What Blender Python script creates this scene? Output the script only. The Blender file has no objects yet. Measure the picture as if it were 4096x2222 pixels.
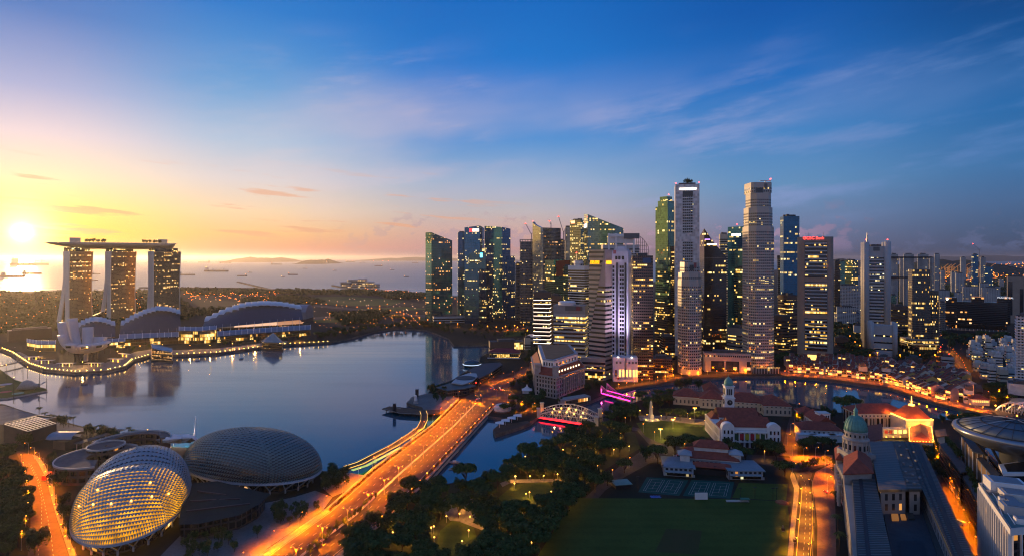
import bpy, bmesh, math, random
from mathutils import Vector, Matrix, noise as mnoise
R = math.radians
sc = bpy.context.scene
COL = sc.collection
# ---------------------------------------------------------------- camera
CAMH, F, HZ, CX = 165.0, 2320.0, 1030.0, 2048.0      # eye height (m); focal length, horizon row, centre column in photo pixels
cam = bpy.data.objects.new('camera', bpy.data.cameras.new('camera'))
COL.objects.link(cam); sc.camera = cam
cam.location = (0, 0, CAMH); cam.rotation_euler = (R(90), 0, 0)
cam.data.sensor_width = 36.0; cam.data.lens = 36.0*F/4096
cam.data.shift_y = (HZ-1111.0)/4096
cam.data.clip_start = 1.0; cam.data.clip_end = 200000
# ---------------------------------------------------------------- world
SUN_AZ, SUN_EL = -40.2, 1.9
HAZE = 2.3e-5
def s2l(c):
    return tuple((v/255/12.92 if v/255 <= .04045 else ((v/255+.055)/1.055)**2.4) for v in c)
w = bpy.data.worlds.new('World'); sc.world = w; w.use_nodes = True
def world_nodes():
    nt = w.node_tree; nt.nodes.clear(); L = nt.links
    def put(sock, v):
        if hasattr(v, 'node'): L.new(v, sock)
        else: sock.default_value = v
    def m(op, a, b=0.0, c=0.0, clamp=False):
        n = nt.nodes.new('ShaderNodeMath'); n.operation = op; n.use_clamp = clamp
        for s, v in zip(n.inputs, (a, b, c)): put(s, v)
        return n.outputs[0]
    def lin(v, a, b):                                  # smooth 0..1 between a and b
        n = nt.nodes.new('ShaderNodeMapRange'); n.interpolation_type = 'SMOOTHSTEP'
        put(n.inputs[0], v); n.inputs[1].default_value = a; n.inputs[2].default_value = b
        return n.outputs[0]
    def mix(f, a, b, mode='MIX'):
        n = nt.nodes.new('ShaderNodeMix'); n.data_type = 'RGBA'; n.blend_type = mode; n.clamp_factor = True
        put(n.inputs[0], f); put(n.inputs[6], a); put(n.inputs[7], b)
        return n.outputs[2]
    def ramp(f, stops, top=32.0):
        n = nt.nodes.new('ShaderNodeValToRGB'); r = n.color_ramp
        while len(r.elements) < len(stops): r.elements.new(1.0)
        for e, (el, c) in zip(r.elements, stops): e.position = el/top
        for e, (el, c) in zip(r.elements, stops): e.color = s2l(c)+(1,)
        L.new(f, n.inputs[0]); return n.outputs[0]
    def noise(vec, scale, detail, rough=.55):
        n = nt.nodes.new('ShaderNodeTexNoise'); n.noise_dimensions = '3D'
        n.inputs['Scale'].default_value = scale; n.inputs['Detail'].default_value = detail; n.inputs['Roughness'].default_value = rough
        L.new(vec, n.inputs['Vector']); return n.outputs[0]
    def vec(x, y, z=0.0):
        n = nt.nodes.new('ShaderNodeCombineXYZ')
        for s, v in zip(n.inputs, (x, y, z)): put(s, v)
        return n.outputs[0]
    tc = nt.nodes.new('ShaderNodeTexCoord')
    sp = nt.nodes.new('ShaderNodeSeparateXYZ'); L.new(tc.outputs['Generated'], sp.inputs[0])
    x, y, z = sp.outputs
    D = 180/math.pi
    az = m('MULTIPLY', m('ARCTAN2', x, y), D)
    el = m('MULTIPLY', m('ARCSINE', z), D)
    fe = m('DIVIDE', m('MAXIMUM', el, 0.0), 32.0, clamp=True)
    rL = ramp(fe, [(0,(250,190,120)),(1.6,(255,205,75)),(3.6,(255,226,120)),(6.2,(250,228,190)),(9.5,(226,210,218)),(13,(164,174,214)),(18.6,(76,124,194)),(32,(40,90,170))])
    rK = ramp(fe, [(0,(190,150,150)),(.9,(218,152,128)),(2.2,(236,186,134)),(4.2,(234,206,172)),(7,(212,206,210)),(10.5,(164,190,218)),(15,(92,156,212)),(21.5,(24,120,202)),(32,(12,84,170))])
    rM = ramp(fe, [(0,(150,128,146)),(1,(190,146,150)),(2.6,(200,164,160)),(4.6,(186,178,184)),(7.5,(146,172,204)),(11.5,(78,142,208)),(17,(16,118,204)),(24,(0,102,190)),(32,(2,80,160))])
    rR = ramp(fe, [(0,(76,84,114)),(1.2,(98,106,140)),(3.5,(104,126,166)),(6.5,(94,140,186)),(11,(66,130,194)),(16,(16,104,186)),(21.5,(0,84,168)),(32,(0,70,145))])
    rS = ramp(fe, [(0,(54,66,92)),(1.4,(58,80,114)),(4.2,(62,98,144)),(7.2,(54,110,166)),(11.5,(26,100,166)),(16,(4,80,148)),(19,(0,66,132)),(32,(0,60,125))])
    rG = ramp(fe, [(0,(236,180,110)),(4,(255,208,120)),(10,(240,205,160)),(18,(160,170,200)),(32,(90,130,190))])   # open dawn sky left of the sun
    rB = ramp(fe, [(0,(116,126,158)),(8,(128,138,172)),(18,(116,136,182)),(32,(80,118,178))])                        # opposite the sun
    c = mix(lin(az, -40.0, -25.0), rL, rK)
    c = mix(lin(az, -24.0, -5.0), c, rM)
    c = mix(lin(az, 0.0, 25.0), c, rR)
    c = mix(lin(az, 24.0, 43.0), c, rS)
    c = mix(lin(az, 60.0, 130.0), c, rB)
    c = mix(lin(az, -52.0, -80.0), c, rG)
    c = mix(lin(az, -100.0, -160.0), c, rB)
    # cirrus streaks: long thin noise, sheared so that the streaks climb to the right
    sh = m('ADD', el, m('MULTIPLY', az, -0.13))
    n1 = noise(vec(m('MULTIPLY', az, .045), m('MULTIPLY', sh, .22), 1.3), 1.6, 6, .62)
    n2 = noise(vec(m('MULTIPLY', az, .03), m('MULTIPLY', el, .06), 7.0), 1.5, 2)
    cir = m('MULTIPLY', m('MULTIPLY', lin(n1, .44, .68), lin(n2, .34, .56)), m('MULTIPLY', lin(el, 2.0, 6.0), lin(el, 22.0, 13.0)))
    cc = mix(lin(az, -30.0, 20.0), s2l((236,206,206))+(1,), s2l((150,160,208))+(1,))
    cc = mix(lin(az, 15.0, 45.0), cc, s2l((84,128,190))+(1,))
    c = mix(m('MULTIPLY', m('MULTIPLY', cir, lin(az, -34.0, -6.0)), .62), c, cc)
    veil = m('MULTIPLY', lin(noise(vec(m('MULTIPLY', az, .022), m('MULTIPLY', sh, .07), 21.0), 1.7, 4, .5), .4, .68), m('MULTIPLY', m('MULTIPLY', lin(el, 3.0, 8.0), lin(el, 20.0, 12.0)), lin(az, -30.0, -12.0)))
    c = mix(m('MULTIPLY', veil, .4), c, cc)
    # thin warm bars of cloud near the sun and low over the sea
    n3 = noise(vec(m('MULTIPLY', az, .09), m('MULTIPLY', m('ADD', el, m('MULTIPLY', az, .07)), .95), 3.0), 1.3, 4)
    bar = m('MULTIPLY', lin(n3, .565, .66), m('MULTIPLY', m('MULTIPLY', lin(el, 1.2, 2.2), lin(el, 9.5, 5.0)), lin(az, 4.0, -10.0)))
    c = mix(m('MULTIPLY', bar, .75), c, s2l((222,164,136))+(1,))
    # small heaped clouds low behind the towers
    n4 = noise(vec(m('MULTIPLY', az, .34), m('MULTIPLY', el, .5), 11.0), 1.4, 5, .6)
    hp = m('SUBTRACT', n4, m('MULTIPLY', el, .028))
    cum = m('MULTIPLY', lin(hp, .47, .55), m('MULTIPLY', lin(el, .1, 1.2), m('MULTIPLY', lin(el, 5.5, 3.0), lin(az, -22.0, -4.0))))
    cumc = mix(lin(az, -4.0, 18.0), s2l((176,150,164))+(1,), s2l((172,140,170))+(1,))
    cumc = mix(lin(az, 22.0, 36.0), cumc, s2l((86,100,138))+(1,))
    c = mix(m('MULTIPLY', cum, .75), c, cumc)
    # glow round the sun
    sd = (math.sin(R(SUN_AZ))*math.cos(R(SUN_EL)), math.cos(R(SUN_AZ))*math.cos(R(SUN_EL)), math.sin(R(SUN_EL)))
    dt = nt.nodes.new('ShaderNodeVectorMath'); dt.operation = 'DOT_PRODUCT'
    L.new(tc.outputs['Generated'], dt.inputs[0]); dt.inputs[1].default_value = sd
    ang = m('MULTIPLY', m('ARCCOSINE', m('MINIMUM', dt.outputs['Value'], 1.0)), D)
    def gl(wd, k): return m('MULTIPLY', m('EXPONENT', m('MULTIPLY', m('POWER', m('DIVIDE', ang, wd), 2.0), -1.0)), k)
    def add(c, f, col): return mix(f, c, col+(1,), 'ADD')
    def addv(c, g, col):
        n = nt.nodes.new('ShaderNodeVectorMath'); n.operation = 'SCALE'; n.inputs[0].default_value = col; L.new(g, n.inputs['Scale'])
        n2 = nt.nodes.new('ShaderNodeVectorMath'); L.new(c, n2.inputs[0]); L.new(n.outputs[0], n2.inputs[1]); return n2.outputs[0]
    c = addv(c, gl(.5, 3.0), (1.0, .9, .62))
    c = addv(c, gl(1.9, 1.5), (1.0, .8, .4))
    c = addv(c, gl(3.8, .22), (1.0, .74, .36))
    sky = nt.nodes.new('ShaderNodeTexSky'); sky.sky_type = 'NISHITA'; sky.sun_disc = False
    sky.sun_elevation = R(SUN_EL); sky.sun_rotation = R(SUN_AZ)
    b1 = nt.nodes.new('ShaderNodeBackground'); L.new(c, b1.inputs[0]); b1.inputs[1].default_value = 1.0
    b2 = nt.nodes.new('ShaderNodeBackground'); L.new(sky.outputs[0], b2.inputs[0]); b2.inputs[1].default_value = 0.012
    ad = nt.nodes.new('ShaderNodeAddShader'); L.new(b1.outputs[0], ad.inputs[0]); L.new(b2.outputs[0], ad.inputs[1])
    o = nt.nodes.new('ShaderNodeOutputWorld'); L.new(ad.outputs[0], o.inputs[0])
world_nodes()
# ---------------------------------------------------------------- sun, exposure
sl = bpy.data.lights.new('sun', 'SUN'); sl.energy = 4.0; sl.angle = R(.6); sl.color = (1, .58, .24)
so = bpy.data.objects.new('sun', sl); COL.objects.link(so)
_d = Vector((math.sin(R(SUN_AZ))*math.cos(R(2)), math.cos(R(SUN_AZ))*math.cos(R(2)), math.sin(R(2))))
so.rotation_euler = _d.to_track_quat('Z', 'Y').to_euler()
vs = sc.view_settings; vs.view_transform = 'Standard'; vs.look = 'None'; vs.exposure = 0.0; vs.gamma = 1.0
sc.cycles.use_denoising = True; sc.cycles.filter_width = 1.15
sc.cycles.max_bounces = 6; sc.cycles.diffuse_bounces = 2; sc.cycles.glossy_bounces = 3; sc.cycles.volume_bounces = 0
sc.cycles.transmission_bounces = 3; sc.cycles.transparent_max_bounces = 8; sc.cycles.caustics_reflective = False; sc.cycles.caustics_refractive = False
sc.cycles.sample_clamp_indirect = 4.0
# ================================================================ helpers
RNG = random.Random(7)
def G(x, y, z=0.0):                                   # where the sight line of a photo pixel meets height z
    Y = (CAMH-z)*F/(y-HZ); return Vector(((x-CX)/F*Y, Y, z))
def zt(y, Y): return CAMH-(y-HZ)*Y/F                  # height of a photo row at depth Y
def xt(x, Y): return (x-CX)/F*Y
MATS = {}
class NB:                                             # small node builder
    def __init__(s, name):
        s.m = bpy.data.materials.new(name); s.m.use_nodes = True; s.nt = s.m.node_tree; s.nt.nodes.clear()
        s.out = s.nt.nodes.new('ShaderNodeOutputMaterial'); s.bs = s.nt.nodes.new('ShaderNodeBsdfPrincipled')
        s.nt.links.new(s.bs.outputs[0], s.out.inputs[0])
    def put(s, sock, v):
        if hasattr(v, 'node'): s.nt.links.new(v, sock)
        else:
            if sock.type == 'RGBA' and len(v) == 3: v = tuple(v)+(1,)
            sock.default_value = v
    def n(s, t, **k):
        n = s.nt.nodes.new(t)
        for a, v in k.items(): setattr(n, a, v)
        return n
    def math(s, op, a, b=0.0, c=0.0):
        n = s.n('ShaderNodeMath', operation=op)
        for k, v in zip(n.inputs, (a, b, c)): s.put(k, v)
        return n.outputs[0]
    def mix(s, f, a, b):
        n = s.n('ShaderNodeMix', data_type='RGBA'); s.put(n.inputs[0], f); s.put(n.inputs[6], a); s.put(n.inputs[7], b); return n.outputs[2]
    def mixf(s, f, a, b):
        n = s.n('ShaderNodeMix', data_type='FLOAT'); s.put(n.inputs[0], f); s.put(n.inputs[2], a); s.put(n.inputs[3], b); return n.outputs[0]
    def vec(s, a, b, c=0.0):
        n = s.n('ShaderNodeCombineXYZ')
        for k, v in zip(n.inputs, (a, b, c)): s.put(k, v)
        return n.outputs[0]
    def noise(s, vec, scale, detail=3, rough=.55):
        n = s.n('ShaderNodeTexNoise'); n.inputs['Scale'].default_value = scale; n.inputs['Detail'].default_value = detail; n.inputs['Roughness'].default_value = rough
        if vec is not None: s.put(n.inputs['Vector'], vec)
        return n.outputs[0]
    def wn(s, vec):
        n = s.n('ShaderNodeTexWhiteNoise', noise_dimensions='3D'); s.put(n.inputs['Vector'], vec); return n.outputs['Value']
    def rng(s, v, a, b, c=0.0, d=1.0):
        n = s.n('ShaderNodeMapRange'); s.put(n.inputs[0], v)
        for k, q in zip(n.inputs[1:5], (a, b, c, d)): k.default_value = q
        return n.outputs[0]
    def pos(s): return s.n('ShaderNodeNewGeometry').outputs['Position']
    def sep(s, v):
        n = s.n('ShaderNodeSeparateXYZ'); s.put(n.inputs[0], v); return n.outputs
    def set(s, **k):
        for a, v in k.items(): s.put(s.bs.inputs[a.replace('_', ' ')], v)
def mat(name, col, rough=.6, metal=0.0, var=.25, scale=.12, emit=None, es=0.0, spec=.5, col2=None):
    if name in MATS: return MATS[name]
    b = NB(name); p = b.pos()
    nz = b.noise(p, scale, 5, .6); nz2 = b.noise(p, scale*9, 2)
    f = b.math('ADD', b.math('MULTIPLY', nz, .7), b.math('MULTIPLY', nz2, .3))
    c2 = col2 or tuple(v*(1-var) for v in col); c1 = tuple(v*(1+var*.6) for v in col) if not col2 else col
    b.set(Base_Color=b.mix(b.rng(f, .3, .7), c2, c1), Roughness=rough, Metallic=metal)
    b.bs.inputs['Specular IOR Level'].default_value = spec
    if emit: b.set(Emission_Color=emit, Emission_Strength=es)
    MATS[name] = b.m; return b.m
def glow(name, col, es):                               # lamps, lit signs
    if name in MATS: return MATS[name]
    b = NB(name); b.set(Base_Color=(.05, .05, .05), Roughness=.4, Emission_Color=col, Emission_Strength=es); MATS[name] = b.m; return b.m
def facade(name, glass, wall, h=4.0, cell=3.0, lit=.5, dens=.8, col=(1, .62, .16), es=2.2, sp=.0, pier=.0, rough=.12, z0=0.0, wr=.55, metal=0.0, vary=0.0):
    """window wall: storeys by height, bays along the wall (UV.x in metres); some bays of some storeys are lit rooms"""
    if name in MATS: return MATS[name]
    b = NB(name)
    u = b.sep(b.n('ShaderNodeUVMap').outputs[0])[0]; z = b.sep(b.pos())[2]
    seed = b.n('ShaderNodeObjectInfo').outputs['Random']
    fs = b.math('DIVIDE', b.math('SUBTRACT', z, z0), h); st = b.math('FLOOR', fs); fz = b.math('FRACT', fs)
    fu = b.math('DIVIDE', u, cell); cu = b.math('FLOOR', fu); fx = b.math('FRACT', fu)
    r1 = b.wn(b.vec(cu, st, b.math('MULTIPLY', seed, 91.0)))
    r2 = b.wn(b.vec(3.7, st, b.math('MULTIPLY', seed, 37.0)))
    r3 = b.wn(b.vec(b.math('FLOOR', b.math('DIVIDE', b.math('ADD', cu, b.math("MULTIPLY", r2, 7.0)), 7.0)), st, b.math('ADD', b.math('MULTIPLY', seed, 53.0), 5.0)))
    r4 = b.wn(b.vec(cu, st, b.math('ADD', b.math('MULTIPLY', seed, 17.0), 9.0)))
    p = b.math('MULTIPLY', b.rng(r2, 1-lit, 1.0, .02, 1.0), dens)
    p = b.math('MULTIPLY', p, b.rng(r3, .5, .6, .05, 1.7))
    on = b.math('LESS_THAN', r1, p)
    win = 1.0
    if sp > 0: win = b.math('MULTIPLY', b.math('GREATER_THAN', fz, sp), win)
    if pier > 0: win = b.math('MULTIPLY', b.math('GREATER_THAN', fx, pier), win)
    nz = b.noise(b.pos(), .06, 4); gl = b.mix(b.rng(b.wn(b.vec(cu, st, 2.0)), 0, 1), tuple(v*.7 for v in glass), tuple(v*1.3 for v in glass))
    wc = b.mix(b.rng(nz, .3, .7), tuple(v*.8 for v in wall), tuple(v*1.12 for v in wall))
    b.set(Base_Color=b.mix(win, wc, gl), Roughness=b.mixf(win, wr, rough), Metallic=metal)
    b.bs.inputs['IOR'].default_value = 1.7
    br = b.rng(r4, 0, 1, .22, .95)
    b.set(Emission_Color=b.mix(b.math('MULTIPLY', r4, r4), col, tuple(min(1, v*1.0+.25) for v in col)), Emission_Strength=b.math('MULTIPLY', b.math('MULTIPLY', on, win), b.math('MULTIPLY', br, es)))
    MATS[name] = b.m; return b.m
# ---------------------------------------------------------------- mesh building
class MB:
    def __init__(s): s.v = []; s.f = []; s.uv = {}
    def add(s, vs, fs, uvs=None):
        k = len(s.v); s.v += [tuple(v) for v in vs]
        for i, f in enumerate(fs):
            if uvs: s.uv[len(s.f)] = uvs[i]
            s.f.append(tuple(k+j for j in f))
        return s
    def quad(s, a, b, c, d): return s.add([a, b, c, d], [(0, 1, 2, 3)])
    def poly(s, pts): return s.add(pts, [tuple(range(len(pts)))])
    def box(s, c, sz, rz=0.0):
        ca, sa = math.cos(rz), math.sin(rz); x, y, z = c; a, b, h = sz[0]/2, sz[1]/2, sz[2]/2
        vs = [(x+px*a*ca-py*b*sa, y+px*a*sa+py*b*ca, z+pz*h) for pz in (-1, 1) for px, py in ((-1, -1), (1, -1), (1, 1), (-1, 1))]
        return s.add(vs, [(3, 2, 1, 0), (4, 5, 6, 7)]+[(i, (i+1) % 4, 4+(i+1) % 4, 4+i) for i in range(4)])
    def prism(s, poly, z0, z1, cap=True, bot=False):
        """poly ccw list of (x,y); z1 a number or one per corner; walls carry UV.x in metres along the wall"""
        n = len(poly); zs = z1 if isinstance(z1, (list, tuple)) else [z1]*n; zb = z0 if isinstance(z0, (list, tuple)) else [z0]*n; u = 0.0
        for i in range(n):
            j = (i+1) % n; p, q = poly[i], poly[j]; l = math.hypot(q[0]-p[0], q[1]-p[1])
            s.add([(p[0], p[1], zb[i]), (q[0], q[1], zb[j]), (q[0], q[1], zs[j]), (p[0], p[1], zs[i])], [(0, 1, 2, 3)],
                  [[(u, zb[i]), (u+l, zb[j]), (u+l, zs[j]), (u, zs[i])]]); u += l
        if cap: s.add([(p[0], p[1], zs[i]) for i, p in enumerate(poly)], [tuple(range(n))])
        if bot: s.add([(p[0], p[1], zb[i]) for i, p in enumerate(poly)], [tuple(range(n-1, -1, -1))])
        return s
    def tube(s, pts, r, n=6, r1=None):
        pts = [Vector(p) for p in pts]; rings = []
        for i, p in enumerate(pts):
            d = (pts[min(i+1, len(pts)-1)]-pts[max(i-1, 0)])
            d = d.normalized() if d.length > 1e-9 else Vector((0, 0, 1))
            a = d.cross(Vector((0, 0, 1)) if abs(d.z) < .95 else Vector((1, 0, 0))).normalized(); b = d.cross(a)
            rr = r if r1 is None else r+(r1-r)*i/(len(pts)-1)
            rings.append([p+(a*math.cos(2*math.pi*k/n)+b*math.sin(2*math.pi*k/n))*rr for k in range(n)])
        vs = [q for rg in rings for q in rg]; fs = []
        for i in range(len(rings)-1):
            for k in range(n): fs.append((i*n+k, i*n+(k+1) % n, (i+1)*n+(k+1) % n, (i+1)*n+k))
        fs += [tuple(range(n-1, -1, -1)), tuple((len(rings)-1)*n+k for k in range(n))]
        return s.add(vs, fs)
    def lathe(s, c, prof, n=20, sx=1.0, sy=1.0, rz=0.0):
        vs = []; ca, sa = math.cos(rz), math.sin(rz)
        for r, z in prof:
            for k in range(n):
                a = 2*math.pi*k/n; x, y = r*math.cos(a)*sx, r*math.sin(a)*sy
                vs.append((c[0]+x*ca-y*sa, c[1]+x*sa+y*ca, c[2]+z))
        fs = []
        for i in range(len(prof)-1):
            for k in range(n): fs.append((i*n+k, i*n+(k+1) % n, (i+1)*n+(k+1) % n, (i+1)*n+k))
        if prof[0][0] > 1e-6: fs.append(tuple(range(n-1, -1, -1)))
        if prof[-1][0] > 1e-6: fs.append(tuple((len(prof)-1)*n+k for k in range(n)))
        return s.add(vs, fs)
    def ball(s, c, r, n=8, m=5, sz=1.0): return s.lathe(c, [(max(1e-7, r*math.sin(math.pi*i/m)), -r*sz*math.cos(math.pi*i/m)) for i in range(m+1)], n)
    def build(s, name, m, parent=None, smooth=False, off=None):
        me = bpy.data.meshes.new(name)
        o0 = parent_world(parent) if off is None else Vector(off)
        me.from_pydata([(v[0]-o0.x, v[1]-o0.y, v[2]-o0.z) for v in s.v], [], s.f)
        if s.uv:
            ul = me.uv_layers.new(name='UVMap'); li = 0
            for p in me.polygons:
                uv = s.uv.get(p.index)
                if uv:
                    for k, l in enumerate(p.loop_indices): ul.data[l].uv = uv[k]
        if smooth: me.shade_smooth()
        me.materials.append(m); me.update()
        o = bpy.data.objects.new(name, me); COL.objects.link(o)
        if parent is not None: o.parent = parent
        return o
def parent_world(p):
    v = Vector((0, 0, 0))
    while p is not None: v += p.location; p = p.parent
    return v
LABELS = {}
def tag(o, label, cat, group=None):
    LABELS[label] = LABELS.get(label, 0)+1
    o['label'] = label; o['category'] = cat
    if group: o['group'] = group
    return o
def thing(name, label, cat, loc=(0, 0, 0), group=None, rz=0.0):
    o = bpy.data.objects.new(name, None); COL.objects.link(o); o.location = loc; o.rotation_euler = (0, 0, rz)
    return tag(o, label, cat, group)
KIDS = {}
def copy_thing(src, loc, rz=0.0, scale=1.0, label=None, group=None):
    c = src.copy(); COL.objects.link(c); c.location = loc; c.rotation_euler = (0, 0, rz); c.scale = (scale,)*3 if not isinstance(scale, tuple) else scale
    if label: c['label'] = label; LABELS[label] = LABELS.get(label, 0)+1
    if group: c['group'] = group
    def rec(a, b):
        if a.name not in KIDS: KIDS[a.name] = list(a.children)
        for ch in KIDS[a.name]:
            d = ch.copy(); COL.objects.link(d); d.parent = b; rec(ch, d)
    rec(src, c); return c
def struct(o, kind='structure'): o['kind'] = kind; return o
def cp(o, loc, parent):                                # one more of a part, sharing its mesh
    d = o.copy(); COL.objects.link(d); d.parent = parent; d.location = loc; return d
ONES = 'zeroth first second third fourth fifth sixth seventh eighth ninth tenth eleventh twelfth thirteenth fourteenth fifteenth sixteenth seventeenth eighteenth nineteenth'.split()
TENS = ' . twenty thirty forty fifty sixty seventy eighty ninety'.split(' ')
TENS = ['', '', 'twenty', 'thirty', 'forty', 'fifty', 'sixty', 'seventy', 'eighty', 'ninety']
def nth(i):                                            # 1 -> first
    if i < 20: return ONES[i]
    if i >= 100: return 'hundred and '+nth(i-100) if i > 100 else 'hundredth'
    t, u = divmod(i, 10)
    return TENS[t]+' '+ONES[u] if u else TENS[t][:-1]+'ieth'
def ccw(poly):
    a = sum(poly[i][0]*poly[(i+1) % len(poly)][1]-poly[(i+1) % len(poly)][0]*poly[i][1] for i in range(len(poly)))
    return list(poly) if a > 0 else list(reversed(poly))
def offset(poly, d):                                   # grow (d>0) a ccw convex footprint
    n = len(poly); out = []
    for i in range(n):
        p0, p1, p2 = Vector(poly[i-1][:2]), Vector(poly[i][:2]), Vector(poly[(i+1) % n][:2])
        a = (p1-p0).normalized(); b = (p2-p1).normalized(); na = Vector((a.y, -a.x)); nb = Vector((b.y, -b.x))
        m_ = (na+nb); m_ = m_.normalized() if m_.length > 1e-6 else na
        out.append(tuple(p1+m_*(d/max(.35, m_.dot(na)))))
    return out
def sheet(name, pts, m, z=0.0, kind='structure'):      # flat ground sheet from photo-pixel corners
    P = ccw([tuple(G(x, y, z))[:2] for x, y in pts])
    return struct(flat(name, P, m, z), kind)
def flat(name, P, m, z):
    bm = bmesh.new(); vs = [bm.verts.new((x, y, z)) for x, y in P]; f = bm.faces.new(vs); bm.normal_update()
    if f.normal.z < 0: f.normal_flip()
    bmesh.ops.triangulate(bm, faces=bm.faces[:]); me = bpy.data.meshes.new(name); bm.to_mesh(me); bm.free(); me.materials.append(m)
    o = bpy.data.objects.new(name, me); COL.objects.link(o); return o
def inside(x, y, poly):
    c = False; n = len(poly)
    for i in range(n):
        x1, y1 = poly[i][0], poly[i][1]; x2, y2 = poly[(i+1) % n][0], poly[(i+1) % n][1]
        if (y1 > y) != (y2 > y) and x < (x2-x1)*(y-y1)/(y2-y1)+x1: c = not c
    return c
def text(s, m, parent, loc, size, rz, name='lettering', tilt=R(90), extrude=.04):
    cu = bpy.data.curves.new('t', 'FONT'); cu.body = s; cu.size = size; cu.align_x = 'CENTER'; cu.align_y = 'CENTER'; cu.extrude = extrude
    t = bpy.data.objects.new('t', cu); me = bpy.data.meshes.new_from_object(t); bpy.data.objects.remove(t); bpy.data.curves.remove(cu)
    me.name = name; me.materials.clear(); me.materials.append(m)
    o = bpy.data.objects.new(name, me); COL.objects.link(o); o.parent = parent
    o.location = Vector(loc)-parent_world(parent); o.rotation_euler = (tilt, 0, rz); return o
def along(pts, step, start=0.0):                       # points every step metres on a polyline, with headings
    out = []; d = start
    for i in range(len(pts)-1):
        a, b = Vector(pts[i]), Vector(pts[i+1]); l = (b-a).length
        while d <= l:
            out.append((a+(b-a)*(d/l), math.atan2(b.y-a.y, b.x-a.x))); d += step
        d -= l
    return out
def ribbon(pts, wd, z0=0.0, dz=0.0):                   # left/right border of a strip along a polyline
    L, Rr = [], []
    for i, p in enumerate(pts):
        d = (Vector(pts[min(i+1, len(pts)-1)])-Vector(pts[max(0, i-1)])); d.z = 0; d.normalize(); n = Vector((-d.y, d.x, 0))
        ww = wd[i] if isinstance(wd, (list, tuple)) else wd
        L.append(Vector(p)+n*ww/2); Rr.append(Vector(p)-n*ww/2)
    return L, Rr
def strip(pts, wd, th, mb=None):                       # solid strip, thickness th down from the line
    mb = mb or MB(); L, Rr = ribbon(pts, wd); dn = Vector((0, 0, th))
    for i in range(len(pts)-1):
        a, b, c, d = L[i], L[i+1], Rr[i+1], Rr[i]
        mb.add([a, b, c, d, a-dn, b-dn, c-dn, d-dn], [(3, 2, 1, 0), (4, 5, 6, 7), (0, 1, 5, 4), (2, 3, 7, 6)]+([(0, 4, 7, 3)] if i == 0 else [])+([(1, 2, 6, 5)] if i == len(pts)-2 else []))
    return mb
# ================================================================ materials
def water_mat():
    b = NB('water_surface'); p = b.pos(); x, y, z = b.sep(p)
    far = b.rng(y, 500.0, 3500.0)
    n1 = b.noise(b.vec(b.math('MULTIPLY', x, .35), y, 0.0), .09, 3)
    n2 = b.noise(b.vec(b.math('MULTIPLY', x, .12), y, 0.0), .004, 4)
    h = b.math('ADD', b.math('MULTIPLY', n1, .12), b.math('MULTIPLY', n2, b.mixf(far, 1.0, 60.0)))
    bp = b.n('ShaderNodeBump'); bp.inputs['Strength'].default_value = .28; bp.inputs['Distance'].default_value = .5
    b.put(bp.inputs['Height'], h); b.set(Normal=bp.outputs[0])
    wisp = b.noise(b.vec(b.math('MULTIPLY', x, .25), y, 4.0), .012, 5, .6)
    b.set(Base_Color=b.mix(b.rng(wisp, .35, .7), (.0, .075, .125), (.003, .09, .14)), Roughness=b.mixf(far, b.rng(wisp, .5, .75, .05, .2), .3), IOR=1.62)
    return b.m
M_WATER = water_mat()
def ground_mat(name, c1, c2, c3, s1=.02, s2=.3, rough=.9):
    b = NB(name); p = b.pos(); n1 = b.noise(p, s1, 6, .6); n2 = b.noise(p, s2, 4, .65)
    c = b.mix(b.rng(n1, .38, .62), c1, c2); c = b.mix(b.rng(n2, .5, .75), c, c3)
    if name == 'mown_grass': c = b.mix(b.math('MULTIPLY', b.math('GREATER_THAN', b.math('FRACT', b.math('MULTIPLY', b.sep(p)[1], .11)), .5), .22), c, (.07, .11, .02))   # mowing bands
    b.set(Base_Color=c, Roughness=rough); b.bs.inputs['Specular IOR Level'].default_value = .2
    MATS[name] = b.m; return b.m
M_GROUND = ground_mat('city_ground_cover', (.016, .022, .013), (.028, .028, .02), (.012, .017, .009), .008, .1)
M_GRASS = ground_mat('mown_grass', (.04, .07, .01), (.06, .095, .016), (.028, .05, .008), .03, .5)
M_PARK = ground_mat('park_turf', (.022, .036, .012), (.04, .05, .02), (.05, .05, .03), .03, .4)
M_ASPH = ground_mat('asphalt', (.042, .04, .038), (.062, .058, .054), (.028, .027, .026), .05, .25, .75)
M_PAVE = ground_mat('paving', (.16, .15, .145), (.22, .205, .195), (.11, .105, .1), .06, .6, .8)
M_PAVEB = ground_mat('brick_paving', (.14, .09, .07), (.2, .13, .1), (.1, .07, .06), .06, .8, .85)
M_STONE = ground_mat('quay_stone', (.1, .09, .08), (.16, .145, .125), (.05, .048, .04), .08, .7)
M_DECK = ground_mat('timber_deck', (.09, .06, .045), (.13, .09, .065), (.06, .04, .03), .1, .9)
M_COURT = ground_mat('court_green', (.012, .07, .055), (.018, .085, .065), (.01, .05, .045), .1, .8)
M_LINE = mat('road_paint', (.42, .42, .4), .6)
M_LINEY = mat('yellow_road_paint', (.7, .5, .1), .6)
M_CONC = mat('concrete', (.36, .35, .33), .8, var=.3)
M_WHITE = mat('white_paint', (.76, .76, .77), .55, var=.12)
M_WHITE2 = mat('weathered_white_render', (.6, .59, .58), .7, var=.25, scale=.3)
M_CREAM = mat('cream_render', (.55, .5, .4), .75, var=.2)
M_PINKR = mat('pink_render', (.5, .32, .28), .75, var=.2)
M_BLUER = mat('pale_blue_render', (.36, .44, .5), .75, var=.2)
M_GREYST = mat('grey_granite', (.34, .32, .31), .75, var=.3, scale=.25)
M_TILE = mat('terracotta_roof_tile', (.26, .055, .028), .7, var=.45, scale=.35)
M_TILE2 = mat('aged_brown_roof_tile', (.16, .05, .035), .8, var=.5, scale=.35)
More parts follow.
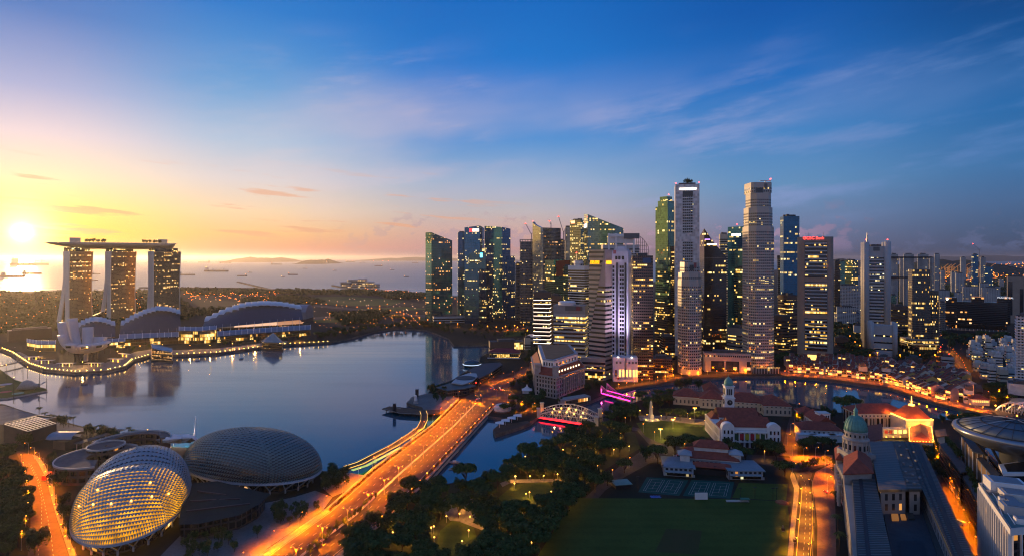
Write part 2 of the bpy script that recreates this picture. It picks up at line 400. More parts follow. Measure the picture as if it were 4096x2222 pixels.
M_METAL = mat('grey_metal', (.3, .31, .33), .4, .6, var=.2)
M_DARK = mat('dark_metal', (.03, .03, .034), .5, .3)
M_ROOFG = mat('flat_roof_felt', (.1, .1, .105), .85, var=.4, scale=.2)
M_ROOFD = mat('dark_roof', (.05, .06, .07), .7, var=.4, scale=.2)
M_SEAM = mat('standing_seam_roof', (.075, .08, .07), .5, .3, var=.3, scale=.1)
M_COPPER = mat('verdigris_copper', (.11, .3, .27), .6, .1, var=.3, scale=.5)
M_GLASSD = mat('dark_glass', (.015, .02, .026), .08, spec=.8, var=.2)
M_GLASST = mat('teal_glass', (.01, .05, .06), .08, spec=.9, var=.3)
M_BARK = mat('bark', (.07, .05, .035), .9, var=.4, scale=1.5)
M_RED = mat('red_paint', (.45, .03, .025), .45)
M_ORANGEW = glow('sodium_lamp', (1, .24, .015), 9)
M_WARMW = glow('warm_lamp', (1, .42, .06), 9)
M_WHITEL = glow('white_lamp', (1, .9, .7), 18)
M_REDL = glow('red_beacon', (1, .03, .02), 22)
M_REDS = glow('red_strip_light', (1, .01, .015), 7)
M_MAG = glow('magenta_strip_light', (1, .03, .32), 5)
M_GOLDS = glow('gold_strip_light', (1, .5, .06), 7)
M_WIN = glow('lit_window', (1, .55, .12), 2.6)
M_WINW = glow('lit_white_window', (1, .85, .55), 3.2)
def foliage_mat(name, c1, c2):
    b = NB(name); p = b.pos(); n = b.noise(p, .35, 3, .6); r = b.n('ShaderNodeObjectInfo').outputs['Random']
    c = b.mix(b.rng(n, .35, .65), c1, c2); c = b.mix(b.math('MULTIPLY', r, .45), c, (.05, .06, .015)); b.set(Base_Color=c, Roughness=.75)
    b.bs.inputs['Specular IOR Level'].default_value = .2; MATS[name] = b.m; return b.m
M_LEAF = foliage_mat('broad_leaf_foliage', (.03, .055, .014), (.075, .115, .03))
M_LEAF2 = foliage_mat('dense_leaf_foliage', (.024, .046, .018), (.055, .09, .03))
M_PALM = foliage_mat('palm_frond', (.025, .045, .015), (.05, .08, .03))
# ================================================================ water, ground, sea
B = MB(); B.quad((-58000, -280, -3.5), (58000, -280, -3.5), (58000, 60000, -3.5), (-58000, 60000, -3.5)); struct(B.build('water', M_WATER))
NEAR = [(-900, 1520), (18, 1615), (76, 1635), (159, 1659), (294, 1694), (340, 1706), (450, 1728), (559, 1747), (617, 1770), (700, 1785), (900, 1800), (1100, 1825), (1265, 1880), (1330, 1884), (1400, 1888), (1500, 1915), (1600, 1930), (1716, 1935), (1790, 1932), (1982, 1906), (2050, 1870), (2099, 1822), (2160, 1790), (2227, 1760), (2300, 1722), (2360, 1695), (2400, 1668), (2480, 1640), (2540, 1606), (2600, 1590), (2640, 1580), (2720, 1570), (2900, 1572), (3050, 1585), (3170, 1612), (3340, 1645), (3500, 1665), (3734, 1668), (3835, 1684), (3990, 1692), (4300, 1700), (5200, 1700)]
CITY = [(5600, 1650), (4300, 1690), (3970, 1659), (3835, 1632), (3719, 1601), (3564, 1551), (3332, 1518), (3131, 1501), (2954, 1501), (2800, 1512), (2700, 1525), (2600, 1537), (2471, 1555), (2407, 1582), (2360, 1602), (2289, 1624), (2200, 1644), (2163, 1652), (2120, 1688), (2085, 1702), (1980, 1735), (1972, 1716), (2000, 1692), (2040, 1672), (1945, 1661), (1950, 1640), (1840, 1600), (1780, 1640), (1697, 1643), (1689, 1627), (1626, 1608), (1665, 1582), (1712, 1570), (1736, 1541), (1807, 1519), (1866, 1482), (1917, 1448), (1921, 1427), (1953, 1409), (1953, 1376), (1815, 1378), (1795, 1352), (1742, 1330), (1700, 1317), (1580, 1311), (1495, 1324), (1370, 1358), (1318, 1367), (1147, 1376), (1031, 1389), (872, 1410), (704, 1418), (600, 1420), (537, 1438), (507, 1463), (430, 1481), (300, 1489), (172, 1476), (107, 1455), (43, 1411), (0, 1394), (-500, 1320), (-700, 1200), (-500, 1166), (300, 1162), (717, 1157), (900, 1156), (1086, 1160), (1400, 1163), (1619, 1171), (1700, 1182), (2000, 1183), (2400, 1158), (2800, 1100), (3300, 1064), (4096, 1056), (5600, 1048)]
def land(name, P, lo=-6.0):
    P = ccw(P); o = flat(name, P, M_GROUND, 0.0); struct(o)
    B = MB(); B.prism(P, lo, -.004, cap=False); struct(B.build('quay_wall', M_STONE)); return o
nearP = [tuple(G(x, y))[:2] for x, y in NEAR]+[(420, -200), (-520, -200)]
cityP = [tuple(G(x, y))[:2] for x, y in CITY]
land('ground', nearP); land('ground', cityP)
# hills and far islands, solid ridges on the horizon
def ridge(name, x0, x1, ytop, Y, depth, seed, m, z0=-4, base=0.0, n=60):
    r = random.Random(seed); B = MB(); vs = []
    X0, X1 = xt(x0, Y), xt(x1, Y); H = zt(ytop, Y)
    rows = 5
    for j in range(rows):
        t = j/(rows-1); pr = math.sin(math.pi*t)
        for i in range(n+1):
            s = i/n; e = min(1, min(s, 1-s)*6); nz = mnoise.noise(Vector((s*7+seed, t*1.3, seed*.7)))*.5+mnoise.noise(Vector((s*23+seed, t*3, 0)))*.22
            vs.append((X0+(X1-X0)*s, Y+depth*t, z0+pr*e*max(.12, .72+nz*.8)*(H-z0)))
    fs = [(j*(n+1)+i, j*(n+1)+i+1, (j+1)*(n+1)+i+1, (j+1)*(n+1)+i) for j in range(rows-1) for i in range(n)]
    B.add(vs, fs); return struct(B.build(name, m, smooth=True))
M_HILL = ground_mat('wooded_hill', (.02, .03, .018), (.03, .04, .022), (.015, .022, .014), .002, .02)
ridge('hills', 850, 1090, 1026, 21000, 4000, 3, M_HILL)
ridge('hills', 1160, 1270, 1033, 15000, 2500, 5, M_HILL)
ridge('hills', 1380, 2100, 1027, 30000, 5000, 8, M_HILL)
ridge('hills', 3890, 4300, 1030, 5200, 1800, 11, M_HILL)
ridge('hills', 3300, 3720, 1030, 9500, 2000, 12, M_HILL)
ridge('hills', 3660, 4400, 1016, 26000, 5000, 15, M_HILL)
# breakwaters and jetty far off
def bar(name, label, cat, x0, y0, x1, y1, wd, h, m):
    a, b = G(x0, y0, -3), G(x1, y1, -3); B = strip([Vector((a.x, a.y, h)), Vector((b.x, b.y, h))], wd, h+5); o = B.build(name, m, None, off=(a.x, a.y, 0)); o.location = (a.x, a.y, 0); tag(o, label, cat)
bar('breakwater', 'long thin stone breakwater reaching out over the sea behind the gardens', 'breakwater', 951, 1128, 1085, 1160, 16, 2.5, M_STONE)
bar('sea_barrier', 'straight dark sea barrier along the shore beyond the three leaning towers', 'sea barrier', 560, 1151, 1020, 1154, 20, 2.5, M_STONE)
bar('pier', 'slim dark pier beside the lit cruise terminal', 'pier', 1330, 1143, 1410, 1158, 14, 3, M_STONE)
# ================================================================ lawns, roads, plazas
sheet('lawn', [(2310, 1990), (2925, 1993), (3146, 2003), (3156, 2060), (3150, 2222), (3140, 2400), (2020, 2400), (2150, 2222), (2240, 2080)], M_GRASS, .02)
sheet('bowling_green', [(2956, 1929), (3152, 1934), (3144, 2001), (2928, 1989)], M_GRASS, .024)
sheet('lawn', [(2545, 1690), (2620, 1677), (2740, 1690), (2845, 1705), (2838, 1745), (2740, 1770), (2640, 1770), (2580, 1742)], M_GRASS, .02)
sheet('lawn', [(1990, 1990), (2060, 1935), (2190, 1925), (2215, 1950), (2190, 1995), (2120, 2035), (2030, 2035)], M_GRASS, .02)
sheet('lawn', [(1734, 2222), (1760, 2120), (1810, 2080), (1890, 2095), (1905, 2140), (1880, 2300), (1740, 2300)], M_GRASS, .02)
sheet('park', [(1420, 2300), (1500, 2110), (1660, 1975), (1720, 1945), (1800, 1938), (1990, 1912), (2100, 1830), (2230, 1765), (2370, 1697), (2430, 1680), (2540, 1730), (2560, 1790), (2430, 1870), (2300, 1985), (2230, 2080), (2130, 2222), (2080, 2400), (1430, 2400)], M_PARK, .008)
sheet('cricket_pitch', [(2665, 2112), (2808, 2120), (2790, 2215), (2620, 2205)], ground_mat('worn_pitch', (.05, .055, .016), (.06, .055, .02), (.045, .055, .014)), .03)
for i, q in enumerate(([(2587, 1906), (2754, 1917), (2717, 1981), (2552, 1966)], [(2766, 1917), (2937, 1925), (2921, 1992), (2731, 1981)])):
    o = sheet('tennis_court', q, M_COURT, .03)
    P = [G(x, y, .04) for x, y in q]
    def L(s, t): return P[0].lerp(P[1], s).lerp(P[3].lerp(P[2], s), t)
    B = MB()
    for s0, s1 in ((.1, .46), (.54, .9)):
        seg = [((s0, .12), (s1, .12)), ((s1, .12), (s1, .88)), ((s1, .88), (s0, .88)), ((s0, .88), (s0, .12)), ((s0, .5), (s1, .5)), ((s0+.05, .12), (s0+.05, .88)), ((s1-.05, .12), (s1-.05, .88)), ((s0+.05, .3), (s1-.05, .3)), ((s0+.05, .7), (s1-.05, .7)), (((s0+s1)/2, .3), ((s0+s1)/2, .7))]
        for a, b in seg: strip([L(*a), L(*b)], .15, .004, B)
    struct(B.build('court_markings', M_LINE))
BR_L = [(930, 2330), (1069, 2222), (1323, 2041), (1500, 1882), (1738, 1702), (1842, 1600)]
BR_R = [(1240, 2330), (1352, 2212), (1512, 2086), (1656, 1950), (1893, 1702), (1968, 1622)]
ROADS = {
 'left': [(94, 1806), (60, 1800), (85, 1850), (105, 1900), (112, 1960), (122, 2040), (122, 2100), (110, 2222), (90, 2300), (300, 2300), (275, 2222), (252, 2150), (222, 2060), (200, 1980), (182, 1910), (150, 1850), (128, 1815)],
 'junction': [(1842, 1600), (1842, 1596), (1905, 1560), (1960, 1535), (2010, 1512), (2126, 1458), (2150, 1440), (2165, 1452), (2130, 1482), (2060, 1520), (2030, 1548), (2062, 1575), (2070, 1605), (2120, 1630), (2165, 1648), (2150, 1656), (2080, 1640), (2020, 1625), (1968, 1622)],
 'fullerton': [(1905, 1560), (1930, 1530), (1985, 1500), (2040, 1490), (2065, 1492), (2010, 1515), (1960, 1538)],
 'connaught': [(2395, 1672), (2425, 1668), (2470, 1690), (2560, 1712), (2625, 1762), (2660, 1780), (2760, 1788), (2960, 1812), (3100, 1822), (3160, 1830), (3200, 1826), (3330, 1822), (3328, 1850), (3240, 1880), (3185, 1888), (3150, 1862), (3060, 1858), (2940, 1832), (2760, 1828), (2600, 1850), (2500, 1905), (2420, 1960), (2350, 2040), (2290, 2120), (2240, 2222), (2190, 2222), (2250, 2110), (2320, 2010), (2420, 1910), (2500, 1845), (2560, 1805), (2600, 1780), (2550, 1722), (2460, 1710), (2400, 1690)],
 'andrew': [(3176, 1882), (3229, 1876), (3250, 1890), (3245, 1905), (3236, 1925), (3247, 1985), (3250, 2060), (3247, 2150), (3232, 2222), (3225, 2320), (3178, 2320), (3182, 2222), (3190, 2120), (3201, 2000), (3206, 1945), (3190, 1910)],
 'parliament': [(3175, 1625), (3196, 1625), (3192, 1700), (3190, 1765), (3190, 1825), (3120, 1820), (3135, 1765), (3150, 1700), (3165, 1650)],
 'gallery': [(3690, 1790), (3770, 1770), (3800, 1850), (3830, 1980), (3880, 2120), (3920, 2230), (3960, 2330), (3880, 2330), (3855, 2222), (3800, 2060), (3760, 1950), (3720, 1850)],
 'north': [(3870, 1570), (3905, 1560), (3890, 1530), (3870, 1490), (3850, 1455), (3826, 1432), (3790, 1400), (3778, 1402), (3812, 1436), (3834, 1460), (3850, 1495), (3862, 1535)],
 'quay': [(2471, 1548), (2560, 1530), (2640, 1514), (2720, 1505), (2830, 1494), (2954, 1484), (3080, 1484), (3110, 1490), (3110, 1498), (2954, 1499), (2830, 1507), (2700, 1522), (2600, 1534), (2480, 1552)],
 'shenton': [(2655, 1512), (2690, 1505), (2676, 1450), (2660, 1410), (2645, 1380), (2636, 1382), (2646, 1420), (2655, 1460)],
 'marina': [(1980, 1318), (2110, 1306), (2130, 1300), (2128, 1310), (2110, 1316), (1985, 1328)],
 'bayfront': [(1230, 1268), (1500, 1250), (1700, 1258), (1820, 1270), (1820, 1278), (1690, 1268), (1500, 1259), (1232, 1278)],
 'central': [(1180, 1210), (1340, 1224), (1560, 1246), (1720, 1290), (1700, 1294), (1545, 1254), (1330, 1232), (1180, 1218)],
}
for k, q in ROADS.items(): sheet('road', q, M_ASPH, .012)
sheet('pavement', [(3165, 1885), (3176, 1890), (3196, 1945), (3192, 2000), (3180, 2120), (3172, 2222), (3168, 2320), (3140, 2320), (3150, 2222), (3164, 2080), (3174, 1990), (3176, 1950), (3160, 1905)], M_PAVE, .14)
sheet('pavement', [(3262, 1885), (3330, 1850), (3345, 1870), (3340, 1960), (3345, 2222), (3345, 2320), (3262, 2320), (3268, 2222), (3270, 2100), (3258, 1990), (3248, 1930)], M_PAVEB, .13)
sheet('plaza', [(3158, 1822), (3330, 1818), (3332, 1850), (3250, 1862), (3170, 1852)], M_PAVEB, .016)
sheet('plaza', [(640, 2222), (760, 2100), (960, 2030), (1180, 1985), (1260, 1960), (1330, 1985), (1290, 2040), (1160, 2130), (1069, 2190), (1000, 2300), (600, 2300)], M_PAVE, .016)
sheet('plaza', [(1265, 1885), (1400, 1889), (1470, 1900), (1400, 1955), (1330, 1985), (1290, 1950), (1280, 1900)], M_PAVE, .017)
sheet('plaza', [(18, 1620), (90, 1642), (294, 1700), (340, 1712), (320, 1745), (200, 1760), (120, 1740), (60, 1700), (-60, 1690), (-100, 1620)], M_PAVE, .014)
sheet('pavement', [(128, 1815), (150, 1822), (176, 1850), (205, 1915), (222, 1985), (245, 2060), (275, 2150), (310, 2222), (340, 2300), (306, 2300), (278, 2222), (255, 2150), (224, 2060), (202, 1980), (184, 1910), (152, 1850)], M_PAVE, .13)
sheet('path', [(1840, 2085), (1860, 2073), (1990, 2118), (2060, 2140), (2050, 2160), (1960, 2130)], M_PAVE, .03)
sheet('path', [(2000, 1930), (2040, 1915), (2260, 1912), (2262, 1924), (2040, 1930), (2010, 1945)], M_PAVE, .03)
sheet('plaza', [(1770, 1995), (1930, 1990), (1943, 2040), (1900, 2088), (1800, 2080), (1765, 2030)], M_PAVE, .02)
sheet('path', [(2552, 1660), (2660, 1660), (2850, 1680), (2850, 1702), (2740, 1690), (2620, 1677), (2560, 1680)], M_PAVE, .015)
sheet('promenade', [(1840, 1600), (1780, 1640), (1697, 1643), (1689, 1627), (1626, 1608), (1665, 1582), (1712, 1570), (1770, 1575), (1835, 1590)], M_PAVE, .02)
sheet('promenade', [(1972, 1716), (2000, 1692), (2060, 1690), (2110, 1680), (2120, 1688), (2085, 1702), (1980, 1735)], M_DECK, .02)
sheet('promenade', [(3110, 1482), (3332, 1492), (3564, 1522), (3719, 1575), (3835, 1606), (3970, 1632), (3970, 1655), (3835, 1629), (3719, 1598), (3564, 1548), (3332, 1515), (3131, 1499)], M_PAVEB, .02)
sheet('promenade', [(1147, 1374), (1031, 1387), (872, 1408), (704, 1416), (600, 1418), (537, 1436), (507, 1461), (430, 1479), (300, 1487), (172, 1474), (107, 1453), (43, 1409), (80, 1405), (150, 1440), (260, 1460), (400, 1455), (480, 1430), (540, 1405), (620, 1392), (700, 1398), (860, 1392), (1030, 1372), (1150, 1362)], M_PAVE, .02)
for q in ([(1500, 1259), (1700, 1268), (1700, 1285), (1560, 1250)], [(1250, 1278), (1400, 1265), (1420, 1285), (1260, 1290)], [(1420, 1235), (1620, 1225), (1720, 1235), (1560, 1244)], [(1080, 1190), (1400, 1185), (1620, 1200), (1560, 1222), (1340, 1220)], [(1720, 1235), (1800, 1236), (1800, 1260), (1710, 1255)], [(2010, 1322), (2110, 1318), (2125, 1340), (2020, 1345)]):
    sheet('field', q, M_GRASS, .018)
# ================================================================ towers
Y1, Y2, YW, YO = (1, .5, .055), (1, .58, .11), (1, .74, .34), (1, .36, .04)
F_TEAL = facade('teal_curtain_wall', (.03, .19, .26), (.05, .26, .34), 4.2, 3, .5, .34, YO, 2.0, sp=.3, wr=.25, metal=0.75)
F_TEALM = facade('blue_teal_curtain_wall', (.03, .17, .29), (.045, .23, .37), 4.2, 2.6, .5, .36, Y2, 2.0, sp=.34, wr=.25, metal=0.75)
F_BLUE = facade('deep_blue_curtain_wall', (.03, .12, .22), (.045, .17, .28), 4.2, 2.4, .5, .42, Y2, 2.0, sp=.3, wr=.2, metal=0.75)
F_GREEN = facade('green_curtain_wall', (0.1, 0.22, 0.17), (0.15, 0.28, 0.22), 4, 2.6, .5, .55, Y1, 2.2, sp=.3, wr=.25, metal=0.7)
F_DGREEN = facade('dark_green_curtain_wall', (0.07, 0.14, 0.12), (0.1, 0.18, 0.16), 4, 2.6, .4, .7, Y1, 2.4, sp=.28, wr=.3, metal=0.7)
F_GOLDG = facade('warm_glass_wall', (0.3, 0.3, 0.16), (0.42, 0.38, 0.2), 4, 2.4, .85, .6, Y2, 1.6, sp=.25, wr=.3, metal=0.7)
F_BLACK = facade('black_curtain_wall', (.012, .013, .016), (.03, .026, .024), 4, 2.6, .5, .5, Y2, 2.2, sp=.35, wr=.35)
F_BROWN = facade('brown_granite_wall', (.012, .012, .014), (.085, .042, .026), 3.9, 2.6, .62, .6, Y1, 2.6, sp=.5, pier=.15)
F_GREYC = facade('grey_concrete_wall', (.02, .022, .026), (.16, .155, .15), 4, 3.2, .3, .4, Y1, 2.0, sp=.45, pier=.25)
F_SAIL = facade('lit_balcony_wall', (.5, .48, .42), (.62, .56, .44), 3.4, 3.2, .4, .3, Y2, 2.0, sp=.32, pier=.18, rough=.1, wr=.2, metal=.6)  # warm light on the sail's left face is put into this paler wall
F_SAILD = facade('silver_balcony_wall', (.02, .03, .04), (.2, .21, .21), 3.4, 3.2, .5, .25, YO, 2.0, sp=.3, pier=.2)
F_WHITEP = facade('white_punched_wall', (.02, .022, .028), (.46, .45, .46), 3.6, 3.4, .3, .3, Y2, 2.0, sp=.5, pier=.45)
F_HDB = facade('white_flat_wall', (.03, .035, .045), (.44, .47, .5), 3.0, 4.0, .25, .22, Y1, 1.8, sp=.55, pier=.3)
F_STRIPE = facade('white_striped_flat_wall', (.03, .035, .04), (.5, .52, .54), 3.2, 3.0, .2, .25, Y1, 1.8, sp=.2, pier=.5)
F_GRAN = facade('light_granite_wall', (.02, .022, .026), (.4, .375, .34), 3.9, 3.0, .45, .3, Y2, 2.3, sp=.42, pier=.4, rough=.1, wr=.3)
F_REPUB = facade('green_gold_glass_wall', (.14, .26, .22), (.18, .31, .25), 4, 2.6, .4, .35, Y1, 2.0, sp=.22, rough=.06, wr=.15, metal=0.85)
F_PARK = facade('dark_hotel_wall', (.008, .009, .012), (.012, .013, .016), 4, 4.0, .3, .3, YO, 2.0, sp=.2)
B_YEL = facade('ribbon_window_yellow', (.014, .016, .02), (.1, .1, .1), 4, 2.2, .62, .85, Y1, 2.6)
B_DARK = facade('ribbon_window_dark', (.012, .018, .022), (.1, .1, .1), 4, 2.4, .2, .5, Y2, 2.4)
B_SOFT = facade('ribbon_window_soft', (.014, .018, .024), (.1, .1, .1), 4, 2.4, .45, .6, Y2, 2.2)
B_WHT = facade('ribbon_window_white_light', (.03, .032, .036), (.1, .1, .1), 4, 2.2, .45, .45, YW, 2.4)
B_GRAN = facade('ribbon_window_granite', (.02, .022, .028), (.36, .34, .32), 4, 2.9, .5, .45, Y2, 2.2, pier=.42)
B_OUB = facade('punched_window_row', (.012, .013, .017), (.36, .36, .37), 4, 3.2, .3, .4, Y2, 2.4, pier=.22)
B_HDB = facade('flat_window_row', (.03, .035, .045), (.45, .47, .5), 3, 3.4, .25, .25, Y1, 1.8, pier=.45)
M_PALE = mat('pale_grey_panel', (.42, .425, .44), .5, var=.12)
M_LILAC = mat('white_stone_cladding', (.66, .63, .72), .55, var=.1)
M_PINKG = mat('pink_granite', (.5, .37, .31), .4, var=.2)
M_BEIGE = mat('beige_concrete', (.3, .25, .21), .75, var=.2)
M_BROWNC = mat('brown_concrete', (.12, .08, .06), .7, var=.3)
M_RECESS = mat('rust_red_wall', (.3, .06, .02), .6, var=.3)
M_SIGNB = mat('dim_sign', (.12, .13, .14), .5)
def foot(xs, yb, ar=1.0, a=None):
    xL, xM, xR = xs; P = G(xM, yb); k = (xM-CX)/F; th = math.atan(k)
    wl, wr = max(1.0, xM-xL), max(1.0, xR-xM)
    a = math.atan2(wr/ar, wl) if a is None else R(a)
    rt, fw = Vector((math.cos(th), -math.sin(th))), Vector((math.sin(th), math.cos(th)))
    dl = -math.cos(a)*rt+math.sin(a)*fw; dr = math.sin(a)*rt+math.cos(a)*fw
    def hit(x, d):
        kk = (x-CX)/F; den = d.x-kk*d.y; return (kk*P.y-P.x)/den
    p = Vector(P[:2]); l = p+dl*hit(xL, dl); r = p+dr*hit(xR, dr)
    return [tuple(l), tuple(p), tuple(r), tuple(l+r-p)]
def cen(poly): return Vector((sum(p[0] for p in poly)/len(poly), sum(p[1] for p in poly)/len(poly), 0))
def ngon(c, r, n=8, rot=0.0): return [(c[0]+r*math.cos(rot+2*math.pi*i/n), c[1]+r*math.sin(rot+2*math.pi*i/n)) for i in range(n)]
def bands(root, poly, z0, z1, h, m, bf=.55, out=.15, name='window_band'):
    pr = offset(poly, out); B = MB(); B.prism(pr, 0, h*bf, bot=True)
    n = int((z1-z0)/h); base = parent_world(root)
    if n < 1: return
    o = B.build(name, m, root, off=(base.x, base.y, 0)); o.location = (0, 0, z0-base.z)
    for i in range(1, n): cp(o, (0, 0, z0+i*h-base.z), root)
def plant(root, poly, z, seed=0, m=None, big=.5):
    r = random.Random(seed); c = cen(poly); B = MB(); q = [tuple(Vector((c.x, c.y))+(Vector(p)-Vector((c.x, c.y)))*big) for p in poly]
    B.prism(q, z-.5, z+4); e = Vector(poly[1])-Vector(poly[0]); rz = math.atan2(e.y, e.x)
    for i in range(5):
        t = Vector((c.x, c.y))+(Vector(poly[i % len(poly)])-Vector((c.x, c.y)))*r.uniform(.15, .55)
        B.box((t.x, t.y, z+1.5+r.random()), (r.uniform(2, 5), r.uniform(2, 5), r.uniform(2, 6)), rz)
    B.build('roof_plant', m or M_ROOFG, root)
def mast(root, p, z, h, m=None, light=True):
    B = MB(); B.tube([(p[0], p[1], z-.5), (p[0], p[1], z+h)], .35, 5, .15); o = B.build('mast', m or M_METAL, root)
    if light: B = MB(); B.ball((p[0], p[1], z+h+.6), .9, 6, 4); B.build('beacon', M_REDL, o)
def onface(poly, i, s0, s1, z0, z1, m, root, name='sign', d=.5, th=.5):
    p, q = Vector(poly[i]), Vector(poly[(i+1) % len(poly)]); e = (q-p).normalized(); n = Vector((e.y, -e.x))
    a = p+(q-p)*s0+n*d; b = p+(q-p)*s1+n*d; B = MB(); c = (a+b)/2
    t = n.normalized()*th/2; B.prism([tuple(a+t), tuple(b+t), tuple(b-t), tuple(a-t)][::-1] if False else [tuple(a+t), tuple(b+t), tuple(b-t), tuple(a-t)], z0, z1, bot=True); return B.build(name, m, root)
def tower(label, xs, yb, yt, fm=None, wall=None, band=None, h=4.0, bf=.55, tops=None, ar=1.0, a=None, group=None, cat='tower', name='office_tower', roofm=None, z0=6.0, ztop_gap=4.0, plantm=None, big=.5, poly=None, noplant=False):
    poly = poly or foot(xs, yb, ar, a); c = cen(poly); Yf = min(p[1] for p in poly) if xs is None else poly[1][1]
    H = zt(yt, Yf); root = thing(name, label, cat, (c.x, c.y, 0), group)
    zs = [zt(t, poly[i][1]) for i, t in enumerate(tops)] if tops else [H]*len(poly)
    body = MB(); body.prism(poly, 0, zs, cap=False)
    body.build('glass_facade' if fm else 'wall', fm or wall, root)
    B = MB(); ins = offset(poly, -.6); B.add([(p[0], p[1], zs[i]-.9) for i, p in enumerate(ins)], [tuple(range(len(ins)))])
    for i in range(len(poly)):
        j = (i+1) % len(poly); B.add([(*poly[i], zs[i]), (*poly[j], zs[j]), (*ins[j], zs[j]), (*ins[i], zs[i]), (*ins[i], zs[i]-.9), (*ins[j], zs[j]-.9)], [(0, 1, 2, 3), (3, 2, 5, 4)])
    B.build('roof', roofm or M_ROOFG, root)
    if band: bands(root, poly, z0, min(zs)-ztop_gap, h, band, bf)
    if not tops and not noplant: plant(root, poly, H-.9, int(xs[0]) if xs else 1, plantm, big)
    return root, poly, H
# ---- marina bay cluster, far left of the skyline
r_, p_, H_ = tower('slim teal glass residential tower standing alone at the left end of the skyline', (1702, 1726, 1809), 1286, 948, F_TEAL, tops=(930, 930, 962, 962), ar=1.9)
B = MB(); q = [Vector(v) for v in p_]; m1 = q[1].lerp(q[2], .6); m0 = q[0].lerp(q[3], .6)
B.prism([tuple(q[0]), tuple(q[1]), tuple(m1), tuple(m0)], zt(965, q[1].y), [zt(930, q[0].y), zt(929, q[1].y), zt(950, m1.y), zt(950, m0.y)]); B.build('upper_block', F_TEAL, r_)
r_, p_, H_ = tower('dark narrow glass slab behind the tower with the red and white sign', (1830, 1832, 1866), 1272, 929, F_BLUE, ar=1)
r_, p_, H_ = tower('blue glass tower with a glowing red and white rooftop sign', (1858, 1920, 1937), 1278, 905, F_TEALM, tops=(910, 902, 913, 916), ar=1)
onface(p_, 0, .33, .5, zt(927, p_[1][1]), zt(914, p_[1][1]), glow('red_sign_light', (1, .02, .02), 6), r_); onface(p_, 0, .52, .93, zt(926, p_[1][1]), zt(915, p_[1][1]), glow('white_sign_light', (1, .72, .5), 4), r_)
r_, p_, H_ = tower('pale topped blue glass tower with slanted roof right of the red signed tower', (1938, 2008, 2042), 1277, 908, F_TEALM, tops=(904, 908, 915, 906), ar=.8)
B = MB(); q = [Vector(v) for v in p_]; d_ = (q[2]-q[1]); e_ = q[1].lerp(q[2], .6)+Vector((0, -3)); B.prism(ccw([tuple(e_), tuple(e_+d_*.95), tuple(e_+d_*.95+(q[3]-q[2])*.7), tuple(e_+(q[3]-q[2])*.7)]), 0, zt(1023, q[1].y)); B.build('side_wing', F_TEALM, r_)
r_, p_, H_ = tower('deep blue gabled glass tower with a glowing blue green logo', (1874, 1943, 1972), 1292, 1000, F_BLUE, tops=(1015, 990, 1013, 1020), ar=.9)
onface(p_, 0, .68, .82, zt(1029, p_[1][1]), zt(1012, p_[1][1]), glow('cyan_sign_light', (.1, .7, 1), 5), r_)
onface(p_, 0, .02, .78, zt(1049, p_[1][1]), zt(1040, p_[1][1]), B_WHT, r_, 'sky_lobby')
f_ = foot((1859, 1916, 1930), 1295, .6); B = MB(); B.prism(f_, 0, zt(1076, f_[1][1])); B.build('front_block', F_BLUE, r_)
tower('low pale podium hall with white portal frame beside the teal residential tower', (1731, 1734, 1858), 1291, 1265, None, M_PALE, B_SOFT, h=6, ar=3, cat='building', name='podium_building', z0=2, ztop_gap=1)
tower('dim reddish brown flats slab behind the grey unfinished tower', (2061, 2064, 2081), 1280, 1053, F_GREYC, ar=1)
r_, p_, H_ = tower('grey unfinished concrete tower with bare top floors', (2079, 2081, 2134), 1291, 966, F_GREYC, ar=1, noplant=True)
B = MB()
for s in (.02, .2, .4, .6, .8, .98):
    for i in (0, 1, 2, 3):
        v = Vector(p_[i]).lerp(Vector(p_[(i+1) % 4]), s); B.box((v.x, v.y, H_+2.5), (.9, .9, 6))
B.prism(offset(p_, -.3), H_+5.0, H_+5.6, bot=True); B.build('unfinished_floor', M_CONC, r_)
# curved sail shaped tower
r_, p_, H_ = tower('pale gold lit sail shaped tower with a pointed tip', (2131, 2163, 2243), 1302, 910, F_SAILD, ar=1.6, noplant=True)
B = MB(); q = [Vector(v) for v in p_]; n = 8; pts = [q[0].lerp(q[1], i/n)+Vector((-.5, -.6)) for i in range(n+1)]
tops = [zt(884+26*(i/n)**.6, q[1].y) for i in range(n+1)]; back = [p+(q[3]-q[0])*.12 for p in reversed(pts)]
B.prism([tuple(v) for v in pts+back], 0, tops+list(reversed(tops))); B.build('sail_facade', F_SAIL, r_)
mast(r_, pts[0]+Vector((1, 1)), tops[0], 2)
tower('dim grey tower rising behind the sail shaped tower', (2230, 2240, 2262), 1290, 960, F_GREYC)
tower('narrow tower with staggered white balconies left of the gold glass tower', (2258, 2262, 2290), 1300, 908, F_STRIPE, ar=1)
r_, p_, H_ = tower('gold lit glass tower with an orange sign left of the wedge tower', (2280, 2323, 2338), 1310, 879, F_GOLDG, ar=.8)
onface(p_, 0, .1, .45, zt(893, p_[1][1]), zt(882, p_[1][1]), glow('orange_sign_light', (1, .35, .15), 4), r_)
r_, p_, H_ = tower('wedge shaped green glass tower with a steeply sloping roof', (2336, 2351, 2494), 1330, 880, facade('wedge_glass_wall', (.14, .24, .23), (.2, .3, .28), 4, 2.6, .6, .75, Y1, 2.3, sp=.3, wr=.25, metal=.7), tops=(856, 857, 913, 905), ar=2.2)
onface(p_, 0, .1, .7, zt(908, p_[1][1]), zt(894, p_[1][1]), glow('pale_sign_light', (.9, .95, 1), 4), r_)
r_, p_, H_ = tower('dark green glass block with a rust red recess', (2180, 2216, 2281), 1330, 1040, F_DGREEN, ar=1.2)
onface(p_, 1, .12, .95, zt(1105, p_[1][1]), zt(1042, p_[1][1]), M_RECESS, r_, 'recess_wall')
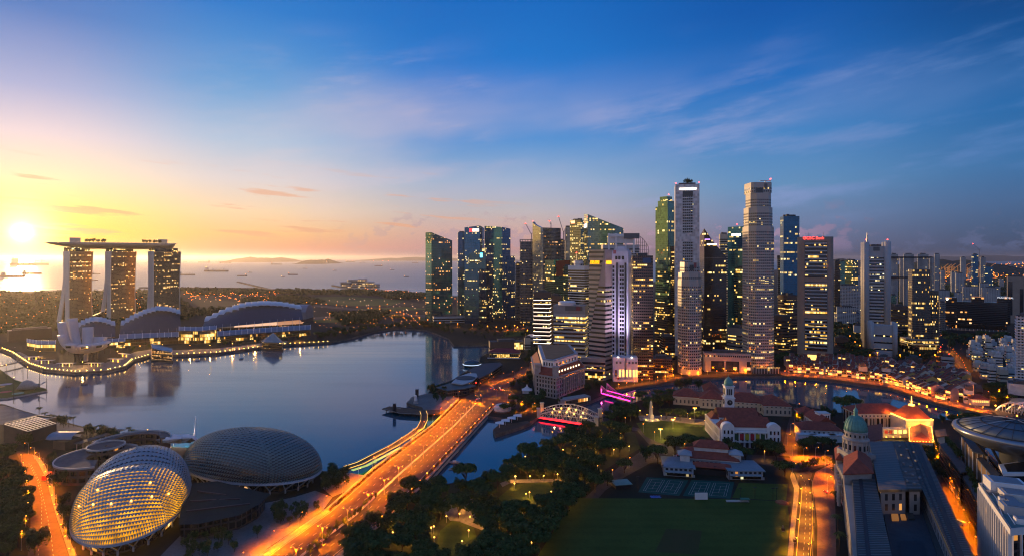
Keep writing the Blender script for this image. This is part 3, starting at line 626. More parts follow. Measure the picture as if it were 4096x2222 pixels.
r_, p_, H_ = tower('dark block with slim white frame and roof terrace left of white framed tower', (2252, 2256, 2290), 1342, 1064, F_DGREEN)
r_, p_, H_ = tower('white framed office tower with blue banded windows', (2272, 2338, 2357), 1392, 1062, None, M_WHITE, B_DARK, h=4.6, bf=.66, ar=.5)
B = MB(); c = cen(p_); B.lathe((c.x, c.y, H_-.5), [(9, 0), (9, 4), (10, 4), (10, 5), (8.4, 5), (8.4, 9), (9.4, 9), (9.4, 10)], 18); B.build('crown', M_WHITE, r_); mast(r_, (c.x-4, c.y), H_+9, 14)
r_, p_, H_ = tower('grey stone tower crowned with open white frames behind the yellow signed tower', (2404, 2412, 2558), 1420, 979, None, M_PALE, B_SOFT, ar=1.6, noplant=True)
B = MB(); e_ = Vector(p_[2])-Vector(p_[1])
for s in (.16, .36, .62, .84):
    v = Vector(p_[1])+e_*s; B.box((v.x, v.y-.6, H_+2), (3, 2, 34), math.atan2(e_.y, e_.x))
v = Vector(p_[1])+e_*.5; B.box((v.x, v.y, H_+16), (e_.length*.7, 4, 5), math.atan2(e_.y, e_.x)); v = Vector(p_[1])+e_*.5; B.box((v.x, v.y+8, H_+9), (e_.length*.68, 12, 12), math.atan2(e_.y, e_.x)); B.build('crown', M_WHITE, r_)
v = Vector(p_[1])+e_*.78; B = MB(); B.box((v.x, v.y-1.5, zt(944, v.y)), (26, 2, 9), math.atan2(e_.y, e_.x)); B.build('sign', M_SIGNB, r_)
B = MB(); v = Vector(p_[1])+e_*.93
for i in range(7):
    x0 = v.x+i*3.4; z1 = H_+16-i*i*.55
    B.tube([(x0, v.y+4, H_-40), (x0, v.y+4, z1)], .4, 4)
    if i: B.tube([(x0-3.4, v.y+4, H_+16-(i-1)**2*.55), (x0, v.y+4, z1)], .4, 4)
for k in range(8): B.tube([(v.x, v.y+4, H_-38+k*6), (v.x+20-max(0, k-5)*4, v.y+4, H_-38+k*6)], .3, 4)
B.build('trellis', M_METAL, r_)
r_, p_, H_ = tower('dark brown tower striped with white light lines beside the round pier lounge', (2135, 2199, 2205), 1400, 1168, None, M_BROWNC, facade('strip_window', (.01, .01, .012), (.05, .04, .04), 4, 2.4, .5, .6, Y2, 2.0), h=7.0, bf=.5, ar=.6)
pp = offset(p_, .5); B = MB(); B.prism(pp, 0, .7, bot=True); base = parent_world(r_); o = B.build('light_strip', glow('strip_light_white', (1, .78, .62), 3.5), r_, off=(base.x, base.y, 0)); o.location = (0, 0, 12)
for i in range(1, 12): cp(o, (0, 0, 12+i*7), r_)
tower('plain mauve brown block behind the light striped tower', (2200, 2203, 2246), 1395, 1182, None, M_BROWNC, B_DARK, h=6, bf=.35)
r_, p_, H_ = tower('broad grey office block with yellow ribbon windows behind the columned hotel', (2214, 2340, 2352), 1448, 1240, None, M_PALE, B_YEL, h=6.2, bf=.5, ar=.5, noplant=True, ztop_gap=2)
B = MB(); B.prism(offset(p_, .25), H_-6, H_+7.5); B.build('parapet', M_METAL, r_); onface(p_, 0, .38, .92, H_-1, H_+6, M_SIGNB, r_, 'sign', .8); onface(p_, 0, .72, .86, H_-.5, H_+5.5, mat('dim_red_sign', (.25, .06, .06), .5), r_, 'sign', 1.0)
B = MB(); c = cen(p_); B.lathe((c.x-6, c.y, H_+7), [(14, 0), (14, 5), (12, 6), (0, 6)], 20); B.build('roof_plant', M_WHITE, r_)
# tower with yellow sign
r_, p_, H_ = tower('banded pink granite tower with yellow bank signs', (2356, 2421, 2449), 1519, 998, None, M_PINKG, B_DARK, h=6.2, bf=.42, ar=.7, noplant=True, ztop_gap=42)
for i, s0, s1 in ((0, .08, .66), (1, .12, .82)):
    o = onface(p_, i, s0, s1, zt(1056, p_[1][1]), zt(1043, p_[1][1]), glow('yellow_sign_light', (1, .42, .0), 2.6), r_)
    if i == 0:
        q0, q1 = Vector(p_[0]), Vector(p_[1]); e_ = (q1-q0).normalized(); v = q0.lerp(q1, .37)+Vector((e_.y, -e_.x))*.9
        text('Maybank', mat('sign_ink', (.12, .06, .0), .5), r_, (v.x, v.y, (zt(1056, q1.y)+zt(1043, q1.y))/2), 6.4, math.atan2(e_.y, e_.x))
wg = MB(); q0, q1 = Vector(p_[0]), Vector(p_[1]); e_ = (q1-q0).normalized(); nn = Vector((e_.y, -e_.x))*.45
def fp(s, y): v = q0.lerp(q1, s)+nn; return (v.x, v.y, zt(y, q1.y))
wg.add([fp(0, 1330), fp(.1, 1330), fp(.97, 999), fp(0, 999)], [(0, 1, 2, 3)]); wg.build('polished_panel', facade('pale_stone_wedge', (.05, .07, .08), (.55, .42, .32), 6.2, 300, 0, 0, Y1, 0, sp=.55, wr=.18), r_)
f_ = foot((2322, 2421, 2424), 1520, .3); B = MB(); B.prism(f_, 0, zt(1432, f_[1][1])); o = B.build('podium', M_PINKG, r_); bands(o, f_, 3, 28, 6, B_YEL, .5)
onface(f_, 0, .02, .9, .5, 9, facade('lobby_glass', (.05, .05, .03), (.1, .08, .05), 3, 2.4, 1, 1.6, Y1, 2.6), r_, 'lobby', .4)
# white tower beside it
r_, p_, H_ = tower('tall white stone tower with dark vertical slots and a square white base', (2446, 2512, 2526), 1517, 1003, None, M_LILAC, None, ar=.8, noplant=True)
B = MB(); 
q0, q1 = Vector(p_[0]), Vector(p_[1]); e_ = (q1-q0).normalized(); rz = math.atan2(e_.y, e_.x); nn = Vector((e_.y, -e_.x)); W = (q1-q0).length
def bx(root, name, s, z0, z1, wd, m, out=.2, th=.4):
    v = q0+e_*(W*s)+nn*out; B = MB(); B.box((v.x, v.y, (z0+z1)/2), (wd, th, z1-z0), rz); return B.build(name, m, root)
for s in (.3, .38, .82, .88): bx(r_, 'window_slot', s, 30, H_-16, 1.3, M_GLASSD)
for s in (.3, .48, .7): bx(r_, 'arch_window', s, H_-12, H_-7, 3.2, M_GLASSD)
nrow = 22
for s in (.12, .56, .7): 
    for i in range(nrow): bx(r_, 'window', s, 33+i*5.6, 36.6+i*5.6, 2.6, M_GLASSD)
B = MB(); pu = offset(p_, -2.5); B.prism(pu, H_-1, H_+3); B.prism(offset(pu, -4), H_+3, H_+6); B.build('crown', M_LILAC, r_)
bx(r_, 'sign', .2, H_-4, H_+1, 4, mat('faint_red_logo', (.4, .12, .14), .5))
f_ = foot((2447, 2452, 2551), 1524, 1.0, 86); B = MB(); B.prism(f_, 0, zt(1427, f_[1][1])); o = B.build('podium', M_LILAC, r_); zp = zt(1427, f_[1][1])
q0, q1 = Vector(f_[1]), Vector(f_[2]); e_ = (q1-q0).normalized(); rz = math.atan2(e_.y, e_.x); nn = Vector((e_.y, -e_.x)); W = (q1-q0).length
for s in (.12, .28, .42, .56, .7, .84, .95): bx(o, 'window', s, 7, 16, 2.2, M_WIN if .2 < s else M_GLASSD)
for s in (.15, .3, .66, .8, .93): bx(o, 'window', s, 24, 27, 2.4, M_SIGNB)
for s in (.49, .53): bx(o, 'window_slot', s, 6, zp-1, .7, M_GLASSD)
v = q0+e_*(W*.5)+nn*.5; 
for s in (.2, .75):  # podium uplights, added to brighten the white tower front
    v = q0+e_*(W*s)+nn*1.5; B = MB(); B.box((v.x, v.y, zp+.6), (1.2, .8, .8), rz); o3 = B.build('floodlight', M_WHITEL, r_); l = bpy.data.lights.new('lamp_light', 'SPOT'); l.energy = 330000; l.color = (.8, .68, 1); l.spot_size = R(70); l.spot_blend = 1; l.shadow_soft_size = 1; lo = bpy.data.objects.new('lamp_light', l); COL.objects.link(lo); lo.parent = r_; lo.location = Vector((v.x+nn.x*5, v.y+nn.y*5, zp+1.6))-parent_world(r_); lo.rotation_euler = (Vector((-nn.x*-1, -nn.y*-1, -5.5))*1).to_track_quat('-Z', 'Y').to_euler(); lo.rotation_euler = Vector((-nn.x, -nn.y, 4.5)).to_track_quat('-Z', 'Y').to_euler()
v = q0+e_*(W*.5)+nn*.5; text('中国银行 BANK OF CHINA', mat('grey_letter', (.1, .09, .12), .5), o, (v.x+2, v.y, 4.3), 2.5, rz)
v = q0+e_*(W*.21)+nn*.4; B = MB(); B.lathe((0, 0, 0), [(1.4, -.2), (1.4, .2)], 14); o2 = B.build('logo', mat('red_logo', (.4, .02, .03), .5), o, off=(0, 0, 0)); o2.location = Vector((v.x, v.y, 4.3))-parent_world(o); o2.rotation_euler = (R(90), 0, rz)
r_, p_, H_ = tower('dark brown granite tower dotted with yellow windows beside the river', (2527, 2532, 2612), 1515, 1022, F_BROWN, ar=1.2)
onface(p_, 1, .48, .9, H_-10, H_-3, mat('dim_blue_sign', (.02, .06, .14), .5), r_)
tower('low dark brown riverside block with lit lower floors', (2600, 2604, 2689), 1492, 1432, F_BROWN, ar=1.0, cat='building', name='riverside_building')
tower('small dark glass annex with lit facade beside the side street', (2640, 2652, 2700), 1440, 1345, F_BLACK, ar=1, cat='building', name='annex_building')
# green stepped tower
r_, p_, H_ = tower('green and gold glass tower with a stepped crown and red beacons', (2622, 2671, 2706), 1392, 824, F_REPUB, ar=.9, noplant=True)
B = MB(); B.prism(offset(p_, -3), H_-1, zt(800, p_[1][1])); B.prism(offset(p_, -5.5), zt(800, p_[1][1]), zt(783, p_[1][1])); B.build('crown', F_REPUB, r_)
f_ = offset(p_, 1.2); B = MB(); B.prism(f_, 0, zt(1210, p_[1][1])); B.build('lower_wall', F_BROWN, r_)
B = MB(); a_, b_ = Vector(p_[1]).lerp(Vector(p_[2]), .35), Vector(p_[2]); e_ = (b_-a_).normalized(); nn = Vector((e_.y, -e_.x))*1.2; B.prism(ccw([tuple(a_+nn), tuple(b_+nn), tuple(b_), tuple(a_)]), 0, zt(985, p_[1][1])); B.build('granite_panel', F_BROWN, r_)
for s in (.1, .9): mast(r_, Vector(p_[1]).lerp(Vector(p_[2]), s), zt(783, p_[1][1]), 2)
# white slab
r_, p_, H_ = tower('tall white panelled tower with a narrow column of dark windows', (2698, 2701, 2798), 1420, 738, None, facade('white_panel_wall', (.5, .5, .52), (.62, .62, .64), 4, 3.2, 0, 0, Y1, 0, sp=.05, pier=.04, rough=.5), None, ar=1.0, big=.7)
q0, q1 = Vector(p_[1]), Vector(p_[2]); e_ = (q1-q0).normalized(); rz = math.atan2(e_.y, e_.x); nn = Vector((e_.y, -e_.x)); W = (q1-q0).length
B = MB(); a_, b_ = q0+e_*W*.3+nn*.15, q0+e_*W*.74+nn*.15; B.prism(ccw([tuple(a_), tuple(b_), tuple(b_-nn*.6), tuple(a_-nn*.6)]), 0, 2.9, bot=True); base = parent_world(r_); ow = B.build('window_row', B_OUB, r_, off=(base.x, base.y, 0)); first = True
for i in range(56):
    z = H_-22-i*4.6
    if i in (14, 15, 16) or z < 10: continue
    if first: ow.location = (0, 0, z); first = False
    else: cp(ow, (0, 0, z), r_)
bx(r_, 'window', .52, H_-20, H_-12, W*.42, M_GLASSD); bx(r_, 'sign', .52, H_-9.5, H_-6.5, W*.7, glow('soft_white_sign', (1, .85, .7), 4), .4)
for s in (.02, .98): mast(r_, Vector(p_[1]).lerp(Vector(p_[2]), s), H_, 1.5)
tree_spots_roof = [(q0.lerp(q1, s)+Vector((0, 8)), H_) for s in (.5, .6, .68)]
# twin granite towers: octagons with set-backs
def octower(label, xc, yb, secs, band, wallm, h, nosec=0):
    c0 = G(xc, yb); k = c0.y; root = thing('office_tower', label, 'tower', (c0.x, c0.y, 0)); zprev = 0.0; cc = (c0.x, c0.y); th = math.atan2(c0.x, c0.y)
    for i, (wpx, yt, cut, rot) in enumerate(secs):
        half = wpx*.43/F*k; s = half/math.cos(R(rot)) if False else half
        z1 = zt(yt, k); sq = []; c1 = cut*half
        for px, py in ((-half, -half+c1), (-half+c1, -half), (half-c1, -half), (half, -half+c1), (half, half-c1), (half-c1, half), (-half+c1, half), (-half, half-c1)):
            a = -th+R(rot); x = px*math.cos(a)-py*math.sin(a); y = px*math.sin(a)+py*math.cos(a); sq.append((cc[0]+x, cc[1]+half+y+1.5*i))
        B = MB(); B.prism(sq, zprev, z1); o = B.build('wall' if i == 0 else 'upper_block', wallm, root)
        if band: bands(root if i == 0 else o, sq, zprev+(8 if i == 0 else 1.5), z1-3, h, band, .52)
        zprev = z1; last = sq
    return root, last, zprev, c0
M_GRANB = mat('light_granite_cladding', (.42, .385, .34), .3, var=.1)
r_, p_, H_, c_ = octower('tallest pale granite tower with stepped corners and a squared crown by the river', 3054, 1488, [(120, 906, .42, 24), (113, 828, .5, 24), (97, 770, .42, 24), (97, 727, .2, 24)], B_GRAN, M_GRANB, 4.1)
o = onface(p_, 1, .1, .55, H_-17, H_-8, M_GLASSD, r_, 'crown_window'); onface(p_, 1, .62, .8, H_-9, H_-2, M_SIGNB, r_)
mast(r_, p_[2], H_, 4); B = MB(); B.box((c_.x+6, c_.y+8, H_+2.4), (16, 1, .8)); B.box((c_.x+6, c_.y+8, H_+1), (1, 1, 3)); B.build('cleaning_gantry', M_METAL, r_)
onface(offset(p_, 0), 1, -.3, 1.3, 0, 9, facade('lobby_glass_tall', (.05, .05, .04), (.3, .28, .25), 4, 4, 1, 1.2, Y1, 1.8, pier=.3), r_, 'lobby', 13)
r_, p_, H_, c_ = octower('shorter pale granite octagonal tower with warm window bands in front of white tower', 2771, 1499, [(98, 1120, .55, 24), (92, 1090, .55, 24), (74, 1048, .3, 24)], B_GRAN, M_GRANB, 4.1)
onface(p_, 1, .2, .55, H_-12, H_-4, M_GLASSD, r_, 'crown_window'); onface(p_, 1, .6, .8, H_-8, H_-1, mat('dim_red_logo', (.3, .08, .08), .5), r_)
# dark triangular tower
poly = foot((2799, 2817, 2906), 1404, 1.2); r_ = thing('office_tower', 'black triangular glass tower with a sharp sloping peak', 'tower', cen(poly))
F_TRI = facade('black_sloped_glass', (.014, .013, .014), (.022, .019, .018), 4, 2.4, .5, .5, Y2, 2.2, sp=.3, wr=.25)
k = poly[1][1]; B = MB(); B.prism(poly, 0, zt(1030, k)); B.build('glass_facade', F_TRI, r_)
B = MB(); z1 = zt(1030, k); zz = [zt(944, poly[0][1]), zt(914, k), zt(1029, poly[2][1]), zt(1028, poly[3][1])]
q = [Vector(v) for v in offset(poly, .1)]; pk = q[1].lerp(q[2], .42); B.prism([tuple(q[0]), tuple(q[1]), tuple(pk), tuple(q[2]), tuple(q[3])], z1+.1, [zz[0], zz[1], zt(968, pk.y), zz[2]+.3, zz[3]+.3]); B.build('sloped_crown', F_TRI, r_)
onface(poly, 1, .12, .55, zt(980, k), zt(974, k), glow('white_sign_soft', (1, .8, .6), 4), r_, 'sign', .8); onface(poly, 1, .02, .26, zt(959, k), zt(956, k), glow('violet_sign', (.6, .3, 1), 3), r_, 'sign', .8)
tower('banded white tower with rounded front behind the triangular tower', (2876, 2880, 2916), 1350, 936, None, M_CREAM, B_DARK, h=5, bf=.45)
r_, p_, H_ = tower('curved teal glass tower with a lit white sign at its top', (2911, 2978, 2991), 1382, 905, F_TEALM, tops=(908, 905, 908, 908), ar=.6)
onface(p_, 0, .24, .78, zt(942, p_[1][1]), zt(934, p_[1][1]), glow('white_sign_bright', (1, .88, .72), 5), r_); mast(r_, Vector(p_[0]).lerp(Vector(p_[1]), .55), H_, 4)
r_, p_, H_ = tower('low glass tower with peaked glowing roof in front of the curved teal tower', (2938, 2980, 2994), 1388, 993, F_BLUE, tops=(1000, 985, 1000, 1000), ar=.6)
tower('dark green glass tower with yellow windows low on it', (2937, 2988, 2994), 1396, 1070, F_DGREEN, ar=.6)
tower('white framed slab with black ribbon windows', (2926, 2983, 2987), 1378, 1182, None, M_PALE, B_YEL, h=5.5, bf=.62, ar=.5)
tower('pale blue slab beside the triangular tower', (2918, 2922, 2940), 1365, 1090, F_WHITEP)
tower('low grey concrete block with lit ribbon windows between the towers', (2908, 2962, 2996), 1418, 1312, None, M_BEIGE, B_YEL, h=6, bf=.4, ar=1, cat='building', name='office_block')
# podium link between the granite towers
r_, p_, H_ = tower('long grey granite podium on piers linking the two granite towers', (2811, 2818, 3006), 1484, 1408, None, M_GRANB, None, ar=4.0, cat='building', name='podium_building', big=.6)
bands(r_, p_, 22, 30, 6, B_GRAN, .4)
for s0, s1 in ((.14, .42), (.46, .74), (.9, .99)): onface(p_, 1, s0, s1, .5, 16, facade('open_hall_glass', (.02, .02, .02), (.1, .1, .1), 4, 5, .5, .4, YO, 1.5), r_, 'open_hall', .15, .3)
tower('dark blue glass tower with a lit roof edge behind the concrete slab tower', (3120, 3134, 3198), 1386, 865, F_BLUE, ar=1.4)
tower('thin grey slab left of the dark blue glass tower', (3108, 3112, 3126), 1375, 1030, F_GREYC)
# slab with three window panels
poly = foot((3188, 3190, 3336), 1436, 3.6, 88); k = poly[1][1]; H_ = zt(948, k)
c = cen(poly); q = [Vector(v) for v in poly]; rr = (q[3]-q[2]).length/2; e_ = (q[2]-q[1]).normalized(); nn = Vector((e_.y, -e_.x)); rz = math.atan2(e_.y, e_.x)
a_ = q[1].lerp(q[0], .5)+e_*rr; b_ = q[2].lerp(q[3], .5)-e_*rr
outl = [tuple(a_+Vector((math.cos(t), math.sin(t)))*rr) for t in [rz+math.pi/2+math.pi*i/10 for i in range(11)]]+[tuple(b_+Vector((math.cos(t), math.sin(t)))*rr) for t in [rz-math.pi/2+math.pi*i/10 for i in range(11)]]
r_ = thing('office_tower', 'round ended concrete slab tower with three recessed window panels and red sign', 'tower', (c.x, c.y, 0))
B = MB(); B.prism(ccw(outl), 0, H_); B.build('wall', M_BEIGE, r_)
fq = [tuple(q[1]), tuple(q[2])]; W = (q[2]-q[1]).length; q0 = q[1]
for zt0, zt1 in ((1397, 1270), (1252, 1126), (1108, 968)):
    z0, z1 = zt(zt0, k), zt(zt1, k); o = onface(poly, 1, .2, .82, z0, z1, M_DARK, r_, 'window_panel', .1, .5)
    n = 9; hh = (z1-z0-2)/n
    for i in range(n):
        onface(poly, 1, .21, .81, z0+1+i*hh, z0+1+(i+.58)*hh, B_YEL, o, 'window_band', .45, .4)
        onface(poly, 1, .205, .815, z0+1+(i+.62)*hh, z0+1+(i+.95)*hh, M_PALE, o, 'ledge', .55, .4)
onface(poly, 1, .2, .25, zt(957, k), zt(949.5, k), glow('red_logo_light', (1, .03, .02), 6), r_, 'logo', .3); v = q0+e_*(W*.44)+nn*.5; text('OCBC Bank', glow('red_letter_light', (1, .04, .03), 6), r_, (v.x, v.y, zt(953.5, k)), 6.0, rz)
onface(poly, 1, .28, .76, 1, 9, M_WIN, r_, 'lobby', .2)
for s in (.3, .72): mast(r_, q0+e_*W*s, H_, 8, light=False)
# around it
B = MB(); c = G(3143, 1416); r_ = thing('office_block', 'round brown office block with ribbon windows left of the concrete slab tower', 'building', c); B.lathe(c+Vector((0, 14, 0)), [(13, 0), (13, zt(1262, c.y)), (11, zt(1262, c.y)+1), (0, zt(1262, c.y)+1)], 24); B.build('wall', M_BROWNC, r_)
cp24 = ngon((c.x, c.y+14), 13, 20); bands(r_, cp24, 6, zt(1268, c.y), 5.4, B_YEL, .45)
tower('stepped brown tower with lit corner windows behind the round office block', (3113, 3150, 3190), 1395, 1180, None, M_BROWNC, B_YEL, h=5, bf=.45)
tower('black glass block right of the concrete slab tower', (3336, 3338, 3361), 1300, 1044, F_BLACK); tower('dark teal faceted tower with dim windows', (3376, 3410, 3432), 1262, 1041, F_DGREEN)
tower('grey teal block joined left of the faceted tower', (3355, 3360, 3380), 1265, 1046, F_GREEN)
tower('wide pale office slab with a grid of lit windows', (3336, 3338, 3447), 1290, 1140, F_WHITEP, ar=3); tower('white flats with open roof frames behind the pale office slab', (3396, 3400, 3452), 1225, 1102, F_HDB, ar=2)
r_, p_, H_ = tower('old stone government block with dark blue hipped roofs', (3336, 3340, 3447), 1302, 1252, F_WHITEP, ar=2.4, cat='building', name='government_block', noplant=True)
c = cen(p_)
for s in (.22, .5, .78):
    v = Vector(p_[1]).lerp(Vector(p_[2]), s); B = MB(); w2 = (Vector(p_[2])-Vector(p_[1])).length*.13; v = v+(Vector(p_[0])-Vector(p_[1]))*.4; B.lathe((v.x, v.y, H_-.5), [(w2*1.4, 0), (w2*.2, 9), (0, 9)], 4, rz=R(45)); B.build('hip_roof', mat('blue_slate_roof', (.04, .06, .09), .6), r_)
tower('low grey shop block with lit windows below the old stone block', (3338, 3340, 3395), 1385, 1348, None, M_BROWNC, B_YEL, h=5, bf=.4, ar=1.5, cat='building', name='shop_block'); tower('pale two storey block with yellow windows beside the cylinder cornered tower', (3413, 3416, 3460), 1345, 1300, None, M_PALE, B_YEL, h=7, bf=.4, ar=1.5, cat='building', name='shop_block')
tower('white low block with grey vaulted roof beside the old stone block', (3345, 3348, 3425), 1305, 1225, F_HDB, ar=2, cat='building', name='shop_block')
# cylinder-cornered pair
def cyltower(label, xs, yb, yt, h, band, bf, rad, m, mastx=False):
    r_, p_, H = tower(label, xs, yb, yt, None, m, band, h=h, bf=bf, ar=2.2, a=84, ztop_gap=12); H2 = H+4
    for i, (v, w_) in enumerate(((p_[1], 1), (p_[2], 1), (p_[3], .9), (p_[0], .9))):
        B = MB(); B.lathe((v[0], v[1], 0), [(rad, 0), (rad, H2+3), (rad*.8, H2+4), (0, H2+4)], 16); B.build('corner_column', m, r_, True)
    if mastx:
        for v in (p_[1], p_[2]): mast(r_, v, H2+4, 3)
        B = MB(); B.tube([(p_[1][0]+2, p_[1][1], H2+3), (p_[1][0]+2, p_[1][1], H2+20)], 1.2, 6, .5); B.build('mast', M_METAL, r_)
    return r_, p_, H
r_, p_, H_ = cyltower('white tower with silver cylindrical corners and red beacons on top', (3456, 3464, 3550), 1404, 985, 5.6, B_WHT, .5, 5.2, M_PALE, True); onface(p_, 1, .34, .64, H_-8, H_-1, M_SIGNB, r_)
f_ = foot((3480, 3486, 3580), 1420, 1.6, 84)
r_ = thing('office_block', 'shorter white block with cylindrical corners in front of cylinder cornered tower', 'building', cen(f_)); zz = zt(1298, f_[1][1]); B = MB(); B.prism(f_, 0, zz); B.build('wall', M_PALE, r_); bands(r_, f_, 10, zz-3, 11.5, B_DARK, .22)
for v in f_: B = MB(); B.lathe((v[0], v[1], 0), [(3.6, 0), (3.6, zz+5), (0, zz+5.5)], 14); B.build('corner_column', M_PALE, r_, True)
# seven linked flats
prev = None
for i, (x0, x1) in enumerate(((3559, 3592), (3598, 3616), (3613, 3656), (3669, 3714), (3716, 3728), (3725, 3736), (3737, 3759))):
    yb_ = (1232, 1220, 1230, 1230, 1224, 1222, 1228)[i]; r_, p_, H_ = tower('striped white flats tower, '+nth(i+1)+' from the left of the linked seven', (x0, x0+2, x1), yb_, 1016 if i in (0, 2, 3, 6) else 1030, F_STRIPE, ar=.8, group='linked striped flats towers')
for yy, nm in ((1029, 'roof'), (1110, 'mid')):
    a_, b_ = G(3575, 1236), G(3745, 1236); z = zt(yy, a_.y); B = MB(); B.box(((a_.x+b_.x)/2, a_.y+30, z), (b_.x-a_.x, 10, 5)); o = B.build('sky_bridge', M_DARK, None, off=(a_.x, a_.y, z)); o.location = (a_.x, a_.y, z); tag(o, 'dark sky bridge linking the striped flats at '+('roof level' if nm == 'roof' else 'mid height'), 'bridge')
# ribbed bronze tower with podium
r_, p_, H_ = tower('bronze ribbed glass tower with a planted notch and lit glass podium', (3632, 3650, 3721), 1410, 1077, facade('bronze_rib_wall', (.02, .018, .016), (.09, .075, .06), 4, 1.8, .55, .6, Y1, 2.4, sp=.25, pier=.4), ar=1.2, noplant=True)
f_ = foot((3700, 3708, 3755), 1410, 1.0, 80); B = MB(); B.prism(f_, 0, zt(1161, f_[1][1])); B.build('side_wing', MATS['bronze_rib_wall'], r_)
f_ = foot((3600, 3650, 3756), 1414, 1.2); B = MB(); B.prism(f_, 12, zt(1356, f_[1][1])); o = B.build('podium', M_BEIGE, r_); bands(o, f_, 12.5, 30, 6, facade('podium_glass', (.05, .045, .03), (.1, .1, .1), 4, 2.4, 1, 1.3, Y1, 1.8), .62)
B = MB(); B.prism(offset(f_, -2), 0, 12); B.build('lobby', facade('lobby_dim_glass', (.03, .03, .02), (.08, .07, .05), 4, 2.0, .9, .6, Y1, 1.0), r_)
# hotel of dark blocks with lit garden deck
r_ = thing('hotel', 'long black glass hotel with lit garden decks under its blocks', 'building', G(3910, 1320))
for x0, x1, yt_ in ((3780, 3828, 1188), (3883, 3936, 1186), (3986, 4042, 1184)):
    f_ = foot((x0, x0+3, x1), 1322, 1.2); z0 = zt(1296, f_[1][1]); B = MB(); B.prism(f_, z0, zt(yt_, f_[1][1]), bot=True); B.build('tower_block', F_PARK, r_)
    if x0 == 3986: q0, q1 = Vector(f_[1]), Vector(f_[2]); e_ = (q1-q0).normalized(); v = q0.lerp(q1, .62)+Vector((e_.y, -e_.x))*.6; text('PARKROYAL', glow('pale_letter', (.8, .85, 1), 1.2), r_, (v.x, v.y, zt(1190, v.y)), 5.0, math.atan2(e_.y, e_.x))
    if x0 == 3780: onface(f_, 1, .05, .2, zt(1197, f_[1][1]), zt(1192, f_[1][1]), M_WHITEL, r_)
f_ = foot((3790, 3794, 4030), 1318, 6); B = MB(); B.prism(f_, zt(1290, f_[1][1]), zt(1203, f_[1][1]), bot=True); B.build('link_block', F_PARK, r_)
onface(f_, 1, 0, 1, zt(1308, f_[1][1]), zt(1291, f_[1][1]), facade('garden_deck_light', (.03, .02, .01), (.06, .035, .015), 30, 2.2, 1, .6, YO, 2.4), r_, 'garden_deck', -2)
f_ = foot((3775, 3780, 4045), 1330, 5); B = MB(); B.prism(f_, 0, zt(1316, f_[1][1])); B.build('podium', M_DARK, r_)
for k_ in range(16): o = onface(f_, 1, .02+k_*.06, .03+k_*.06, zt(1316, f_[1][1]), zt(1308, f_[1][1]), M_CONC, r_, 'column', -1.5, 1)
# far right
r_, p_, H_ = tower('beige fluted concrete tower at the right edge behind the black hotel', (4026, 4030, 4110), 1290, 1106, None, M_BEIGE, None, ar=1.5); onface(p_, 1, .02, .25, 20, H_-12, M_GLASSD, r_, 'window_slot', .1); onface(p_, 1, .62, .8, 20, H_-30, M_GLASSD, r_, 'window_slot', .1)
r_, p_, H_ = tower('white apartment tower with stacked balconies at the right edge', (4062, 4065, 4150), 1560, 1262, F_WHITEP, ar=1.0, name='apartment_tower')
bands(r_, p_, 8, H_-3, 3.4, M_WHITE, .22, .9, 'balcony')
tower('white stepped car park podium with dark openings below the apartment tower', (4028, 4034, 4170), 1606, 1530, None, M_WHITE2, B_DARK, h=7, bf=.42, ar=1.5, cat='building', name='podium_building', z0=6, ztop_gap=2)
HDBS = [((3820, 3824, 3858), 1225, 1092, F_HDB, 'white slab of flats beside the striped flats'), ((3750, 3754, 3798), 1235, 1160, F_HDB, 'low white slab of flats with pink roof line'), ((3848, 3852, 3914), 1232, 1146, F_HDB, 'bluish white flats with two tall end cores'), ((3917, 3920, 3956), 1222, 1131, F_HDB, 'flats block with red and white top'), ((3924, 3928, 4000), 1240, 1150, F_HDB, 'wide pale blue flats left of the fluted tower'), ((3802, 3806, 3826), 1180, 1087, F_HDB, 'cream flats near the port cranes'),
 ((3840, 3844, 3864), 1172, 1029, F_STRIPE, 'slim far tower with a pale left edge'), ((3885, 3890, 3913), 1200, 1017, F_BLUE, 'slim blue far tower with a green cap'), ((3919, 3922, 3943), 1200, 1029, F_STRIPE, 'slim far white tower topped by a dark frame'), ((3935, 3938, 3972), 1215, 1066, F_BLUE, 'dark glass tower before the far port lights'), ((3557, 3560, 3633), 1345, 1222, None, 'old brown stone office block behind the bronze tower'), ((3610, 3614, 3632), 1185, 1152, F_HDB, 'small white block below the striped flats'), ((3815, 3818, 3850), 1236, 1170, F_HDB, 'white point block with dark windows behind the hotel'), ((3756, 3760, 3782), 1340, 1208, F_GREYC, 'white balconied block left of the black hotel'), ((3762, 3764, 3780), 1190, 1080, F_HDB, 'pale blue flats at the right end of the striped flats'), ((3958, 3962, 4002), 1215, 1146, F_HDB, 'white flats behind the wide pale blue flats'), ((3700, 3704, 3740), 1255, 1178, F_GREYC, 'grey low block under the striped flats'), ((3440, 3444, 3462), 1250, 1070, F_GREYC, 'dim slab behind the cylinder cornered tower'),
 ((3560, 3563, 3585), 1330, 1180, F_GREEN, 'small green glass block right of cylinder cornered tower'), ((3838, 3842, 3870), 1210, 1120, F_GREYC, 'brown red block of flats in the far estate')]
for xs, yb_, yt_, fm, lb in HDBS:
    if fm: tower(lb, xs, yb_, yt_, fm, ar=1.2, cat='building', name='apartment_block')
    else: tower(lb, xs, yb_, yt_, None, M_BROWNC, B_DARK, h=6, bf=.4, ar=1.5, cat='building', name='office_block')
rr_ = random.Random(31)                                  # more of the far estate
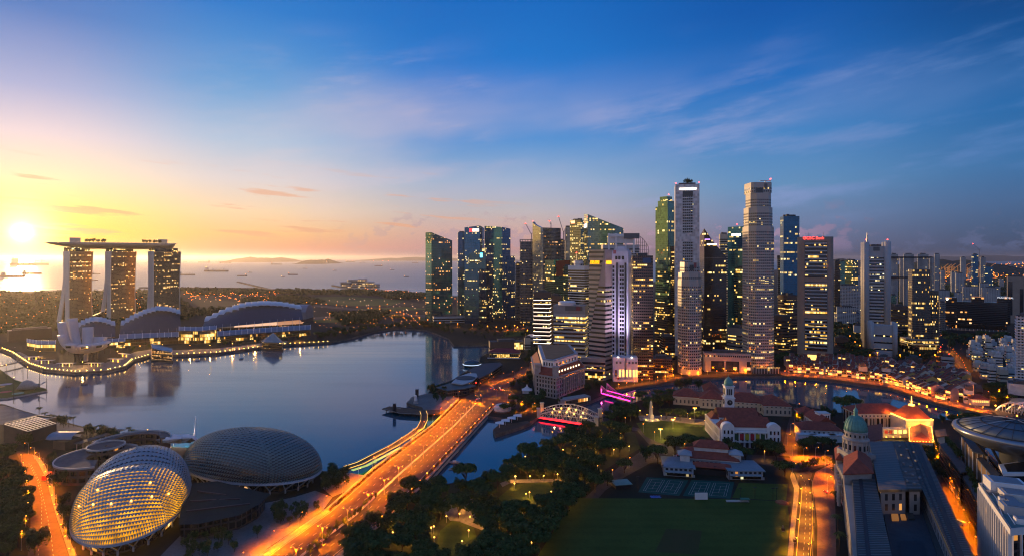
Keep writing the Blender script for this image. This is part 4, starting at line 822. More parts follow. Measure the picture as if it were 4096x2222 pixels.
for i in range(34):
    x = rr_.choice((rr_.uniform(3345, 3460), rr_.uniform(3770, 4096), rr_.uniform(3770, 4096))); yb_ = rr_.uniform(1090, 1215); wd = rr_.uniform(8, 26)*(yb_-1030)/140
    hgt = rr_.uniform(22, 70); yt_ = yb_-hgt*(yb_-HZ)/CAMH
    tower('pale far estate block, '+nth(i+1)+' of a loose scatter towards the port', (x, x+2, x+wd+4), yb_, yt_, rr_.choice((F_HDB, F_HDB, F_GREYC, F_WHITEP)), ar=1, cat='building', name='apartment_block', group='far estate blocks', noplant=True)
# construction cranes on the skyline
def crane(label, x, yb_, ybase, ytip, xtip, m=None):
    c = G(x, yb_); zb, z1 = zt(ybase, c.y), zt(ytip, c.y); xe = xt(xtip, c.y); r_ = thing('tower_crane', label, 'crane', (c.x, c.y, zb))
    B = MB(); B.tube([(c.x, c.y, zb-30), (c.x, c.y, zb+8)], .9, 4); B.build('mast', m or M_METAL, r_)
    B = MB(); B.tube([(c.x, c.y, zb+6), (xe, c.y, z1)], .7, 4); B.tube([(c.x, c.y, zb+8), (c.x+(c.x-xe)*.2, c.y, zb+10)], .9, 4); B.build('jib', m or M_METAL, r_)
    B = MB(); B.ball((xe, c.y, z1), 1.2, 6, 4); B.build('beacon', M_REDL, r_)
for a in (('luffing crane over the unfinished tower', 2126, 1291, 948, 894, 2102), ('thin crane behind the sail shaped tower', 2204, 1296, 908, 884, 2198), ('tall luffing crane left of the balcony tower', 2254, 1298, 940, 866, 2234), ('crane on the slim blue far tower', 3918, 1200, 1006, 975, 3892)): crane(*a)
rr_ = random.Random(5)
for i in range(16):                                     # port gantries, far right
    x = 3772+i*12+rr_.uniform(-4, 4); yb_ = rr_.uniform(1092, 1110); c = G(x, yb_); r_ = thing('port_crane', 'orange lit port gantry crane, '+nth(i+1)+' from the left of the far port row', 'crane', c, 'port gantry cranes'); B = MB(); s = 20
    for dx in (-s, s): B.tube([(c.x+dx, c.y, 0), (c.x+dx*.8, c.y, 85)], 3, 4)
    B.tube([(c.x-s*.9, c.y, 48), (c.x+s*.9, c.y, 48)], 3, 4); B.build('frame', glow('glowing_orange_steel', (1, .35, .06), .35), r_); B = MB(); B.tube([(c.x-s*1.2, c.y, 60), (c.x+s*2.2, c.y, 110)], 2.4, 4); B.build('boom', MATS['glowing_orange_steel'], r_)  # floodlighting on the crane steel is put in as the steel's own glow
# ================================================================ resort with three towers and roof park
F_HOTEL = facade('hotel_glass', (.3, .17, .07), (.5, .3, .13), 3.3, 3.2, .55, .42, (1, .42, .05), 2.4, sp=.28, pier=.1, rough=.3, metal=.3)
F_ATRIUM = facade('atrium_glass', (.03, .02, .01), (.06, .04, .02), 3.3, 1.6, .5, .5, YO, 1.6, sp=.3)
M_ENDW = mat('pale_end_cladding', (.86, .74, .6), .5, var=.08)
TOPS = []
def mbtower(i, xs, yb, yt):
    P = [Vector(v) for v in foot(xs, yb, a=52)]; L_, M_, Rr = P[0], P[1], P[2]; H = zt(yt, M_.y); c = cen([tuple(p) for p in P])
    r_ = thing('hotel_tower', ('leftmost', 'middle', 'rightmost')[i]+' of the three splayed hotel towers under the long roof park', 'tower', (c.x, c.y, 0), 'splayed hotel towers')
    dl = (L_-M_).normalized(); dr = (Rr-M_).normalized(); D = (L_-M_).length; W = (Rr-M_).length
    n = 14
    def prof(z):                                           # offsets along dl of front slab and back slab at height share z
        f0 = 2.2*math.sin(z*math.pi)*1.0-1.5*z; f1 = f0+11.5-3*z
        g = (1-min(z, .66)/.66)**1.15; b1 = 17+g*(D-17); return f0, f1, max(f1+.3, b1-12+3.5*z), b1
    def slab(k0, k1, name, m, w0, w1, zlo=0.0, zhi=1.0, ins=0.0):
        B = MB(); vs = []
        for j in range(n+1):
            z = zlo+(zhi-zlo)*j/n; pr = prof(z); tp = 1.0+.07*abs(z-.42)
            for w_ in (w0, w1):
                for k in (k0, k1):
                    o = pr[k]+(ins if k == k0 else -ins); v = M_+dl*o+dr*((w_-.5)*tp+.5)*W; vs.append((v.x, v.y, z*H))
        fs = []; uvs = []
        for j in range(n):
            a = j*4; b = a+4
            for q in ((0, 1), (1, 3), (3, 2), (2, 0)):
                fs.append((a+q[1], a+q[0], b+q[0], b+q[1])); l = 0 if q in ((0, 1), (3, 2)) else W
                uvs.append([(l, 0), (0, 0), (0, 1), (l, 1)])
        fs.append((n*4, n*4+1, n*4+3, n*4+2)); uvs.append([(0, 0)]*4); B.add(vs, fs, uvs)
        return B.build(name, m, r_)
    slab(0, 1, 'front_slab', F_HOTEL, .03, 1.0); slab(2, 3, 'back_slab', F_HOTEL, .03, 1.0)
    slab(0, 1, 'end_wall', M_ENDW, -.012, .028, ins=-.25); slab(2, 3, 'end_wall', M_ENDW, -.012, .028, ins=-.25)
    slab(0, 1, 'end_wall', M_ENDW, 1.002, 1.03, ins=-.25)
    slab(1, 2, 'atrium_glass', F_ATRIUM, .08, .95, 0, .6)
    B = MB(); q = [M_+dl*1+dr*4, M_+dr*(W-4)+dl*1, M_+dr*(W-4)+dl*22, M_+dr*4+dl*22]; B.prism(ccw([tuple(v) for v in q]), H+.0, H+9); B.build('sky_lobby', facade('sky_lobby_glass', (.06, .05, .03), (.3, .26, .2), 4, 3, .9, .9, Y2, 2.2, sp=.15), r_)
    TOPS.append((M_+dr*W/2+dl*12, H+9, dr)); return P
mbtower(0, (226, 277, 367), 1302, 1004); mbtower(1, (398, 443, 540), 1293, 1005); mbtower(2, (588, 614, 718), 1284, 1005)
# roof park hull
pA, pB = TOPS[0][0], TOPS[2][0]; zS = (TOPS[0][1]+TOPS[2][1])/2
def axis(s): v = pA+(pB-pA)*s; nrm = Vector((-(pB-pA).y, (pB-pA).x)).normalized(); return v+nrm*(-14*math.sin(max(0, min(1, s))*math.pi)), nrm
r_ = thing('roof_park', 'long boat shaped roof park spanning the three hotel towers', 'roof park', (pA.x, pA.y, zS))
B = MB(); vs = []; N = 40; S0, S1 = -.34, 1.155
for i in range(N+1):
    s = S0+(S1-S0)*i/N; v, nr = axis(s); e = (s-S0)/(S1-S0)
    wd = 19*min(1, (e/.3)**.6 if e < .3 else 1)*min(1, ((1-e)/.04)**.5 if e > .96 else 1)+.2; dp = 15*min(1, (e/.28)**.7 if e < .28 else 1)*min(1, ((1-e)/.04)**.5 if e > .96 else 1)+.2
    for k in range(9): t = math.pi*k/8; p = v+nr*(-math.cos(t)*wd); vs.append((p.x, p.y, zS+11.5-math.sin(t)*dp))
B.add(vs, [(i*9+k, i*9+k+1, (i+1)*9+k+1, (i+1)*9+k) for i in range(N) for k in range(8)]+[((i+1)*9, (i+1)*9+8, i*9+8, i*9) for i in range(N)])
B.build('hull', mat('champagne_metal_cladding', (.42, .34, .26), .35, .4, var=.15), r_, True)
B = MB()
for i in range(1, N): 
    s = S0+(S1-S0)*i/N; v, nr = axis(s); v2, nr2 = axis(s+(S1-S0)/N); w_ = min(15, 4+i)
    a, b = v-nr*w_, v2-nr2*w_; strip([Vector((a.x, a.y, zS+12.6)), Vector((b.x, b.y, zS+12.6))], .4, 1.6, B)
B.build('parapet', M_PALE, r_)
for s, hh in ((-.02, 13), (.985, 12)):
    v, nr = axis(s); B = MB(); B.box((v.x, v.y, zS+11+hh/2), (22, 16, hh), math.atan2((pB-pA).y, (pB-pA).x)); B.build('plant_house', M_PALE, r_)
PARKTREES = [(axis(s)[0]+axis(s)[1]*o, zS+11.4) for s, o in [(.1, -8), (.14, 4), (.18, -4), (.23, -9), (.28, 2), (.3, -8), (.75, -8), (.79, 3), (.83, -6), (.88, -9), (.92, -3), (.95, -9)]]
for i in range(26):
    s = -.2+1.3*i/25; v, nr = axis(s); v = v-nr*(11 if s > 0 else 7); B = MB(); B.box((v.x, v.y, zS+12.2), (5, 2, 1.2)); B.build('lit_kiosk', M_WIN, r_)
# lotus shaped museum
c = G(344, 1442); r_ = thing('museum', 'white lotus shaped museum with tall curved petals at the water edge', 'museum', c)
NP = 10; M_PETAL = mat('white_petal_shell', (.62, .58, .6), .45, var=.06)
for i in range(NP):
    ph = 2*math.pi*i/NP+.25; toleft = math.cos(ph-R(170)); u = (toleft+1)/2
    Rr_, hh = 31+7*u, 15+40*u**3.2; B = MB(); vs = []; n = 12; hw = math.pi/NP*.97
    for j in range(n+1):
        t = j/n; a = t*math.pi/2*(.86+.12*u); r0 = 6+(Rr_-6)*math.sin(a); z = 13+hh*(1-math.cos(a))/(1-math.cos(math.pi/2*(.86+.12*u))); thk = 3+8*math.sin(t*math.pi*.6)*(1-.35*u)
        w_ = math.tan(hw)*r0*(1-.5*u*u*t)
        for sx in (-1, -.5, .5, 1): x, y = r0-(.0 if abs(sx) < 1 else .8), sx*w_; vs.append((c.x+x*math.cos(ph)-y*math.sin(ph), c.y+x*math.sin(ph)+y*math.cos(ph), z))
        for sx in (1, -1): x, y = r0-thk*math.sin(a)*.9-1, sx*w_*.92; vs.append((c.x+x*math.cos(ph)-y*math.sin(ph), c.y+x*math.sin(ph)+y*math.cos(ph), z+thk*math.cos(a)*.5+.6))
    fs = [(j*6+k, j*6+(k+1) % 6, (j+1)*6+(k+1) % 6, (j+1)*6+k) for j in range(n) for k in range(6)]+[tuple(n*6+k for k in range(6)), tuple(range(5, -1, -1))]
    B.add(vs, fs); pt = B.build('petal', M_PETAL, r_, True)
    if u < .6:
        B = MB(); a = math.pi/2*(.86+.12*u)*.97; r0 = Rr_*.985; z = 13+hh*.86; y = 4.4
        q = [(r0+.6, -y, z-2.6), (r0+.6, y, z-2.6), (r0+1.2, y, z+1), (r0+1.2, -y, z+1)]
        B.add([(c.x+x*math.cos(ph)-yy*math.sin(ph), c.y+x*math.sin(ph)+yy*math.cos(ph), zz) for x, yy, zz in q], [(0, 1, 2, 3)]); B.build('skylight', M_GLASSD, pt)
B = MB(); B.lathe(c, [(3, 0), (3, 12), (7, 14), (7, 16), (0, 16)], 12); B.build('core', M_PALE, r_)
for k in range(9):
    a = 2*math.pi*k/9; B = MB(); B.tube([(c.x+15*math.cos(a), c.y+15*math.sin(a), 0), (c.x+15*math.cos(a+.3), c.y+15*math.sin(a+.3), 17)], .8, 5); B.build('column', M_DARK, r_)
# ------------------- malls: lit glass under white ribbed vaults
F_MALL = facade('mall_glass', (.06, .045, .02), (.12, .08, .03), 6, 2.0, 1.0, 1.4, (1, .5, .06), 2.4, sp=.12, pier=.1)
M_VAULT = mat('blue_grey_vault', (.2, .24, .3), .4, .3, var=.15)
def mall(label, pts, wd, hw, rise):
    P = [G(*p) for p in pts]; c = P[len(P)//2]; r_ = thing('shopping_mall', label, 'mall', c)
    dirs = []
    back = [Vector((p.x, p.y, 0))+Vector((p.x, p.y, 0)).normalized()*wd for p in P]
    B = MB(); n = len(P)
    for i in range(n-1):
        l = (P[i+1]-P[i]).length
        B.add([P[i], P[i+1], P[i+1]+Vector((0, 0, hw)), P[i]+Vector((0, 0, hw))], [(0, 1, 2, 3)], [[(0, 0), (l, 0), (l, hw), (0, hw)]])
    for a, b in ((P[0], back[0]), (back[-1], P[-1])):
        l = (b-a).length; B.add([b, a, a+Vector((0, 0, hw)), b+Vector((0, 0, hw))], [(0, 1, 2, 3)], [[(0, 0), (l, 0), (l, hw), (0, hw)]])
    B.build('glass_wall', F_MALL, r_)
    def vp(i, t, o=0):
        q = P[i].lerp(back[i], t*1.06-.05); return Vector((q.x, q.y, hw+o+rise*math.sin(math.pi*min(1, max(0, t*.94+.06)))))
    B = MB(); K = 8; vs = [vp(i, k/K) for i in range(n) for k in range(K+1)]
    B.add(vs, [(i*(K+1)+k, (i+1)*(K+1)+k, (i+1)*(K+1)+k+1, i*(K+1)+k+1) for i in range(n-1) for k in range(K)]); B.build('vault_roof', M_VAULT, r_, True)
    tot = sum((P[i+1]-P[i]).length for i in range(n-1)); m_ = max(3, int(tot/11)); first = None
    for j in range(m_+1):
        d = tot*j/m_; i = 0
        while i < n-2 and d > (P[i+1]-P[i]).length: d -= (P[i+1]-P[i]).length; i += 1
        f = d/(P[i+1]-P[i]).length
        B = MB(); B.tube([vp(i, k/K, .4).lerp(vp(i+1, k/K, .4), f) for k in range(K+1)], .45, 4); B.build('roof_rib', M_WHITE, r_)
    return r_
mall('curved glass entrance hall with layered pale canopies left of the lotus museum', [(108, 1396), (150, 1404), (222, 1404)], 30, 12, 6)
mall('short lit glass mall with ribbed vault just right of the lotus museum', [(424, 1394), (500, 1390)], 24, 11, 6)
mall('long lit glass mall with blue ribbed vault in front of the fan roofs', [(478, 1384), (600, 1377), (714, 1373)], 30, 12, 9)
mall('tall bright glass entrance hall between the two fan roofed halls', [(716, 1372), (790, 1374), (866, 1368)], 34, 24, 7)
mall('longest ribbed vault mall running beside the bay under the big fan roof', [(870, 1370), (1000, 1358), (1130, 1348), (1242, 1340)], 32, 11, 10)
# ------------------- halls with fan roofs
def fanhall(label, x0, y0, x1, y1, he0, he1, prof, dep, wallm, steps=13, cols=0):
    A, C = G(x0, y0), G(x1, y1); c = (A+C)/2; r_ = thing('convention_hall', label, 'hall', c); n = len(prof)-1
    N = 26
    def pr(s):
        t = s*n; i = min(n-1, int(t)); f = t-i; f = f*f*(3-2*f) if False else f; return prof[i]+(prof[i+1]-prof[i])*f
    out = Vector((c.x, c.y, 0)).normalized()*dep
    B = MB(); vs = []
    for i in range(N+1):
        s = i/N; p = A.lerp(C, s); he = he0+(he1-he0)*s
        for k in range(6): t = k/5; q = p+out*t; vs.append((q.x, q.y, he+(pr(s)-he)*math.sin(t*math.pi/2)))
    B.add(vs, [(i*6+k, (i+1)*6+k, (i+1)*6+k+1, i*6+k+1) for i in range(N) for k in range(5)]); B.build('fan_roof', mat('slate_blue_roof', (.035, .05, .07), .5, .2, var=.2), r_, True)
    B = MB(); q = [A-Vector((0, 0, 0)), C, C+out, A+out]; B.prism(ccw([tuple(v)[:2] for v in q]), 0, [min(he0, he1)-.5]*4); B.build('wall', wallm, r_)
    for j in range(steps):                                  # overlapping white curved shades stepping over the ridge
        s0, s1 = j/steps, (j+1.12)/steps; sm = min(1, (j+.5)/steps); B = MB(); vs = []
        zc = pr(sm)+2.0
        for i in range(5):
            s = min(1.02, s0+(s1-s0)*i/4); p = A.lerp(C, s)
            for t, dz in ((.62, -3.2-2.5*abs(i/4-.4)), (.8, .2), (1.02, 2.2-1.5*(i/4-.3)**2*4), (1.3, 1.5)): q = p+out*t; vs.append((q.x, q.y, zc+dz))
        fs = [(i*4+k, (i+1)*4+k, (i+1)*4+k+1, i*4+k+1) for i in range(4) for k in range(3)]; m_ = len(vs); vs += [(v[0], v[1], v[2]-.8) for v in vs]
        fs += [tuple(m_+a for a in reversed(f)) for f in fs]+[(0, 1, m_+1, m_), (1, 2, m_+2, m_+1), (2, 3, m_+3, m_+2)]+[(4*i+4, 4*i, m_+4*i, m_+4*i+4) for i in range(4)]
        B.add(vs, fs); B.build('roof_shade', mat('white_roof_shade', (.55, .58, .62), .4, var=.1), r_, True)
    for j in range(cols):
        p = A.lerp(C, (j+.5)/cols)-out*.06; B = MB(); h_ = he0+(he1-he0)*j/cols+7; B.tube([(p.x, p.y, 0), (p.x, p.y, h_)], .55, 5, .3); B.build('mast', M_PALE, r_)
    return r_
fanhall('left fan roofed hall behind the lotus museum', 285, 1382, 462, 1376, 13, 15, [26, 36, 43, 44, 40, 33], 60, M_GLASSD, 10, 5)
fanhall('middle fan roofed hall with stepped white shades below the rightmost hotel tower', 478, 1366, 724, 1352, 14, 16, [28, 42, 52, 58, 56, 48], 70, M_GLASSD, 14, 7)
fanhall('largest fan roofed convention hall at the right end of the resort', 808, 1342, 1212, 1318, 15, 24, [24, 44, 56, 58, 54, 44], 95, facade('amber_hall_wall', (.06, .03, .012), (.1, .05, .025), 6, 3, .9, .9, (1, .33, .05), .8, sp=.2, pier=.1), 15, 13)
c = G(1165, 1292); r_ = thing('theatre_hall', 'dark barrel vaulted hall behind the largest fan roof', 'hall', c); B = MB(); vs = []
a_, b_ = G(1105, 1290), G(1222, 1288); out = Vector((0, 1, 0))*60
for k in range(9):
    t = math.pi*k/8; 
    for p in (a_, b_): q = p+out*(1-math.cos(t))/2; vs.append((q.x, q.y, 8+36*math.sin(t)**.7))
B.add(vs, [(k*2, k*2+1, k*2+3, k*2+2) for k in range(8)]+[tuple(k*2 for k in range(8, -1, -1)), tuple(k*2+1 for k in range(9))]); B.build('vault_roof', M_VAULT, r_); B = MB(); B.prism(ccw([tuple(v)[:2] for v in (a_, b_, b_+out, a_+out)]), 0, 8.2); B.build('wall', M_BROWNC, r_)
tower('long low flat roofed hall with white roof edge left of the fan roofs', (28, 34, 208), 1366, 1322, None, M_DARK, None, ar=4, cat='building', name='long_hall', roofm=M_PALE, big=.8)
for x, y, lb in ((262, 1300, 'glass link roof between the left and middle hotel towers'), (545, 1290, 'glass link roof between the middle and right hotel towers')):
    a_, b_ = G(x+108, y-8), G(x+166 if x < 300 else x+68, y-10); 
    a_, b_ = (G(368, 1296), G(441, 1290)) if x < 300 else (G(540, 1288), G(612, 1283))
    r_ = thing('atrium_link', lb, 'atrium', a_); B = MB(); P = [a_, b_, b_+Vector((-20, 30, 0)), a_+Vector((-20, 30, 0))]; B.prism(ccw([tuple(v)[:2] for v in P]), 0, [20, 36, 36, 20]); B.build('glass_wall', F_ATRIUM, r_)
# crystal pavilions standing in the water
def pavilion(label, x0, x1, yb, hh, lit):
    A, C = G(x0, yb, -3), G(x1, yb+6, -3); out = Vector((A.x, A.y, 0)).normalized()*34; c = (A+C)/2; r_ = thing('crystal_pavilion', label, 'pavilion', (c.x, c.y, -3))
    B = MB(); q = [A, C, C+out, A+out]; B.prism(ccw([tuple(v)[:2] for v in q]), -5, -.5); B.build('plinth', M_DARK, r_)
    q = [tuple(v)[:2] for v in (A.lerp(C, .04)+out*.1, C.lerp(A, .04)+out*.1, C+out*.9, A+out*.9)]; B = MB()
    if lit: B.prism(q, -.5, [hh, hh*.72, hh*.9, hh*1.25], cap=False)
    else: B.prism(q, -.5, [hh*.5, hh*.55, hh*.5, hh*.45], cap=False)
    B.build('glass_wall', facade('pavilion_lit_glass', (.05, .035, .02), (.1, .06, .03), 2.2, 2.2, 1, 1.2, (1, .42, .08), 1.2, sp=.15, pier=.12) if lit else F_BLACK, r_)
    B = MB()
    if lit: zz = [hh, hh*.72, hh*.9, hh*1.25]; B.add([(*q[i], zz[i]+.2) for i in range(4)], [(0, 1, 2), (0, 2, 3)])
    else:
        zz = [hh*.5, hh*.55, hh*.5, hh*.45]; m_ = (A+C)/2+out*.5; B.add([(*q[i], zz[i]+.1) for i in range(4)]+[(m_.x+2, m_.y, hh*1.35)], [(0, 1, 4), (1, 2, 4), (2, 3, 4), (3, 0, 4)])
    B.build('roof', mat('faceted_glass_roof', (.2, .24, .28), .25, .4), r_)
pavilion('amber lit glass pavilion standing in the bay in front of the mall', 604, 692, 1441, 17, True)
pavilion('dark faceted glass pavilion with a pyramid roof standing in the bay', 1046, 1133, 1396, 20, False)
# promenade lamps: strings of low globes along the curved water edge
proto = thing('promenade_lamp', 'first of the many small globe lamps strung along the curved bay promenade', 'lamp', (0, 0, 0), 'bay promenade lamps')
B = MB(); B.tube([(0, 0, 0), (0, 0, 1.4)], .12, 4); B.build('post', M_DARK, proto); B = MB(); B.ball((0, 0, 1.9), .62, 6, 4); B.build('globe', glow('promenade_globe', (1, .55, .1), 14), proto)
edge = [G(x, y) for x, y in [(1318, 1367), (1147, 1376), (1031, 1389), (872, 1410), (704, 1418), (600, 1420), (537, 1438), (507, 1463), (430, 1481), (300, 1489), (172, 1476), (107, 1455), (43, 1411), (0, 1394)]]
sp = along(edge, 8.6, 3)
for i, (p, a) in enumerate(sp):
    q = p+Vector((-math.sin(a), math.cos(a), 0))*-3.0; lb = 'small globe lamp on the curved bay promenade, '+nth(i+1)+' from the east end'
    if i == 0: proto.location = (q.x, q.y, 0); proto['label'] = lb
    else: copy_thing(proto, (q.x, q.y, 0), label=lb)
B = MB(); first = None
for i, (x, y, a) in enumerate(((130, 1437, .2), (180, 1452, .12), (264, 1464, .05), (378, 1463, -.05), (462, 1446, -.25), (498, 1425, -.5))):
    c = G(x, y); r_ = thing('promenade_shelter', 'flat roofed lit shelter on the promenade round the museum, '+nth(i+1)+' from the left', 'shelter', c, 'promenade shelters', a)
    B = MB(); B.box((c.x, c.y, 5), (26, 7, .6)); B.build('roof', M_PALE, r_); 
    for s in (-10, -5, 0, 5, 10): B = MB(); B.box((c.x+s, c.y, 2.35), (.5, .5, 4.7)); B.build('post', M_GOLDS if s % 10 else M_PALE, r_)
M_STEEL = M_METAL
# warm point lamps on posts in front of the malls
def point(root, loc, e, col=(1, .5, .1), r=.6):
    l = bpy.data.lights.new('lamp_light', 'POINT'); l.energy = e; l.color = col; l.shadow_soft_size = r
    o = bpy.data.objects.new('lamp_light', l); COL.objects.link(o); o.parent = root; o.location = Vector(loc)-parent_world(root); return o
for i, (x, y) in enumerate(((160, 1425), (330, 1470), (470, 1425), (560, 1402), (650, 1396), (760, 1400), (840, 1400), (930, 1392), (1020, 1380), (1110, 1370), (1200, 1362))):
    c = G(x, y); r_ = thing('mall_floodlight', 'warm floodlight post in front of the malls, '+nth(i+1)+' from the left', 'floodlight', c, 'mall floodlights')
    B = MB(); B.tube([c, c+Vector((0, 0, 9))], .15, 4); B.build('post', M_DARK, r_); B = MB(); B.ball(c+Vector((0, 0, 9.3)), .5, 6, 4); B.build('lamp_head', M_WARMW, r_); point(r_, c+Vector((0, 0, 8.3)), 30000, (1, .42, .06))
# ------------------- cruise terminal
c = G(1430, 1152); r_ = thing('cruise_terminal', 'white stepped cruise terminal glowing orange by the sea', 'terminal', c); F_CRU = facade('terminal_glass', (.08, .06, .04), (.4, .38, .36), 9, 8, 1, 1.2, (1, .5, .12), 1.6, sp=.45, pier=.15)
for dx, w_, h_, d_ in ((-62, 60, 32, 30), (-25, 64, 44, 36), (22, 44, 48, 36), (62, 48, 32, 36), (98, 32, 22, 30)):
    B = MB(); B.prism([(c.x+dx-w_/2, c.y), (c.x+dx+w_/2, c.y-20), (c.x+dx+w_/2, c.y+d_), (c.x+dx-w_/2, c.y+d_)], 0, h_); B.build('terminal_block', F_CRU, r_); B = MB(); B.box((c.x+dx, c.y+d_/2-10, h_+3), (w_+6, d_+10, 2)); B.build('roof', M_WHITE, r_)
# ------------------- ships on the sea
def ship(label, x, y, wpx, kind=0, flip=1, lit=1):
    c = G(x, y, -3.5); Ls = wpx*(c.y/F); r_ = thing('cargo_ship', label, 'ship', (c.x, c.y, -3.5)); bw = max(10, Ls*.13)
    h = Ls*.055+3; B = MB(); n = 10; out = []
    for i in range(n+1): s = i/n; wd = bw/2*min(1, (1-s)*5+.02 if s > .8 else 1)*(.8 if s < .05 else 1); out.append((c.x+flip*(s-.5)*Ls, c.y-wd))
    out += [(p[0], 2*c.y-p[1]) for p in reversed(out)]
    B.prism(ccw(out), -4, -3.5+h); B.build('hull', mat(('rust_hull', 'dark_hull', 'blue_hull')[kind % 3], ((.12, .04, .03), (.04, .045, .055), (.03, .06, .12))[kind % 3], .6), r_)
    B = MB(); x0 = c.x-flip*Ls*.4; B.box((x0, c.y, -3.5+h+Ls*.045), (Ls*.11, bw*.8, Ls*.09)); B.box((x0, c.y, -3.5+h+Ls*.105), (Ls*.07, bw*.8, Ls*.03)); B.build('deckhouse', M_WHITE2, r_)
    B = MB(); B.lathe((x0-flip*Ls*.05, c.y, -3.5+h+Ls*.08), [(Ls*.018, 0), (Ls*.015, Ls*.06), (0, Ls*.06)], 8); B.build('funnel', M_RED, r_)
    for k in range(4):
        if kind == 2: break
        xx = c.x+flip*Ls*(-.18+.16*k); B = MB(); B.tube([(xx, c.y, -4+h), (xx, c.y, -3.5+h+Ls*.08)], Ls*.008, 4); B.tube([(xx, c.y, -3.5+h+Ls*.075), (xx+flip*Ls*.1, c.y, -3.5+h+Ls*.05)], Ls*.005, 4); B.build('deck_crane', M_METAL, r_)
    if lit: B = MB(); B.ball((x0, c.y-bw*.5, -3.5+h+Ls*.13), max(1.5, Ls*.012), 6, 4); B.build('mast_light', M_WARMW, r_)
for i, a in enumerate(((52, 1106, 98, 0, 1), (128, 1094, 78, 0, 1), (120, 1060, 150, 1, 1), (385, 1096, 34, 1, 1), (380, 1121, 24, 0, 1), (816, 1050, 48, 1, -1), (902, 1052, 46, 2, 1), (1106, 1058, 44, 1, 1), (1286, 1055, 52, 1, -1), (1514, 1064, 32, 0, -1), (866, 1086, 96, 1, 1), (748, 1100, 66, 1, 1), (1133, 1107, 14, 0, 1), (1172, 1099, 40, 0, 1), (968, 1104, 40, 1, -1), (1626, 1107, 20, 1, 1), (1402, 1048, 36, 1, 1), (960, 1044, 30, 1, 1), (1060, 1046, 26, 1, -1), (1880, 1062, 40, 1, 1), (680, 1058, 22, 1, 1), (740, 1047, 18, 0, 1), (1000, 1090, 16, 1, 1), (1220, 1074, 18, 1, -1), (1340, 1082, 16, 0, 1), (1450, 1050, 22, 1, 1), (1570, 1080, 16, 1, 1), (1660, 1052, 24, 0, -1))):
    x, y, wp, kd, fl = a; big = 'long' if wp > 60 else ('small' if wp < 30 else 'mid sized')
    near = 'in the glare left of the hotel towers' if x < 230 else ('between the hotel towers' if x < 600 else ('on the sea right of the hotel towers' if x < 1250 else 'on the sea above the cruise terminal'))
    ship(big+(' rusty' if kd == 0 else ' dark' if kd == 1 else ' blue')+' ship '+near+', '+nth(1+sum(1 for b in range(i) if True))+' anchored', *a)
